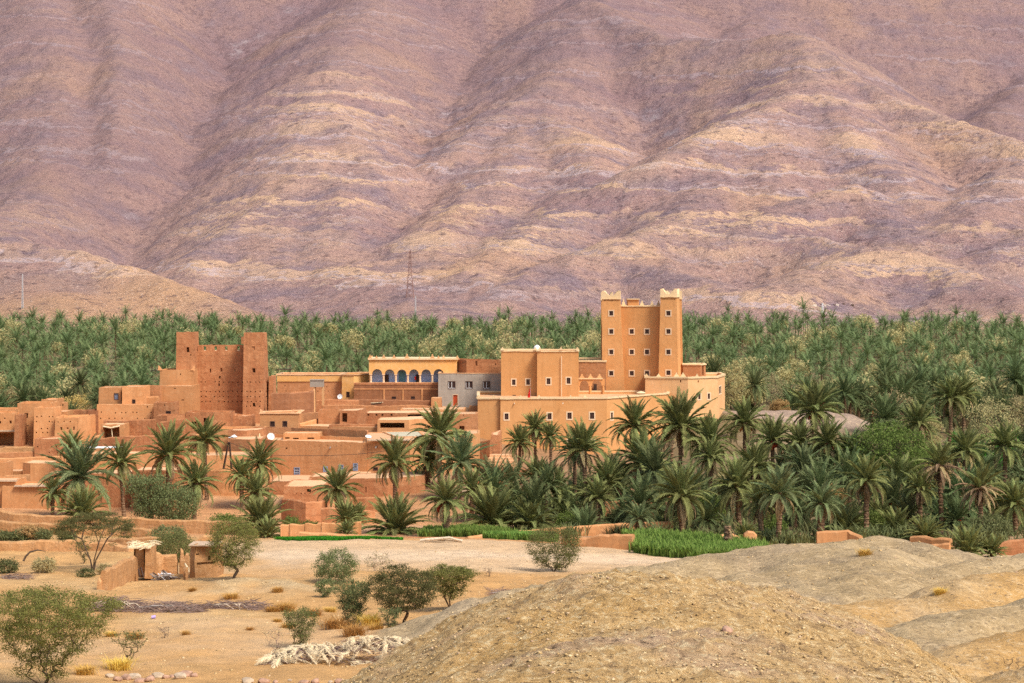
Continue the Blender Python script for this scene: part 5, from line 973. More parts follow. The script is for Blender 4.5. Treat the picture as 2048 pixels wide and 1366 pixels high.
def trunk_mesh(h, r0, r1, bend, seed):
    r = random.Random(seed); mb = MB(); n = max(5, int(h/.22)); k = 9; h = max(h, .3)
    for i in range(n+1):
        u = i/n; rad = (r0+(r1-r0)*u)*(1.12 if i % 2 else .92)*(1+.35*max(0, .12-u)/.12)*(1+.25*max(0, u-.85)/.15); cx = bend*math.sin(u*1.5)
        for j in range(k): a = 2*math.pi*(j+.5*(i % 2))/k; q = rad*r.uniform(.9, 1.1); mb.v.append((cx+q*math.cos(a), q*math.sin(a), u*h-.25*(i == 0)))
    for i in range(n):
        for j in range(k): mb.f.append((i*k+j, i*k+(j+1) % k, (i+1)*k+(j+1) % k, (i+1)*k+j))
    mb.f.append(tuple(n*k+j for j in range(k))); return mkmesh('trunk', mb.v, mb.f, [M['trunk']])
def date_mesh(seed, mat):
    r = random.Random(seed); mb = MB(); mb.tube([(0, 0, 0), (.35, 0, .12), (.62, 0, -.18)], [.03, .03, .02], 4)
    for i in range(22):
        a = r.uniform(0, 6.3); q = r.uniform(.02, .2); l = r.uniform(.3, .62); mb.tube([(.6, 0, -.16), (.62+q*math.cos(a), q*math.sin(a), -.16-l*.55), (.62+q*1.1*math.cos(a), q*1.1*math.sin(a), -.16-l)], [.02, .045, .03], 4)
    return mkmesh('date_cluster', mb.v, mb.f, [M[mat]])
DATES = [date_mesh(1, 'dates'), date_mesh(2, 'dates_red')]
PALM_N = [0]
def palm(label, px, pyc, r_px, D, fl='', group=None, nfr=None):
    """date palm: crown centre at a photo point, every frond an object of its own"""
    seed = PALM_N[0]; PALM_N[0] += 1; rr_ = random.Random(seed*7+3); x = X(px, D); g0 = gz(x, D); zc = Z(pyc, D); H = zc-g0; Rr = r_px*D/F
    clump = 'c' in fl or H < .9
    if clump: H = min(max(H-.6*Rr, .25), 1.0)
    bend = rr_.uniform(-.06, .06)*H; t = thing('date_palm', label, 'palm tree', (x-bend, D, g0), group)
    if not clump or H > .5:
        th = .36 if 't' in fl else (.2 if 's' in fl else .26); ob('trunk', trunk_mesh(H, th*1.1, th, bend, seed), t)
    n = nfr or (46 if clump else 46); L = Rr*1.24
    top = Vector((bend, 0, H)); ga = 2.39996; a0 = rr_.uniform(0, 6.3); light = 'l' in fl; rv = rr_.uniform(-.12, .12)
    for i in range(n):
        u = i/(n-1); az = a0+ga*i+rr_.uniform(-.25, .25)
        if clump: tilt = R(84-72*u**1.1)+rr_.uniform(-.12, .12)
        elif 'u' in fl: tilt = R(84-80*u**1.3)+rr_.uniform(-.12, .12)
        else: tilt = R(86-112*u**1.05)+rr_.uniform(-.14, .14)
        key = 'a' if u < .38 else ('b' if u < .75 else 'c')
        if light: key = 'la' if u < .5 else 'lb'
        if clump: key = 'a' if u < .5 else 'b'
        sc = L*rr_.uniform(.86, 1.12)*(.92 if u < .15 else 1)
        if 'y' in fl and u > .5: key = 'dryb'
        elif not clump and u > .93: key = 'dry'
        o_ = ob('frond', rr_.choice(FR[key]), t); d_ = .12; o_.location = top+Vector((math.cos(az)*d_, math.sin(az)*d_, -.25*u)); o_.rotation_euler = Euler((rr_.uniform(-.35, .35), -tilt, az)); o_.scale = (sc, sc, sc)
    if 'k' in fl or (not clump and rr_.random() < .35):
        for i in range(12 if 'k' in fl else 6):
            az = rr_.uniform(0, 6.3); o_ = ob('dead_frond', rr_.choice(FR['dry']), t); sc = L*rr_.uniform(.55, .8); o_.location = top+Vector((math.cos(az)*.2, math.sin(az)*.2, -.35)); o_.rotation_euler = Euler((rr_.uniform(-.3, .3), R(rr_.uniform(35, 62)), az)); o_.scale = (sc,)*3
    if 'd' in fl or 'r' in fl:
        for i in range(7):
            az = rr_.uniform(-3.6, .5); o_ = ob('date_cluster', DATES[0 if 'd' in fl else 1], t); o_.location = top+Vector((0, 0, -.15)); o_.rotation_euler = (0, R(12), az); sc = rr_.uniform(.9, 1.4); o_.scale = (sc,)*3
    return t
PALMS = [
 ('small dense palm head rising behind the big leftmost palm', 145, 893, 32, 262, ''), ('big leftmost palm with wide arching crown above green offshoots', 160, 952, 72, 238, 'l'), ('low bushy palm offshoots at the foot of the leftmost palm', 165, 1000, 52, 232, 'c'),
 ('thin young palm with slim trunk left of the leftmost big palm', 106, 985, 30, 235, 's'), ('slim palm with bare trunk right of the leftmost big palm', 242, 925, 42, 240, 's'),
 ('stout palm with thick dark trunk in the left part of the village', 338, 908, 58, 244, 't'), ('tall slim palm left of the joined poles', 410, 880, 44, 258, 's'), ('leaning palm with curved trunk behind the olive bushes', 392, 965, 44, 234, ''),
 ('palm right of the joined poles, in front of the long house corner', 520, 926, 44, 252, 's'), ('shorter palm touching the left side of the palm by the joined poles', 482, 950, 36, 250, ''), ('broad low palm beside the field wall end', 523, 1018, 55, 214, 'c'), ('palm head just above the broad low palm by the field wall', 512, 985, 40, 224, ''), ('dark bushy palm offshoot at the wall end by the green plot', 535, 1050, 34, 208, 'c'),
 ('palm in front of the red front houses, left of centre', 675, 978, 44, 240, ''), ('bright short palm below the palm by the front houses', 692, 1010, 34, 226, 'lc'), ('small upright palm shoot beside the bright green plot', 693, 1050, 22, 206, 'c'), ('dark low palm tuft right of the bright short palm', 715, 1010, 24, 230, 'c'),
 ('palm with orange tinged leaf bases left of the tallest centre palm', 790, 925, 48, 246, 'k'), ('huge ground-level palm bush with stiff spreading leaves', 790, 1022, 66, 220, 'c'), ('tallest centre palm before the pavilion roof', 880, 872, 60, 264, ''), ('full-crowned palm lower right of the tallest centre palm', 922, 925, 58, 254, 'l'), ('shaded palm tucked behind the tallest centre palm', 858, 922, 45, 266, ''),
 ('single palm with thick trunk and red fruit in the maize bed', 893, 1000, 44, 214, 'tr'), ('wide leafy palm clump right of the red-fruited palm', 985, 1005, 68, 224, 'c'), ('palm head between the red-fruited palm and leafy clump', 945, 978, 42, 232, ''), ('low spreading palm clump behind the wide-crowned acacia shrub', 1060, 1020, 52, 222, 'c'),
 ('left of the three slender palms before the lower house', 1040, 885, 34, 281, 's'), ('tallest of the three slender palms before the lower house', 1070, 856, 33, 285, 'sk'), ('right of the three slender palms before the lower house', 1101, 872, 28, 283, 's'),
 ('upright palm with hanging skirt in front of the lower house windows', 1168, 898, 50, 240, 'uk'), ('palm before the corner of the lower house', 1268, 850, 50, 274, 'k'), ('large dark palm crown before the annex wall', 1362, 852, 66, 272, ''), ('second large palm right of the crown before the annex', 1420, 885, 55, 270, ''), ('small palm head above the large dark crown before the annex', 1342, 830, 32, 283, ''),
 ('palm hung with bright orange date bunches', 1490, 845, 46, 274, 'd'), ('tall palm on the grey rock with red date bunches', 1628, 822, 56, 284, 'r'), ('thick-trunked palm in the middle of the palm garden', 1285, 925, 60, 244, 't'), ('front palm with hanging dead skirt behind the maize', 1362, 990, 60, 216, 'k'), ('broad palm behind the maize, right of the skirted front palm', 1475, 972, 55, 221, 'k'), ('palm with dark red dates below the grey rock', 1545, 880, 46, 266, 'r'),
 ('bushy palm at the left foot of the grey rock', 1600, 885, 42, 264, ''), ('palm with red dates below the middle of the grey rock', 1655, 885, 44, 262, 'r'), ('pale feathery palm left of the dark leafy tree', 1700, 905, 44, 262, 'l'), ('shaggy pale palm above the two thick trunks', 1608, 932, 44, 246, 'lk'), ('palm with drooping pale crown and straight trunk by the badland crest', 1560, 985, 50, 204, 'lk'),
 ('squat palm with very thick fibrous trunk at the badland crest', 1643, 1005, 40, 206, 'tl'), ('lone round-headed palm with bare trunk right of the thick-trunked pair', 1733, 958, 46, 211, 'k'), ('palm with a long dry brown skirt in the right garden', 1880, 930, 46, 225, 'yk'), ('dry orange-leaved palm near the right edge', 1960, 975, 44, 217, 'yk'), ('grey palm with hanging leaves between lone palm and dry palm', 1840, 975, 36, 224, 'k'),
 ('dense low palm thicket right of the lone round-headed palm', 1792, 1035, 46, 211, 'c'), ('dark palm thicket left of the lone round-headed palm', 1690, 1025, 52, 212, 'c'), ('upright low palm tuft in front of the broken orange wall', 1935, 1075, 46, 186, 'c'), ('smaller low palm tuft right of the upright tuft at the wall', 1985, 1085, 30, 186, 'c'), ('low blue-green palm offshoots behind the broken orange wall', 1850, 1050, 40, 205, 'c'), ('big low palm mass near the right edge of the garden', 2000, 945, 60, 240, 'c'), ('palm crown cut by the right edge above the wall', 2030, 1005, 46, 218, ''),
 ('palm left of the upright skirted palm', 1110, 985, 48, 234, ''), ('palm behind the upright skirted palm, to its right', 1215, 965, 46, 238, ''), ('brownish palm with hanging leaves below the three slender palms', 1075, 960, 44, 246, 'yk'), ('dark trunked short palm in front of the garden wall', 1195, 995, 40, 226, ''), ('tiny bright palm in front of the skirted front palm', 1278, 1035, 30, 212, 'l'), ('low palm left of the skirted front palm', 1325, 1040, 34, 220, 'c'),
 ('palm behind the maize between skirted and broad palm', 1420, 915, 40, 250, ''), ('palm head left of the shaggy pale palm', 1510, 930, 46, 246, ''), ('palm with pale trunk left of the drooping pale palm', 1520, 1005, 44, 208, 'k'), ('low palm bush beside the broken trunk', 1490, 1055, 28, 203, 'c'), ('palm in front of the beige tamarisk on the right', 1838, 845, 40, 296, ''), ('left of two tall palms with bare dark trunks far right', 1903, 795, 40, 322, ''), ('right of two tall palms with bare dark trunks far right', 1926, 790, 38, 324, ''),
 ('palm in the shade below the dark leafy tree', 1800, 960, 48, 236, ''), ('low palm in front of the dark leafy tree', 1760, 1000, 40, 226, 'c'), ('palm crown between the golden tamarisk and right edge', 2010, 890, 46, 262, ''), ('palm behind the dry brown skirted palm', 1930, 900, 44, 248, '')]
for p in PALMS: palm(*p)
# broken trunk with a few leaves
bt = thing('palm_stump', 'broken palm trunk with a few stray leaves at the maize edge', 'palm trunk', (X(1455, 194), 194, gz(X(1455, 194), 194))); ob('trunk', trunk_mesh(Z(1052, 194)-bt.location.z, .36, .3, 0, 77), bt)
for i in range(6):
    o_ = ob('frond', FR['la' if i < 4 else 'dry'][i % 3], bt); o_.location = (0, 0, Z(1052, 194)-bt.location.z-.1); o_.rotation_euler = (0, -R(70 if i < 4 else -20), i*1.3); o_.scale = (1.7,)*3
# grove palms: whole crown as one mesh, shared by many palms
def crown_arrays(nf, nl, seed, wid=.19, lw=.026, rnd=.12, arch=(.45, 1.0, 1.5), t0=86):
    rr_ = random.Random(seed); Vs = []; Ts = []; c = 0
    vars_ = [frond_arrays(nl, a, seed=seed+i, lw=lw, wid=wid, fold=.35, droop=.4) for i, a in enumerate(arch)]
    for i in range(nf):
        u = i/(nf-1); az = 2.39996*i+rr_.uniform(-.3, .3); tilt = R(t0-(t0+24)*u)+rr_.uniform(-rnd, rnd); V, T = vars_[0 if u < .4 else 1 if u < .75 else 2]
        Mx = np.array(Euler((rr_.uniform(-.3, .3), -tilt, az)).to_matrix()); V = (V*rr_.uniform(.85, 1.15)) @ Mx.T; V = V+np.array((0, 0, -.06*u)); Vs.append(V); Ts.append(T+c); c += len(V)
    return np.vstack(Vs), np.vstack(Ts)
CROWN = [mktri('crown', *crown_arrays(40, 18, 100+i), M['frond_far']) for i in range(5)]; TRUNKS = [trunk_mesh(1, .045, .035, 0, 50+i) for i in range(2)]
DRYSKIRT = mktri('dead_fronds', *crown_arrays(9, 12, 300), M['frond_dry'])
TAM = [(1790, 845, 100, 92, 330, 'tamarisk', 'large beige tamarisk above the dark leafy tree'), (1850, 870, 70, 70, 318, 'tamarisk', 'beige tamarisk right of the large beige tamarisk'), (1690, 788, 62, 60, 420, 'tamarisk', 'small beige tamarisk left above the grey rock'), (1530, 775, 120, 80, 430, 'tamarisk', 'broad beige tamarisk right of the annex roof'), (1610, 765, 80, 65, 425, 'tamarisk', 'beige tamarisk right of the broad one by the annex'),
 (1465, 850, 58, 90, 362, 'tamarisk', 'greyish tamarisk touching the annex corner'), (1985, 895, 110, 110, 310, 'tamarisk', 'tall brown-beige tamarisk by the far green field'), (2045, 850, 70, 80, 345, 'tamarisk', 'beige tamarisk cut by the right edge'), (1925, 815, 70, 70, 372, 'tamarisk', 'beige tamarisk behind the two bare-trunked palms'), (1890, 955, 110, 70, 258, 'tamarisk_gold', 'golden tamarisk behind the dry skirted palm'), (1560, 828, 40, 24, 372, 'tamarisk_gold', 'small golden bush behind the grey rock'),
 (690, 760, 60, 60, 430, 'tamarisk', 'beige tamarisk left behind the arcade house'), (745, 745, 50, 55, 455, 'tamarisk', 'second beige tamarisk behind the arcade house corner'), (820, 735, 90, 62, 480, 'tamarisk', 'long beige tamarisk behind the arcade roof'), (450, 720, 70, 62, 470, 'tamarisk', 'beige tamarisk seen between the old kasbah towers'), (560, 745, 60, 70, 400, 'tamarisk', 'beige tamarisk right of the old kasbah'), (300, 770, 60, 60, 395, 'tamarisk', 'beige tamarisk behind the horned house'), (150, 765, 70, 46, 400, 'tamarisk_gold', 'golden tamarisk in the grove left of the old kasbah'), (22, 745, 40, 44, 430, 'tamarisk', 'beige tamarisk near the left edge of the grove'), (1105, 700, 60, 40, 520, 'tamarisk', 'beige tamarisk behind the orange two-part house'), (1190, 715, 80, 50, 480, 'tamarisk', 'beige tamarisk left of the tall kasbah'), (2000, 740, 80, 60, 430, 'tamarisk', 'far beige tamarisk near the right edge'), (760, 665, 90, 30, 700, 'tamarisk', 'distant beige tamarisk behind the grove centre')]
def near_tam(x, y): return any(abs(x-X(q[0], q[4])) < q[2]*q[4]/F*.62 and q[4]-15 < y < q[4]+4 for q in TAM if q[4] > 300)
gr_ = random.Random(11); spots = []
y = 216.
while y < 752:
    s = (6.3 if y < 300 else 6.9 if y < 440 else 7.8)+max(0, y-372)*.0012; x = -.37*y
    while x < .37*y:
        xx = x+gr_.uniform(-.45, .45)*s; yy = y+gr_.uniform(-.45, .45)*s; px = 1024+F*xx/yy
        ok = yy > 376 or (px > 1760 and yy > 300) or (px > 1480 and yy > 368) or (px > 1500 and 222 < yy < 300) or (px > 985 and px < 1500 and 216 < yy < 262)
        if px > 1905 and 300 < yy < 345 or near_tam(xx, yy): ok = False
        if ok and -430 < px < 2480 and gr_.random() < (.86 if yy < 900 else .8): spots.append((xx, yy, px))
        x += s
    y += s*.92
spots.sort(key=lambda q: q[1]); zs_ = ground(np.array([q[0] for q in spots]), np.array([q[1] for q in spots]))
LM_GARDEN = [(1000, 'wide leafy palm clump'), (1070, 'three slender palms'), (1130, 'lower house windows'), (1190, 'upright skirted palm'), (1285, 'thick-trunked garden palm'), (1362, 'skirted front palm'), (1420, 'yellow-green bush'), (1475, 'broad palm behind the maize'), (1560, 'drooping pale palm'), (1643, 'squat thick-trunked palm'), (1733, 'lone round-headed palm'), (1800, 'dark leafy tree'), (1880, 'dry brown-skirted palm'), (1960, 'dry orange-leaved palm'), (2035, 'right edge garden wall')]
LM_GROVE = [(15, 'stable at the left edge'), (110, 'rooftop cabin'), (185, 'brown shed'), (245, 'stepped house'), (305, 'recessed courtyard'), (370, 'old kasbah left tower'), (440, 'old kasbah curtain wall'), (510, 'old kasbah right tower'), (575, 'reed roof canopy'), (635, 'water tank'), (700, 'ochre house'), (770, 'arcade left end'), (840, 'arcade right end'), (905, 'grey house left window'), (970, 'grey house right window'), (1040, 'two-part house left half'), (1115, 'two-part house right half'), (1180, 'shaded link building'), (1385, 'rooftop hut'), (1450, 'annex corner'), (1530, 'left end of the grey rock'), (1628, 'tall palm on the rock'), (1700, 'right end of the grey rock'), (1790, 'large beige tamarisk'), (1850, 'second beige tamarisk'), (1910, 'two bare-trunked palms'), (1975, 'far green field'), (2045, 'right edge tamarisk')]
ORD = ['nearest', 'second', 'third', 'fourth', 'fifth', 'sixth', 'seventh', 'eighth', 'ninth', 'tenth', 'eleventh', 'twelfth', 'thirteenth', 'fourteenth', 'fifteenth', 'sixteenth', 'seventeenth', 'eighteenth', 'nineteenth', 'twentieth']; LMC = {}
def zone(px, yy):
    L = LM_GARDEN if yy < 300 else LM_GROVE; nm = min(L, key=lambda q: abs(q[0]-px))[1]; key = (nm, yy < 300); i = LMC.get(key, 0); LMC[key] = i+1; o_ = ORD[min(i, 19)]
    return ('garden palm, %s one counted back from the %s' if yy < 300 else 'grove palm, %s one counted back behind the %s') % (o_, nm), 'palms filling the garden' if yy < 300 else 'grove palms behind the village'
def hidden(px, yy): return yy > 340 and (1203 < px < 1362 or 555 < px < 1000 and yy < 384)
nind = 0; far = []
for (xx, yy, px), z in zip(spots, zs_):
    rad = gr_.uniform(2.5, 4.2)*(1 if yy > 300 else .92); H = gr_.uniform(1.8, 7.2) if yy > 376 else gr_.uniform(3., 6.5)
    if yy < 300: H = gr_.uniform(.4, 1.2) if gr_.random() < .55 else gr_.uniform(1.2, 4.2)
    if yy > 376: H += 2.2*float(pn(xx/38, yy/60, 44))+1.2*float(pn(xx/14, yy/20, 45))
    if gr_.random() < .08: H += gr_.uniform(1.5, 3.6)
    if nind < 222 and -20 < px < 2068 and not hidden(px, yy):
        nind += 1; lb_, gp_ = zone(px, yy); t = thing('date_palm', lb_, 'palm tree', (xx, yy, z), gp_)
        o_ = ob('trunk', gr_.choice(TRUNKS), t); o_.scale = (6, 6, H); o_ = ob('crown', gr_.choice(CROWN), t); o_.location = (0, 0, H); o_.scale = (rad*1.15,)*3; o_.rotation_euler = (gr_.uniform(-.1, .1), gr_.uniform(-.1, .1), gr_.uniform(0, 6.3))
        if gr_.random() < .3: o_ = ob('dead_fronds', DRYSKIRT, t); o_.location = (0, 0, H-.3); o_.scale = (rad*.8,)*3; o_.rotation_euler = (0, math.pi, gr_.uniform(0, 6))
        if gr_.random() < .2:
            for i in range(4): o_ = ob('date_cluster', gr_.choice(DATES), t); o_.location = (0, 0, H-.1); o_.rotation_euler = (0, .2, gr_.uniform(-3.4, .2)); o_.scale = (1.3,)*3
    else: far.append((xx, yy, z, H, rad))
def lod_crown(nf, nl, seed, lw, t0=80):
    rr_ = random.Random(seed); V = []; T = []
    for i in range(nf):
        u = i/(nf-1); az = 2.39996*i+rr_.uniform(-.35, .35); el = R(t0-(t0+22)*u)+rr_.uniform(-.2, .2); arch = rr_.uniform(.35, .8)+.35*u; L = rr_.uniform(.8, 1.15); ca, sa = math.cos(az), math.sin(az); N = 10; P = [(0., 0.)]; E = []
        for k_ in range(N): e_ = el-arch*((k_+1)/N)**1.3; P.append((P[-1][0]+math.cos(e_)*L/N, P[-1][1]+math.sin(e_)*L/N)); E.append(e_)
        def W(r, z, o): return (ca*r-sa*o, sa*r+ca*o, z-.05*u)
        b = len(V); V += [W(0, 0, -.012), W(0, 0, .012), W(*P[5], .010), W(*P[5], -.010), W(*P[10], 0)]; T += [(b, b+1, b+2), (b, b+2, b+3), (b+3, b+2, b+4)]
        for j in range(nl):
            s_ = .14+.84*j/(nl-1)*.99; k_ = min(N-1, int(s_*N)); r, z = P[k_][0]+(P[k_+1][0]-P[k_][0])*(s_*N-k_), P[k_][1]+(P[k_+1][1]-P[k_][1])*(s_*N-k_); e_ = E[k_]; l = .24*(1-.6*s_)*rr_.uniform(.8, 1.2)
            for sg in (-1, 1):
                b = len(V); dr, dz = math.cos(e_), math.sin(e_); V += [W(r-dr*lw, z-dz*lw, 0), W(r+dr*lw, z+dz*lw, 0), W(r+dr*l*.75, z+dz*l*.75+l*rr_.uniform(-.35, .25), sg*l*.7)]; T.append((b, b+1, b+2))
    return np.array(V), np.array(T)
LOD = [[lod_crown(34, 13, 200+i, .022) for i in range(8)], [lod_crown(30, 9, 220+i, .032) for i in range(8)], [lod_crown(22, 6, 240+i, .06) for i in range(6)]]
TV, TT = MB().tube([(0, 0, -.3), (0, 0, .5), (0, 0, 1)], [.2, .15, .15], 5, False), None
tv = np.array(TV.v); tt = np.array([t_ for f in TV.f for t_ in ((f[0], f[1], f[2]), (f[0], f[2], f[3]))])
Vs, Ts, c, Vk, Tk, ck = [], [], 0, [], [], 0; Vd, Td, cd = [], [], 0
for xx, yy, z, H, rad in far:
    V, T = gr_.choice(LOD[0 if yy < 560 else 1]); a = gr_.uniform(0, 6.3); ca, sa = math.cos(a), math.sin(a); S = rad*1.2
    W = np.stack([(V[:, 0]*ca-V[:, 1]*sa)*S+xx, (V[:, 0]*sa+V[:, 1]*ca)*S+yy, V[:, 2]*S+z+H], 1)
    if gr_.random() < .05 and yy < 800: Vd.append(W*1); Td.append(T+cd); cd += len(W); W = W+np.array((0, 0, .5))
    Vs.append(W); Ts.append(T+c); c += len(W); Vk.append(tv*np.array((1, 1, H))+np.array((xx, yy, z))); Tk.append(tt+ck); ck += len(tv)
pg = stuff(ob('palm_grove', mktri('palm_grove', np.vstack(Vs), np.vstack(Ts), M['frond_far'])), 'dense date palm grove filling the valley floor to the mountain', 'palm grove')
o_ = ob('grove_trunks', mktri('grove_trunks', np.vstack(Vk), np.vstack(Tk), M['trunk']), pg); o_['kind'] = 'stuff'
sv, st_ = [], []; cs = 0; rgs = np.random.default_rng(4)
for i in range(130):
    yy = 395+330*gr_.random()**1.2; xx = gr_.uniform(-.28, .28)*yy; w = gr_.uniform(2.2, 4.6); n = 900; d_ = rgs.normal(size=(n, 3)); d_ /= np.linalg.norm(d_, axis=1)[:, None]; rad_ = (rgs.random(n)**.45)[:, None]; C = d_*rad_*np.array((w, w, w*.8))*(1+.25*pn(d_[:, 0]*3+i, d_[:, 1]*3, 7))[:, None]+np.array((xx, yy, gz(xx, yy)+w*.75+3.4)); e1 = rgs.normal(size=(n, 3))*.22; e2 = rgs.normal(size=(n, 3))*.22
    sv.append(np.stack([C-e1, C+e1, C+e2], 1).reshape(-1, 3)); st_.append(np.arange(n*3).reshape(-1, 3)+cs); cs += n*3
stuff(ob('grove_scrub', mktri('grove_scrub', np.vstack(sv), np.vstack(st_), M['tamarisk'])), 'beige tamarisk scrub scattered through the distant grove', 'scrub')
print('PALMS', PALM_N[0], nind, len(far), sum(len(t) for t in Ts))

# ------------------------------------------------------------------ shrubs and trees
def grow(seed, shape, Rx, H, z0, n_attr, stems=1, trunk_h=.4, jitter=.12):
    """skeleton: attractors in a crown envelope, each joined to the nearest branch"""
    rg_ = np.random.default_rng(seed); A = []
    while len(A) < n_attr:
        p = rg_.uniform(-1, 1, 3); rr2 = math.hypot(p[0], p[1])
        if rr2 > 1: continue
        u = (p[2]+1)/2
        if shape == 'umbrella':
            if u < .0: continue
            zz = H*(.80+.20*(1-rr2**2)-.20*rr2*rg_.random()-.10*u); A.append((p[0]*Rx, p[1]*Rx, zz))
        elif shape == 'round':
            lump = 1+.28*float(pn(p[0]*2.2+seed, p[1]*2.2+p[2]*1.7, seed))
            if rr2**2+p[2]**2 > lump*.9 or (rr2**2+p[2]**2 < .25 and rg_.random() < .8): continue
            A.append((p[0]*Rx, p[1]*Rx, z0+(H-z0)*u))
        elif shape == 'vase':
            w = .25+.75*u**.7
            if rr2 > w*(1+.25*float(pn(p[0]*3+seed, p[1]*3, seed))): continue
            A.append((p[0]*Rx, p[1]*Rx, z0+(H-z0)*u))
        elif shape == 'fan':
            w = .3+.7*u
            if rr2 > w: continue
            A.append((p[0]*Rx, p[1]*Rx*.8, z0+(H-z0)*u*(1-.25*rr2)))
    A = np.array(A); nodes = [np.array((0., 0., -.15))]; par = [-1]
    for s in range(stems):
        a = rg_.uniform(0, 6.3); tl = trunk_h*H*rg_.uniform(.7, 1.2)*(1.7 if shape == 'umbrella' else 1); a = a if shape != 'umbrella' else s*2*math.pi/stems+rg_.uniform(-.3, .3); q = np.array((math.cos(a), math.sin(a), 0))*(.0 if stems == 1 else (.24 if shape == 'umbrella' else .12)*Rx); nodes.append(q*.3+np.array((0, 0, tl*.35))); par.append(0); nodes.append(q*1.6+np.array((rg_.normal()*.03*H, rg_.normal()*.03*H, tl))); par.append(len(nodes)-2)
    order = np.argsort(np.linalg.norm(A-np.array((0, 0, trunk_h*H)), axis=1)); tips = []
    for i in order:
        a = A[i]; N = np.array(nodes[1:]); dd = np.linalg.norm((N-a)*np.array((1, 1, 1.0)), axis=1)+.6*np.maximum(0, N[:, 2]-a[2])
        j = int(np.argmin(dd))+1; b = nodes[j]; m = (a+b)/2+rg_.normal(size=3)*jitter*np.linalg.norm(a-b)+np.array((0, 0, .06*np.linalg.norm(a-b)))
        nodes.append(m); par.append(j); nodes.append(a); par.append(len(nodes)-2); tips.append(len(nodes)-1)
    cnt = np.zeros(len(nodes))
    for t_ in tips: cnt[t_] += 1
    for i in range(len(nodes)-1, 0, -1): cnt[par[i]] += cnt[i]
    return np.array(nodes), par, cnt, A
def wood_mesh(nodes, par, cnt, r0, mat, rmin=.008):
    mb = MB(); tot = cnt.max()
    for i in range(1, len(nodes)):
        ra = max(rmin, r0*(cnt[par[i]]/tot)**.55); rb = max(rmin*.8, r0*(cnt[i]/tot)**.55); mb.tube([nodes[par[i]], nodes[i]], [min(ra, rb*1.6), rb], 4, False)
    return mkmesh('branches', mb.v, mb.f, [M[mat]])
def leaf_mesh(A, per, sig, size, mat, seed, flat=1.0, name='foliage', elong=1.6, up=0.):
    rg_ = np.random.default_rng(seed); n = len(A)*per; C = np.repeat(A, per, 0)+rg_.normal(size=(n, 3))*np.array((sig, sig, sig*flat)); d = rg_.normal(size=(n, 3)); d[:, 2] += up; d /= np.linalg.norm(d, axis=1)[:, None]
    e = np.cross(d, rg_.normal(size=(n, 3))); e /= np.linalg.norm(e, axis=1)[:, None]; s = size*rg_.uniform(.6, 1.4, n)[:, None]
    V = np.stack([C-d*s*elong*.5-e*s*.12, C+e*s*.5, C+d*s*elong*.5, C-e*s*.4], 1).reshape(-1, 3); b = np.arange(n)*4; T = np.concatenate([np.stack([b, b+1, b+2], 1), np.stack([b, b+2, b+3], 1)]); return mktri(name, V, T, M[mat])
CACHE = {}
def plant(name, label, cat, px, pyb, D, shape, w_px, h_px, mat, seed=1, n_attr=130, per=22, stems=3, trunk_h=.25, sig=None, leaf=.09, z0=.15, group=None, r0=.10, flat=.7, up=0., wood='bark', proto=None, sink=.1):
    """shrub or small tree; sizes given in photo pixels at its distance"""
    x = X(px, D); zg = gz(x, D); sc = D/F; Rx, H = w_px*.5*sc, h_px*sc; t = thing(name, label, cat, (x, D, zg-sink), group)
    key = proto or (seed, shape, round(Rx/H, 2))
    nodes, par, cnt, A = grow(seed, shape, Rx, H, z0*H, n_attr, stems, trunk_h)
    if wood: ob('branches', wood_mesh(nodes, par, cnt, r0*H/4, wood), t)
    if per: ob('foliage', leaf_mesh(A, per, sig if sig else .09*Rx+.05, leaf, mat, seed, flat, up=up), t)
    return t
# acacias and shrubs of the foreground plain
plant('acacia_tree', 'flat-topped umbrella acacia before the left field walls', 'tree', 186, 1140, 164, 'umbrella', 165, 122, 'acacia', 2, 300, 60, 5, .30, .22, .06, r0=.10, flat=.28)
plant('acacia_tree', 'upright bushy acacia with dark stem right of the ruin', 'tree', 466, 1176, 148, 'round', 112, 136, 'acacia_light', 3, 320, 52, 4, .16, .20, .055, .16, r0=.09)
plant('acacia_tree', 'large feathery acacia filling the bottom left corner', 'tree', 85, 1385, 86, 'fan', 330, 215, 'acacia_light', 4, 520, 85, 6, .12, .17, .042, .1, r0=.07, flat=.5)
plant('acacia_tree', 'dark spreading acacia in the middle of the sandy plain', 'tree', 806, 1262, 117, 'round', 150, 125, 'acacia', 5, 360, 60, 3, .25, .17, .05, .22, r0=.10, flat=.4)
plant('acacia_tree', 'bushy acacia just right of the dark spreading acacia', 'tree', 900, 1232, 127, 'fan', 120, 100, 'acacia_light', 6, 280, 50, 3, .28, .16, .05, .28, r0=.10, flat=.45)
plant('acacia_shrub', 'tall olive shrub left of the dark spreading acacia', 'shrub', 672, 1172, 147, 'round', 92, 74, 'olive', 7, 220, 50, 5, .10, .15, .055, .03, r0=.07); plant('acacia_shrub', 'vase-shaped olive shrub below the tall olive shrub', 'shrub', 706, 1252, 118, 'vase', 84, 92, 'olive', 8, 220, 48, 6, .10, .12, .05, .03, r0=.06)
plant('acacia_shrub', 'small dark shrub left of the vase-shaped olive shrub', 'shrub', 650, 1205, 136, 'round', 44, 40, 'olive', 9, 90, 22, 4, .1, .09, .06, .05); plant('acacia_shrub', 'slim olive shrub at the edge of the golden tufts', 'shrub', 603, 1290, 106, 'vase', 72, 80, 'acacia', 10, 160, 40, 4, .2, .11, .042, .1, r0=.07)
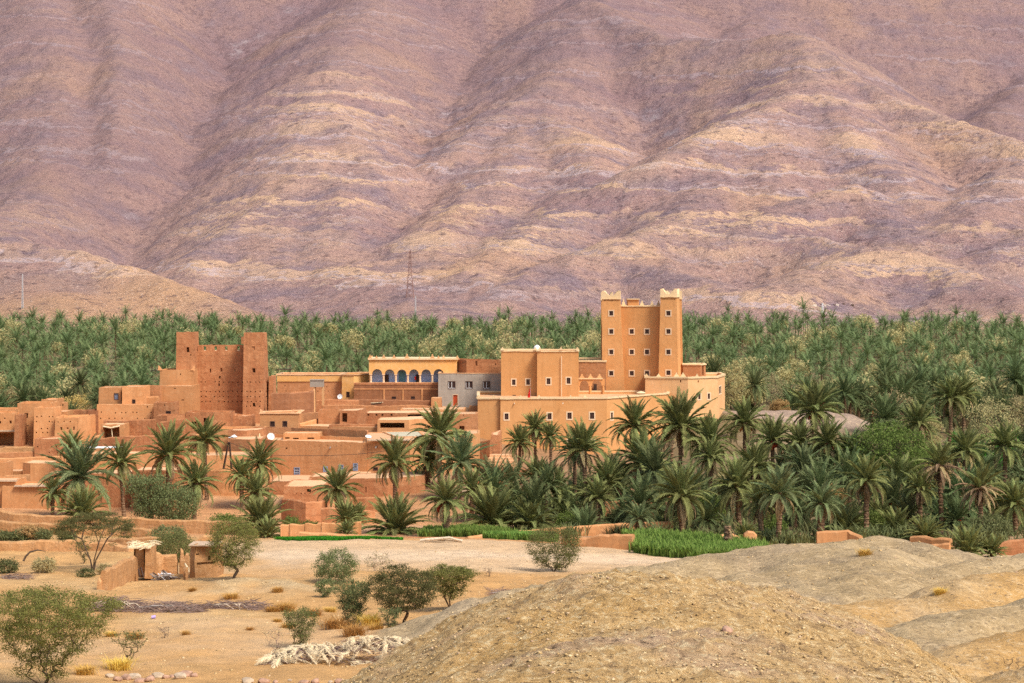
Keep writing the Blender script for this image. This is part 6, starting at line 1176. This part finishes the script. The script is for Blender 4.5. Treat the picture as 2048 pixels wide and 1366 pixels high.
plant('acacia_shrub', 'small green-tipped shrub in front of the dark spreading acacia', 'shrub', 782, 1272, 113, 'vase', 44, 46, 'olive', 11, 70, 18, 3, .25, .08, .05, .2); plant('acacia_shrub', 'wide low-branched acacia shrub before the maize wall', 'shrub', 1108, 1138, 162, 'round', 112, 104, 'acacia', 12, 280, 52, 5, .16, .2, .06, .08, r0=.08)
plant('acacia_shrub', 'dark round shrub inside the ruin walls', 'shrub', 345, 1112, 172, 'round', 100, 62, 'acacia', 13, 240, 50, 5, .15, .22, .065, .03); plant('acacia_shrub', 'upper olive shrub above the ruin shrub', 'shrub', 335, 1068, 198, 'round', 78, 30, 'olive', 14, 110, 24, 3, .1, .2, .09, .05)
plant('acacia_shrub', 'small shrub with forked stem at the bottom left rocks', 'shrub', 258, 1316, 100, 'vase', 80, 66, 'acacia', 15, 90, 10, 3, .25, .08, .05, .2, r0=.10); plant('dry_shrub', 'leafless grey shrub left of the dry frond heap', 'shrub', 548, 1302, 103, 'vase', 44, 56, 'dry_leaf', 16, 60, 3, 4, .15, .08, .04, .1, r0=.08, wood='twig')
plant('dry_shrub', 'bare pinkish shrub in the pale wash above the dark acacia', 'shrub', 756, 1148, 158, 'round', 60, 44, 'dry_leaf', 17, 90, 8, 5, .1, .1, .06, .05, r0=.08, wood='twig'); plant('dry_shrub', 'tiny bare shrub in the pale wash at the centre', 'shrub', 975, 1153, 155, 'vase', 24, 20, 'dry_leaf', 18, 30, 4, 4, .1, .06, .05, .05, wood='twig'); plant('dry_shrub', 'tiny bare shrub on the sand left of the golden tufts', 'shrub', 328, 1274, 110, 'vase', 28, 24, 'dry_leaf', 19, 40, 4, 4, .1, .06, .04, .05, wood='twig')
plant('dry_shrub', 'bare thorny twigs at the lower right edge', 'shrub', 2025, 1325, 62, 'vase', 70, 48, 'dry_leaf', 20, 30, 0, 4, .2, r0=.08, wood='bark'); plant('dry_shrub', 'bare branches behind the bent dead branch on the left', 'shrub', 165, 1118, 172, 'vase', 50, 46, 'acacia', 21, 60, 16, 4, .1, .1, .06, .05)
plant('grey_shrub', 'round grey-green shrub at the left edge of the sandy yard', 'shrub', 14, 1138, 160, 'round', 52, 30, 'olive', 22, 100, 22, 5, .05, .13, .08, .05); plant('grey_shrub', 'grey-green shrub right of the left edge shrub', 'shrub', 88, 1137, 160, 'round', 54, 34, 'tamarisk', 23, 110, 22, 5, .05, .13, .08, .05); plant('grey_shrub', 'small shrub at the foot of the umbrella acacia, left', 'shrub', 172, 1148, 158, 'round', 40, 20, 'olive', 24, 60, 20, 4, .05, .1, .07, .05); plant('grey_shrub', 'small shrub at the foot of the umbrella acacia, right', 'shrub', 208, 1143, 161, 'round', 36, 22, 'tamarisk', 25, 60, 20, 4, .05, .1, .07, .05)
for i, (px, pyb, w, h, m, lb_) in enumerate(((12, 1080, 46, 20, 'olive', 'low dark shrub at the left edge between the field walls'), (42, 1076, 40, 22, 'olive', 'dark shrub second from the left edge between the field walls'), (60, 1072, 50, 32, 'tamarisk_gold', 'straw-coloured shrub between the field walls'), (84, 1078, 44, 22, 'olive', 'grey-green shrub right of the straw-coloured shrub'), (135, 1074, 40, 18, 'olive', 'small shrub between the field walls near the umbrella acacia'))): plant('field_shrub', lb_, 'shrub', px, pyb, 195, 'round', w, h, m, 30+i, 80, 24, 4, .05, .18, .1, .05, 'shrubs between the field walls')
plant('olive_bush', 'tall feathery olive bush right of the slim palm trunk', 'bush', 292, 1030, 230, 'vase', 84, 98, 'olive', 40, 260, 34, 5, .1, .34, .12, .02, up=1.0); plant('olive_bush', 'wide feathery olive bush before the laundry house', 'bush', 350, 1034, 230, 'round', 96, 84, 'olive', 41, 280, 34, 4, .1, .42, .12, .02, up=1.0)
plant('green_bush', 'rounded green bush left of the broad low palm', 'bush', 450, 1042, 222, 'round', 66, 38, 'broadleaf', 42, 140, 24, 4, .05, .25, .11, .02); plant('green_bush', 'green bush under the curving garden wall, left one', 'bush', 583, 1045, 222, 'round', 34, 34, 'broadleaf', 43, 90, 22, 3, .05, .2, .1, .02); plant('green_bush', 'green bush under the curving garden wall, right one', 'bush', 620, 1040, 222, 'round', 42, 22, 'broadleaf', 44, 90, 22, 3, .05, .2, .1, .02)
for px, pyb, d, w, h, m, sd, lb_ in ((1418, 1030, 230, 66, 62, 'broadleaf', 47, 'yellow-green bush behind the skirted front palm'), (1545, 1050, 214, 54, 48, 'broadleaf', 48, 'green bush left of the drooping pale palm'), (1745, 1040, 216, 70, 56, 'broadleaf', 49, 'leafy bush behind the lone round-headed palm'), (1660, 960, 246, 70, 60, 'tamarisk_gold', 50, 'olive-gold bush above the squat thick-trunked palm'), (1985, 1040, 214, 80, 50, 'olive', 51, 'olive bush under the dry palm at the right'), (1240, 1030, 226, 50, 40, 'olive', 52, 'olive bush right of the upright skirted palm'), (1460, 915, 262, 70, 60, 'tamarisk', 53, 'beige bush below the palm with orange dates'), (1310, 890, 284, 60, 50, 'tamarisk', 54, 'beige bush under the lower house corner'), (1590, 1000, 232, 60, 60, 'olive', 55, 'olive bush between the pale drooping palms'), (1140, 1030, 222, 60, 40, 'broadleaf', 56, 'green bush left of the upright skirted palm')): plant('green_bush', lb_, 'bush', px, pyb, d, 'round', w, h, m, sd, 170, 30, 4, .1, .26, .12, .02)
plant('leafy_tree', 'large dark green broadleaf tree right of the grey rock', 'tree', 1775, 990, 262, 'round', 190, 155, 'broadleaf', 45, 420, 40, 3, .2, .42, .17, .1, r0=.14); plant('leafy_tree', 'smaller leafy green tree at the right foot of the broadleaf tree', 'tree', 1850, 950, 270, 'round', 90, 90, 'broadleaf', 46, 200, 34, 3, .2, .35, .15, .05)
for i, (px, pyb, w, h, d, m, lb_) in enumerate(TAM): plant('tamarisk', lb_, 'tree', px, pyb, d, 'round', w, h+18, m, 60+i, 170, 32, 4, .12, .05*w*d/F*.9+.1, .15 if d < 500 else .22, .0, 'tamarisks', wood='bark')
for px, pyb, w, h, lb_ in ((1345, 835, 46, 50, 'thin greenish scrub against the lower house corner'), (1395, 850, 40, 40, 'thin greenish scrub under the annex windows'), (1460, 855, 30, 36, 'thin beige scrub on the rock below the annex')): plant('wall_scrub', lb_, 'shrub', px, pyb, 322, 'vase', w, h, 'tamarisk', px, 90, 14, 4, .1, .3, .12, .05)

# ------------------------------------------------------------------ crops, tufts, piles, stones
def blades(pts, h, w, per, mat, name, spread, lean=.35, seed=0):
    rg_ = np.random.default_rng(seed); n = len(pts)*per; B = np.repeat(pts, per, 0)+np.c_[rg_.normal(size=(n, 2))*spread, np.zeros(n)]; a = rg_.uniform(0, 6.3, n); hh = h*rg_.uniform(.55, 1.15, n); l = lean*hh*rg_.uniform(.2, 1.3, n)
    dx, dy = np.cos(a), np.sin(a); mid = B+np.stack([dx*l*.35, dy*l*.35, hh*.62], 1); tip = B+np.stack([dx*l, dy*l, hh*np.where(rg_.random(n) < .4, .8, 1.)], 1); sx = np.stack([-dy, dx, 0*dx], 1)*w
    V = np.stack([B-sx*.5, B+sx*.5, mid+sx, mid-sx, tip], 1).reshape(-1, 3); b = np.arange(n)*5; T = np.concatenate([np.stack(q, 1) for q in ((b, b+1, b+2), (b, b+2, b+3), (b+3, b+2, b+4))]); return mktri(name, V, T, M[mat])
def field(poly_px, n, seed):
    rg_ = np.random.default_rng(seed); P = np.array([(X(p, d), d) for p, d in poly_px]); lo, hi = P.min(0), P.max(0); out = []
    q = rg_.uniform(lo, hi, (n*4, 2)); ins = np.zeros(len(q), bool); j = len(P)-1
    for i in range(len(P)):
        c_ = ((P[i, 1] > q[:, 1]) != (P[j, 1] > q[:, 1])) & (q[:, 0] < (P[j, 0]-P[i, 0])*(q[:, 1]-P[i, 1])/(P[j, 1]-P[i, 1]+1e-9)+P[i, 0]); ins ^= c_; j = i
    q = q[ins][:n]; return np.c_[q, ground(q[:, 0], q[:, 1])]
stuff(ob('maize', blades(field([(1268, 184), (1400, 176), (1535, 178), (1535, 192), (1480, 199), (1340, 205), (1240, 204), (1268, 198)], 1900, 1), 1.15, .075, 11, 'corn', 'maize', .12, .5, 1)), 'bright green maize plot behind the badland hill', 'maize')
stuff(ob('maize', blades(field([(962, 202), (1000, 199), (1110, 195), (1115, 203), (1060, 208), (990, 206)], 700, 2), .85, .05, 12, 'corn', 'maize', .12, .5, 2)), 'low green maize strip left of the ruined wall', 'maize')
stuff(ob('maize', blades(field([(842, 211), (980, 208), (1040, 211), (960, 220), (850, 220)], 800, 3), .95, .05, 12, 'corn', 'maize', .12, .5, 3)), 'green maize around the red-fruited palm', 'maize')
stuff(ob('green_crop', blades(field([(548, 197), (600, 191.5), (738, 192), (740, 194), (806, 192.5), (770, 199.5), (600, 201)], 9000, 4), .32, .03, 3, 'crop_grass', 'green_crop', .05, .4, 4)), 'vivid green carpet of young crop beside the wash', 'crop')
stuff(ob('far_field', blades(field([(1905, 302), (2060, 300), (2060, 345), (1900, 345)], 5200, 5), 1.2, .09, 6, 'crop_grass', 'far_field', .2, .4, 5)), 'green field beyond the palms at the right edge', 'crop')
stuff(ob('ground_cover', blades(field([(985, 217), (1300, 214), (1500, 208), (1560, 200), (1640, 205), (2080, 203), (2080, 300), (1500, 300), (1480, 285), (1300, 262), (1080, 262), (985, 240)], 2600, 9), .8, .07, 9, 'olive', 'ground_cover', .35, .8, 9)), 'dark leafy undergrowth covering the floor of the palm garden', 'undergrowth')
UND = blades(np.array([(0., 0., 0.)]), 1., .04, 150, 'olive', 'undergrowth', .5, .9, 6)
for i, (px, d, s) in enumerate(((1700, 205, 2.2), (1760, 208, 2.0), (1580, 203, 1.5), (1545, 206, 1.6), (1240, 214, 1.4), (1830, 208, 2.2), (1670, 214, 2.2), (1440, 207, 1.5), (1960, 205, 2.2), (1140, 213, 1.4), (1310, 212, 1.6), (1505, 205, 1.4))):
    o_ = ob('undergrowth', UND); x = X(px, d); o_.location = (x, d, gz(x, d)); o_.scale = (s, s, s); o_.rotation_euler = (0, 0, i); tag(o_, 'leafy green undergrowth tuft at the foot of the garden palms', 'undergrowth', 'undergrowth under the palms')
TUFT = [blades(np.array([(0., 0., 0.)]), 1., .02, 420, 'gold_grass', 'grass_tuft', .34, 1.2, 20+i) for i in range(3)]
for i, (px, pyb, d, s, lb_) in enumerate(((672, 1258, 117, .95, 'large golden grass tuft left of the vase-shaped shrub'), (742, 1262, 116, .85, 'golden grass tuft between the shrubs and dark acacia'), (708, 1280, 110, .85, 'golden grass tuft nearest the dry frond heap'), (752, 1272, 113, .55, 'small yellow grass tuft before the dark acacia'), (570, 1222, 128, .85, 'pale golden tuft left behind the slim olive shrub'), (545, 1225, 127, .55, 'leftmost pale golden tuft beside the slim shrub'), (628, 1236, 124, .6, 'golden tuft right behind the slim olive shrub'), (575, 1256, 117, .5, 'small golden tuft in front of the slim olive shrub'), (660, 1230, 126, .5, 'flat golden tuft behind the large golden tuft'), (462, 1200, 136, .62, 'golden tuft at the foot of the upright acacia'), (385, 1195, 138, .4, 'small golden tuft right of the brush heap'), (222, 1270, 112, .42, 'golden tuft beside the corner acacia'), (268, 1275, 110, .55, 'golden tuft behind the forked shrub'), (240, 1345, 95, .75, 'orange-gold tuft under the forked shrub'), (170, 1352, 93, .6, 'orange-gold tuft among the bottom left stones'), (500, 1258, 116, .3, 'small low tuft alone on the sand'), (372, 1275, 110, .35, 'low tuft right of the tiny bare shrub'), (555, 1190, 138, .5, 'golden tuft on the bank right of the upright acacia'), (1730, 1112, 112, .5, 'golden tuft on the crest of the badland hill'), (1880, 1165, 86, .4, 'golden tuft in the badland gully'), (555, 1240, 120, .35, 'smallest golden tuft behind the leftmost pale one'))):
    x = X(px, d); t = ob('grass_tuft', TUFT[i % 3]); t.location = (x, d, gz(x, d)-.05); t.scale = (s*.95, s*.95, s*.8); t.rotation_euler = (0, 0, i*1.7); tag(t, lb_, 'grass', 'golden grass tufts')
# bent dead branch
mb = MB(); d = 168.; mb.tube([(X(47, d), d, Z(1122, d)), (X(52, d), d, Z(1112, d)), (X(60, d), d, Z(1104, d)), (X(75, d), d, Z(1100, d)), (X(92, d), d, Z(1103, d))], [.1, .09, .08, .06, .02], 6); tag(ob('bent_branch', mb.mesh('bent_branch', M['bark'])), 'bent dead branch arching over the sand by the third field wall', 'branch')
def brush(label, px0, px1, pyc, D, hgt, n, mats, seed, big=6):
    r = random.Random(seed); x0, x1 = X(px0, D), X(px1, D); cx = (x0+x1)/2; t = thing('brush_pile', label, 'brush pile', (cx, D, gz(cx, D)), 'brush piles'); mb = MB()
    for i in range(n):
        u = r.uniform(-1, 1); x = cx+u*(x1-x0)/2; y = D+r.gauss(0, .7); e = max(0, 1-u*u)**.5; z = gz(cx, D)+.03+r.random()*hgt*e; a = r.gauss(0, .5)+(math.pi if r.random() < .5 else 0); l = r.uniform(.3, .9); el = r.gauss(.05, .22); dx, dy, dz = math.cos(a)*l, math.sin(a)*l, math.sin(el)*l
        mb.tube([(x-dx, y-dy, z-dz), (x, y, z+.05), (x+dx, y+dy, max(gz(cx, D), z+dz))], [.018, .016, .006], 3, False)
    o_ = ob('twigs', mb.mesh('twigs', M[mats[0]], t.location), t); o_['kind'] = 'stuff'
    for i in range(big):
        u = r.uniform(-.8, .8); x = cx+u*(x1-x0)/2; z = gz(cx, D)+hgt*.8*(1-u*u)**.5; a = r.gauss(0, .7); l = r.uniform(.5, 1.1); mb = MB(); mb.tube([(x-l*math.cos(a), D-.4-l*.3*math.sin(a), z+.05), (x, D-.5, z+.1), (x+l*math.cos(a), D-.7+l*.3*math.sin(a), z-.35)], [.035, .035, .015], 5); ob('branch', mb.mesh('branch', M[mats[1]], t.location), t)
    return t
brush('heap of grey branches below the sloping ruined wall', 188, 292, 1200, 128, .75, 260, ('twig', 'wood_pale'), 1); brush('flat heap of purplish twigs on the sand below the ruin', 285, 405, 1215, 127, .5, 300, ('twig', 'wood_grey'), 2); brush('low line of dark brushwood under the upright acacia', 400, 540, 1210, 129, .35, 240, ('twig', 'wood_pale'), 3); brush('thin scatter of dry branches on the left yard sand', 0, 60, 1155, 155, .2, 90, ('twig', 'wood_grey'), 4, 3); brush('dark flat brush line at the foot of the badland hills', 985, 1070, 1180, 144, .25, 130, ('twig', 'wood_grey'), 5, 3)
# heap of dry palm fronds
hp = thing('dry_frond_heap', 'long heap of bleached dry palm fronds on the sand', 'frond heap', (X(700, 98), 98, gz(X(700, 98), 98)))
def stalk(seed):
    r = random.Random(seed); mb = MB(); mb.tube([(0, 0, 0), (.35, 0, .04), (.75, 0, -.04), (1.1, 0, -.2)], [.022, .017, .012, .005], 4)
    for i in range(46):
        s = .15+.95*i/46; z = .04-.2*max(0, s-.35)**1.5; sg = 1 if i % 2 else -1; l = r.uniform(.22, .45)*(1.15-.5*s); a = r.uniform(.15, .6); p = Vector((s, 0, z)); q = p+Vector((l*.9, sg*l*a, -l*r.uniform(.0, .35))); m = (p+q)/2+Vector((0, 0, .03)); w = Vector((-.3*sg, 1, .4)).normalized()*.011
        mb.add([p, m-w, q, m+w], [(0, 1, 2, 3)])
    return mkmesh('dry_frond', mb.v, mb.f, [M['straw_pale']])
ST = [stalk(i) for i in range(5)]; r_ = random.Random(8); mb = MB(); g0 = gz(X(700, 98), 98)
def heap_y(px): return 98.5+.6*math.sin(px*.012)
def heap_h(px): u = (px-700)/182.; return (.85 if px < 690 else 1.15)*max(0.03, 1-u*u)**.5
def heap_z(x, y): px = 1024+F*x/98.; v = (y-heap_y(px))/(2.3 if px < 690 else 1.5); return gz(x, y)+heap_h(px)*max(0, 1-v*v)
for i in range(290):
    px = r_.uniform(524, 880); y = heap_y(px)+r_.uniform(-1.9, 1.2); x = X(px, 98); z = heap_z(x, y)+r_.uniform(-.05, .12); o_ = ob('dry_frond', r_.choice(ST), hp); o_.location = Vector((x, y, z))-hp.location
    o_.rotation_euler = (r_.uniform(-.9, .9), r_.uniform(-.05, .5), r_.choice((-1.5, -1.5, -2.2, -.8, 1.4))+r_.gauss(0, .55)); s = r_.uniform(.55, 1.05); o_.scale = (s,)*3
for i in range(700):
    px = r_.uniform(540, 872); x = X(px, 98); y = heap_y(px)+r_.uniform(-1.7, 1.2); z = heap_z(x, y)-r_.uniform(.02, .3); a = r_.uniform(0, 6.3); l = r_.uniform(.2, .5); mb.tube([(x-l*math.cos(a), y-l*math.sin(a), z-.06), (x, y, z), (x+l*math.cos(a), y+l*math.sin(a), z-.12)], [.02, .02, .01], 3, False)
o_ = ob('brush_core', mb.mesh('brush_core', M['twig'], hp.location), hp); o_['kind'] = 'stuff'
# stones
def stone_mesh(seed, mat):
    rg_ = np.random.default_rng(seed); import bmesh; bm = bmesh.new(); bmesh.ops.create_icosphere(bm, subdivisions=2, radius=1)
    P = rg_.normal(size=(9, 3)); P /= np.linalg.norm(P, axis=1)[:, None]; dd = rg_.uniform(.55, .9, 9)
    for v in bm.verts:
        for n_, q in zip(P, dd):
            k_ = v.co.dot(Vector(n_))
            if k_ > q: v.co -= Vector(n_)*(k_-q)
        v.co.z *= .7
    me = bpy.data.meshes.new('stone'); bm.to_mesh(me); bm.free(); me.materials.append(M[mat]); return me
STO = [stone_mesh(i, 'stone_red' if i % 3 else 'stone_pale') for i in range(6)]
for i in range(20):
    if i < 12: px, d, s, lb_, gp_ = 222+i*15+r_.uniform(-4, 4), 92+r_.uniform(-1, 1.4), r_.uniform(.12, .36), ORD[i].replace('nearest', 'first')+' stone from the left in the lower left row of rocks', 'row of rocks lower left'
    else: px, d, s, lb_, gp_ = 500+(i-12)*26+r_.uniform(-6, 6), 89+r_.uniform(-.6, .6), r_.uniform(.1, .3), ORD[i-12].replace('nearest', 'first')+' stone from the left before the dry frond heap', 'stones before the frond heap'
    o_ = ob('stone', STO[i % 6]); x = X(px, d); o_.location = (x, d, gz(x, d)+s*.25); o_.scale = (s*1.3, s, s); o_.rotation_euler = (0, 0, i); tag(o_, lb_, 'stone', gp_)
x, y = X(1453, 37.5), 37.5; o_ = ob('mound_stone', STO[1]); o_.location = (x, y, float(mound_z(np.array([x]), np.array([y]))[0])+.05); o_.scale = (.13, .2, .16); tag(o_, 'pinkish fist-shaped stone standing out on the near mound', 'stone')
for i, (a, b_, y0, y1, r) in enumerate(((840, 890, 1091, 1094, .14), (850, 925, 1090, 1096, .17), (870, 925, 1096, 1098, .12))):
    mb = MB(); d = 189.-i*.5; mb.tube([(X(a, d), d, gz(X(a, d), d)+.18+.1*i), (X((a+b_)/2, d), d+.1, gz(X((a+b_)/2, d), d)+.24+.1*i), (X(b_, d), d-.2, gz(X(b_, d), d)+.16)], [r*.8, r, r*.7], 8); tag(ob('log', mb.mesh('log', M['wood_pale'])), ('shortest pale log on the wash before the kerb wall', 'longest pale log on the wash before the kerb wall', 'lowest pale log on the wash before the kerb wall')[i], 'log', 'logs on the wash')
mb = MB(); x, y = X(307, 122), 122.; mb.tube([(x-.12, y, gz(x, y)+.1), (x+.12, y+.05, gz(x, y)+.12)], [.09, .1], 8); tag(ob('plastic_litter', mb.mesh('plastic_litter', M['purple_plastic'])), 'small purple plastic scrap by the brush heaps', 'litter')
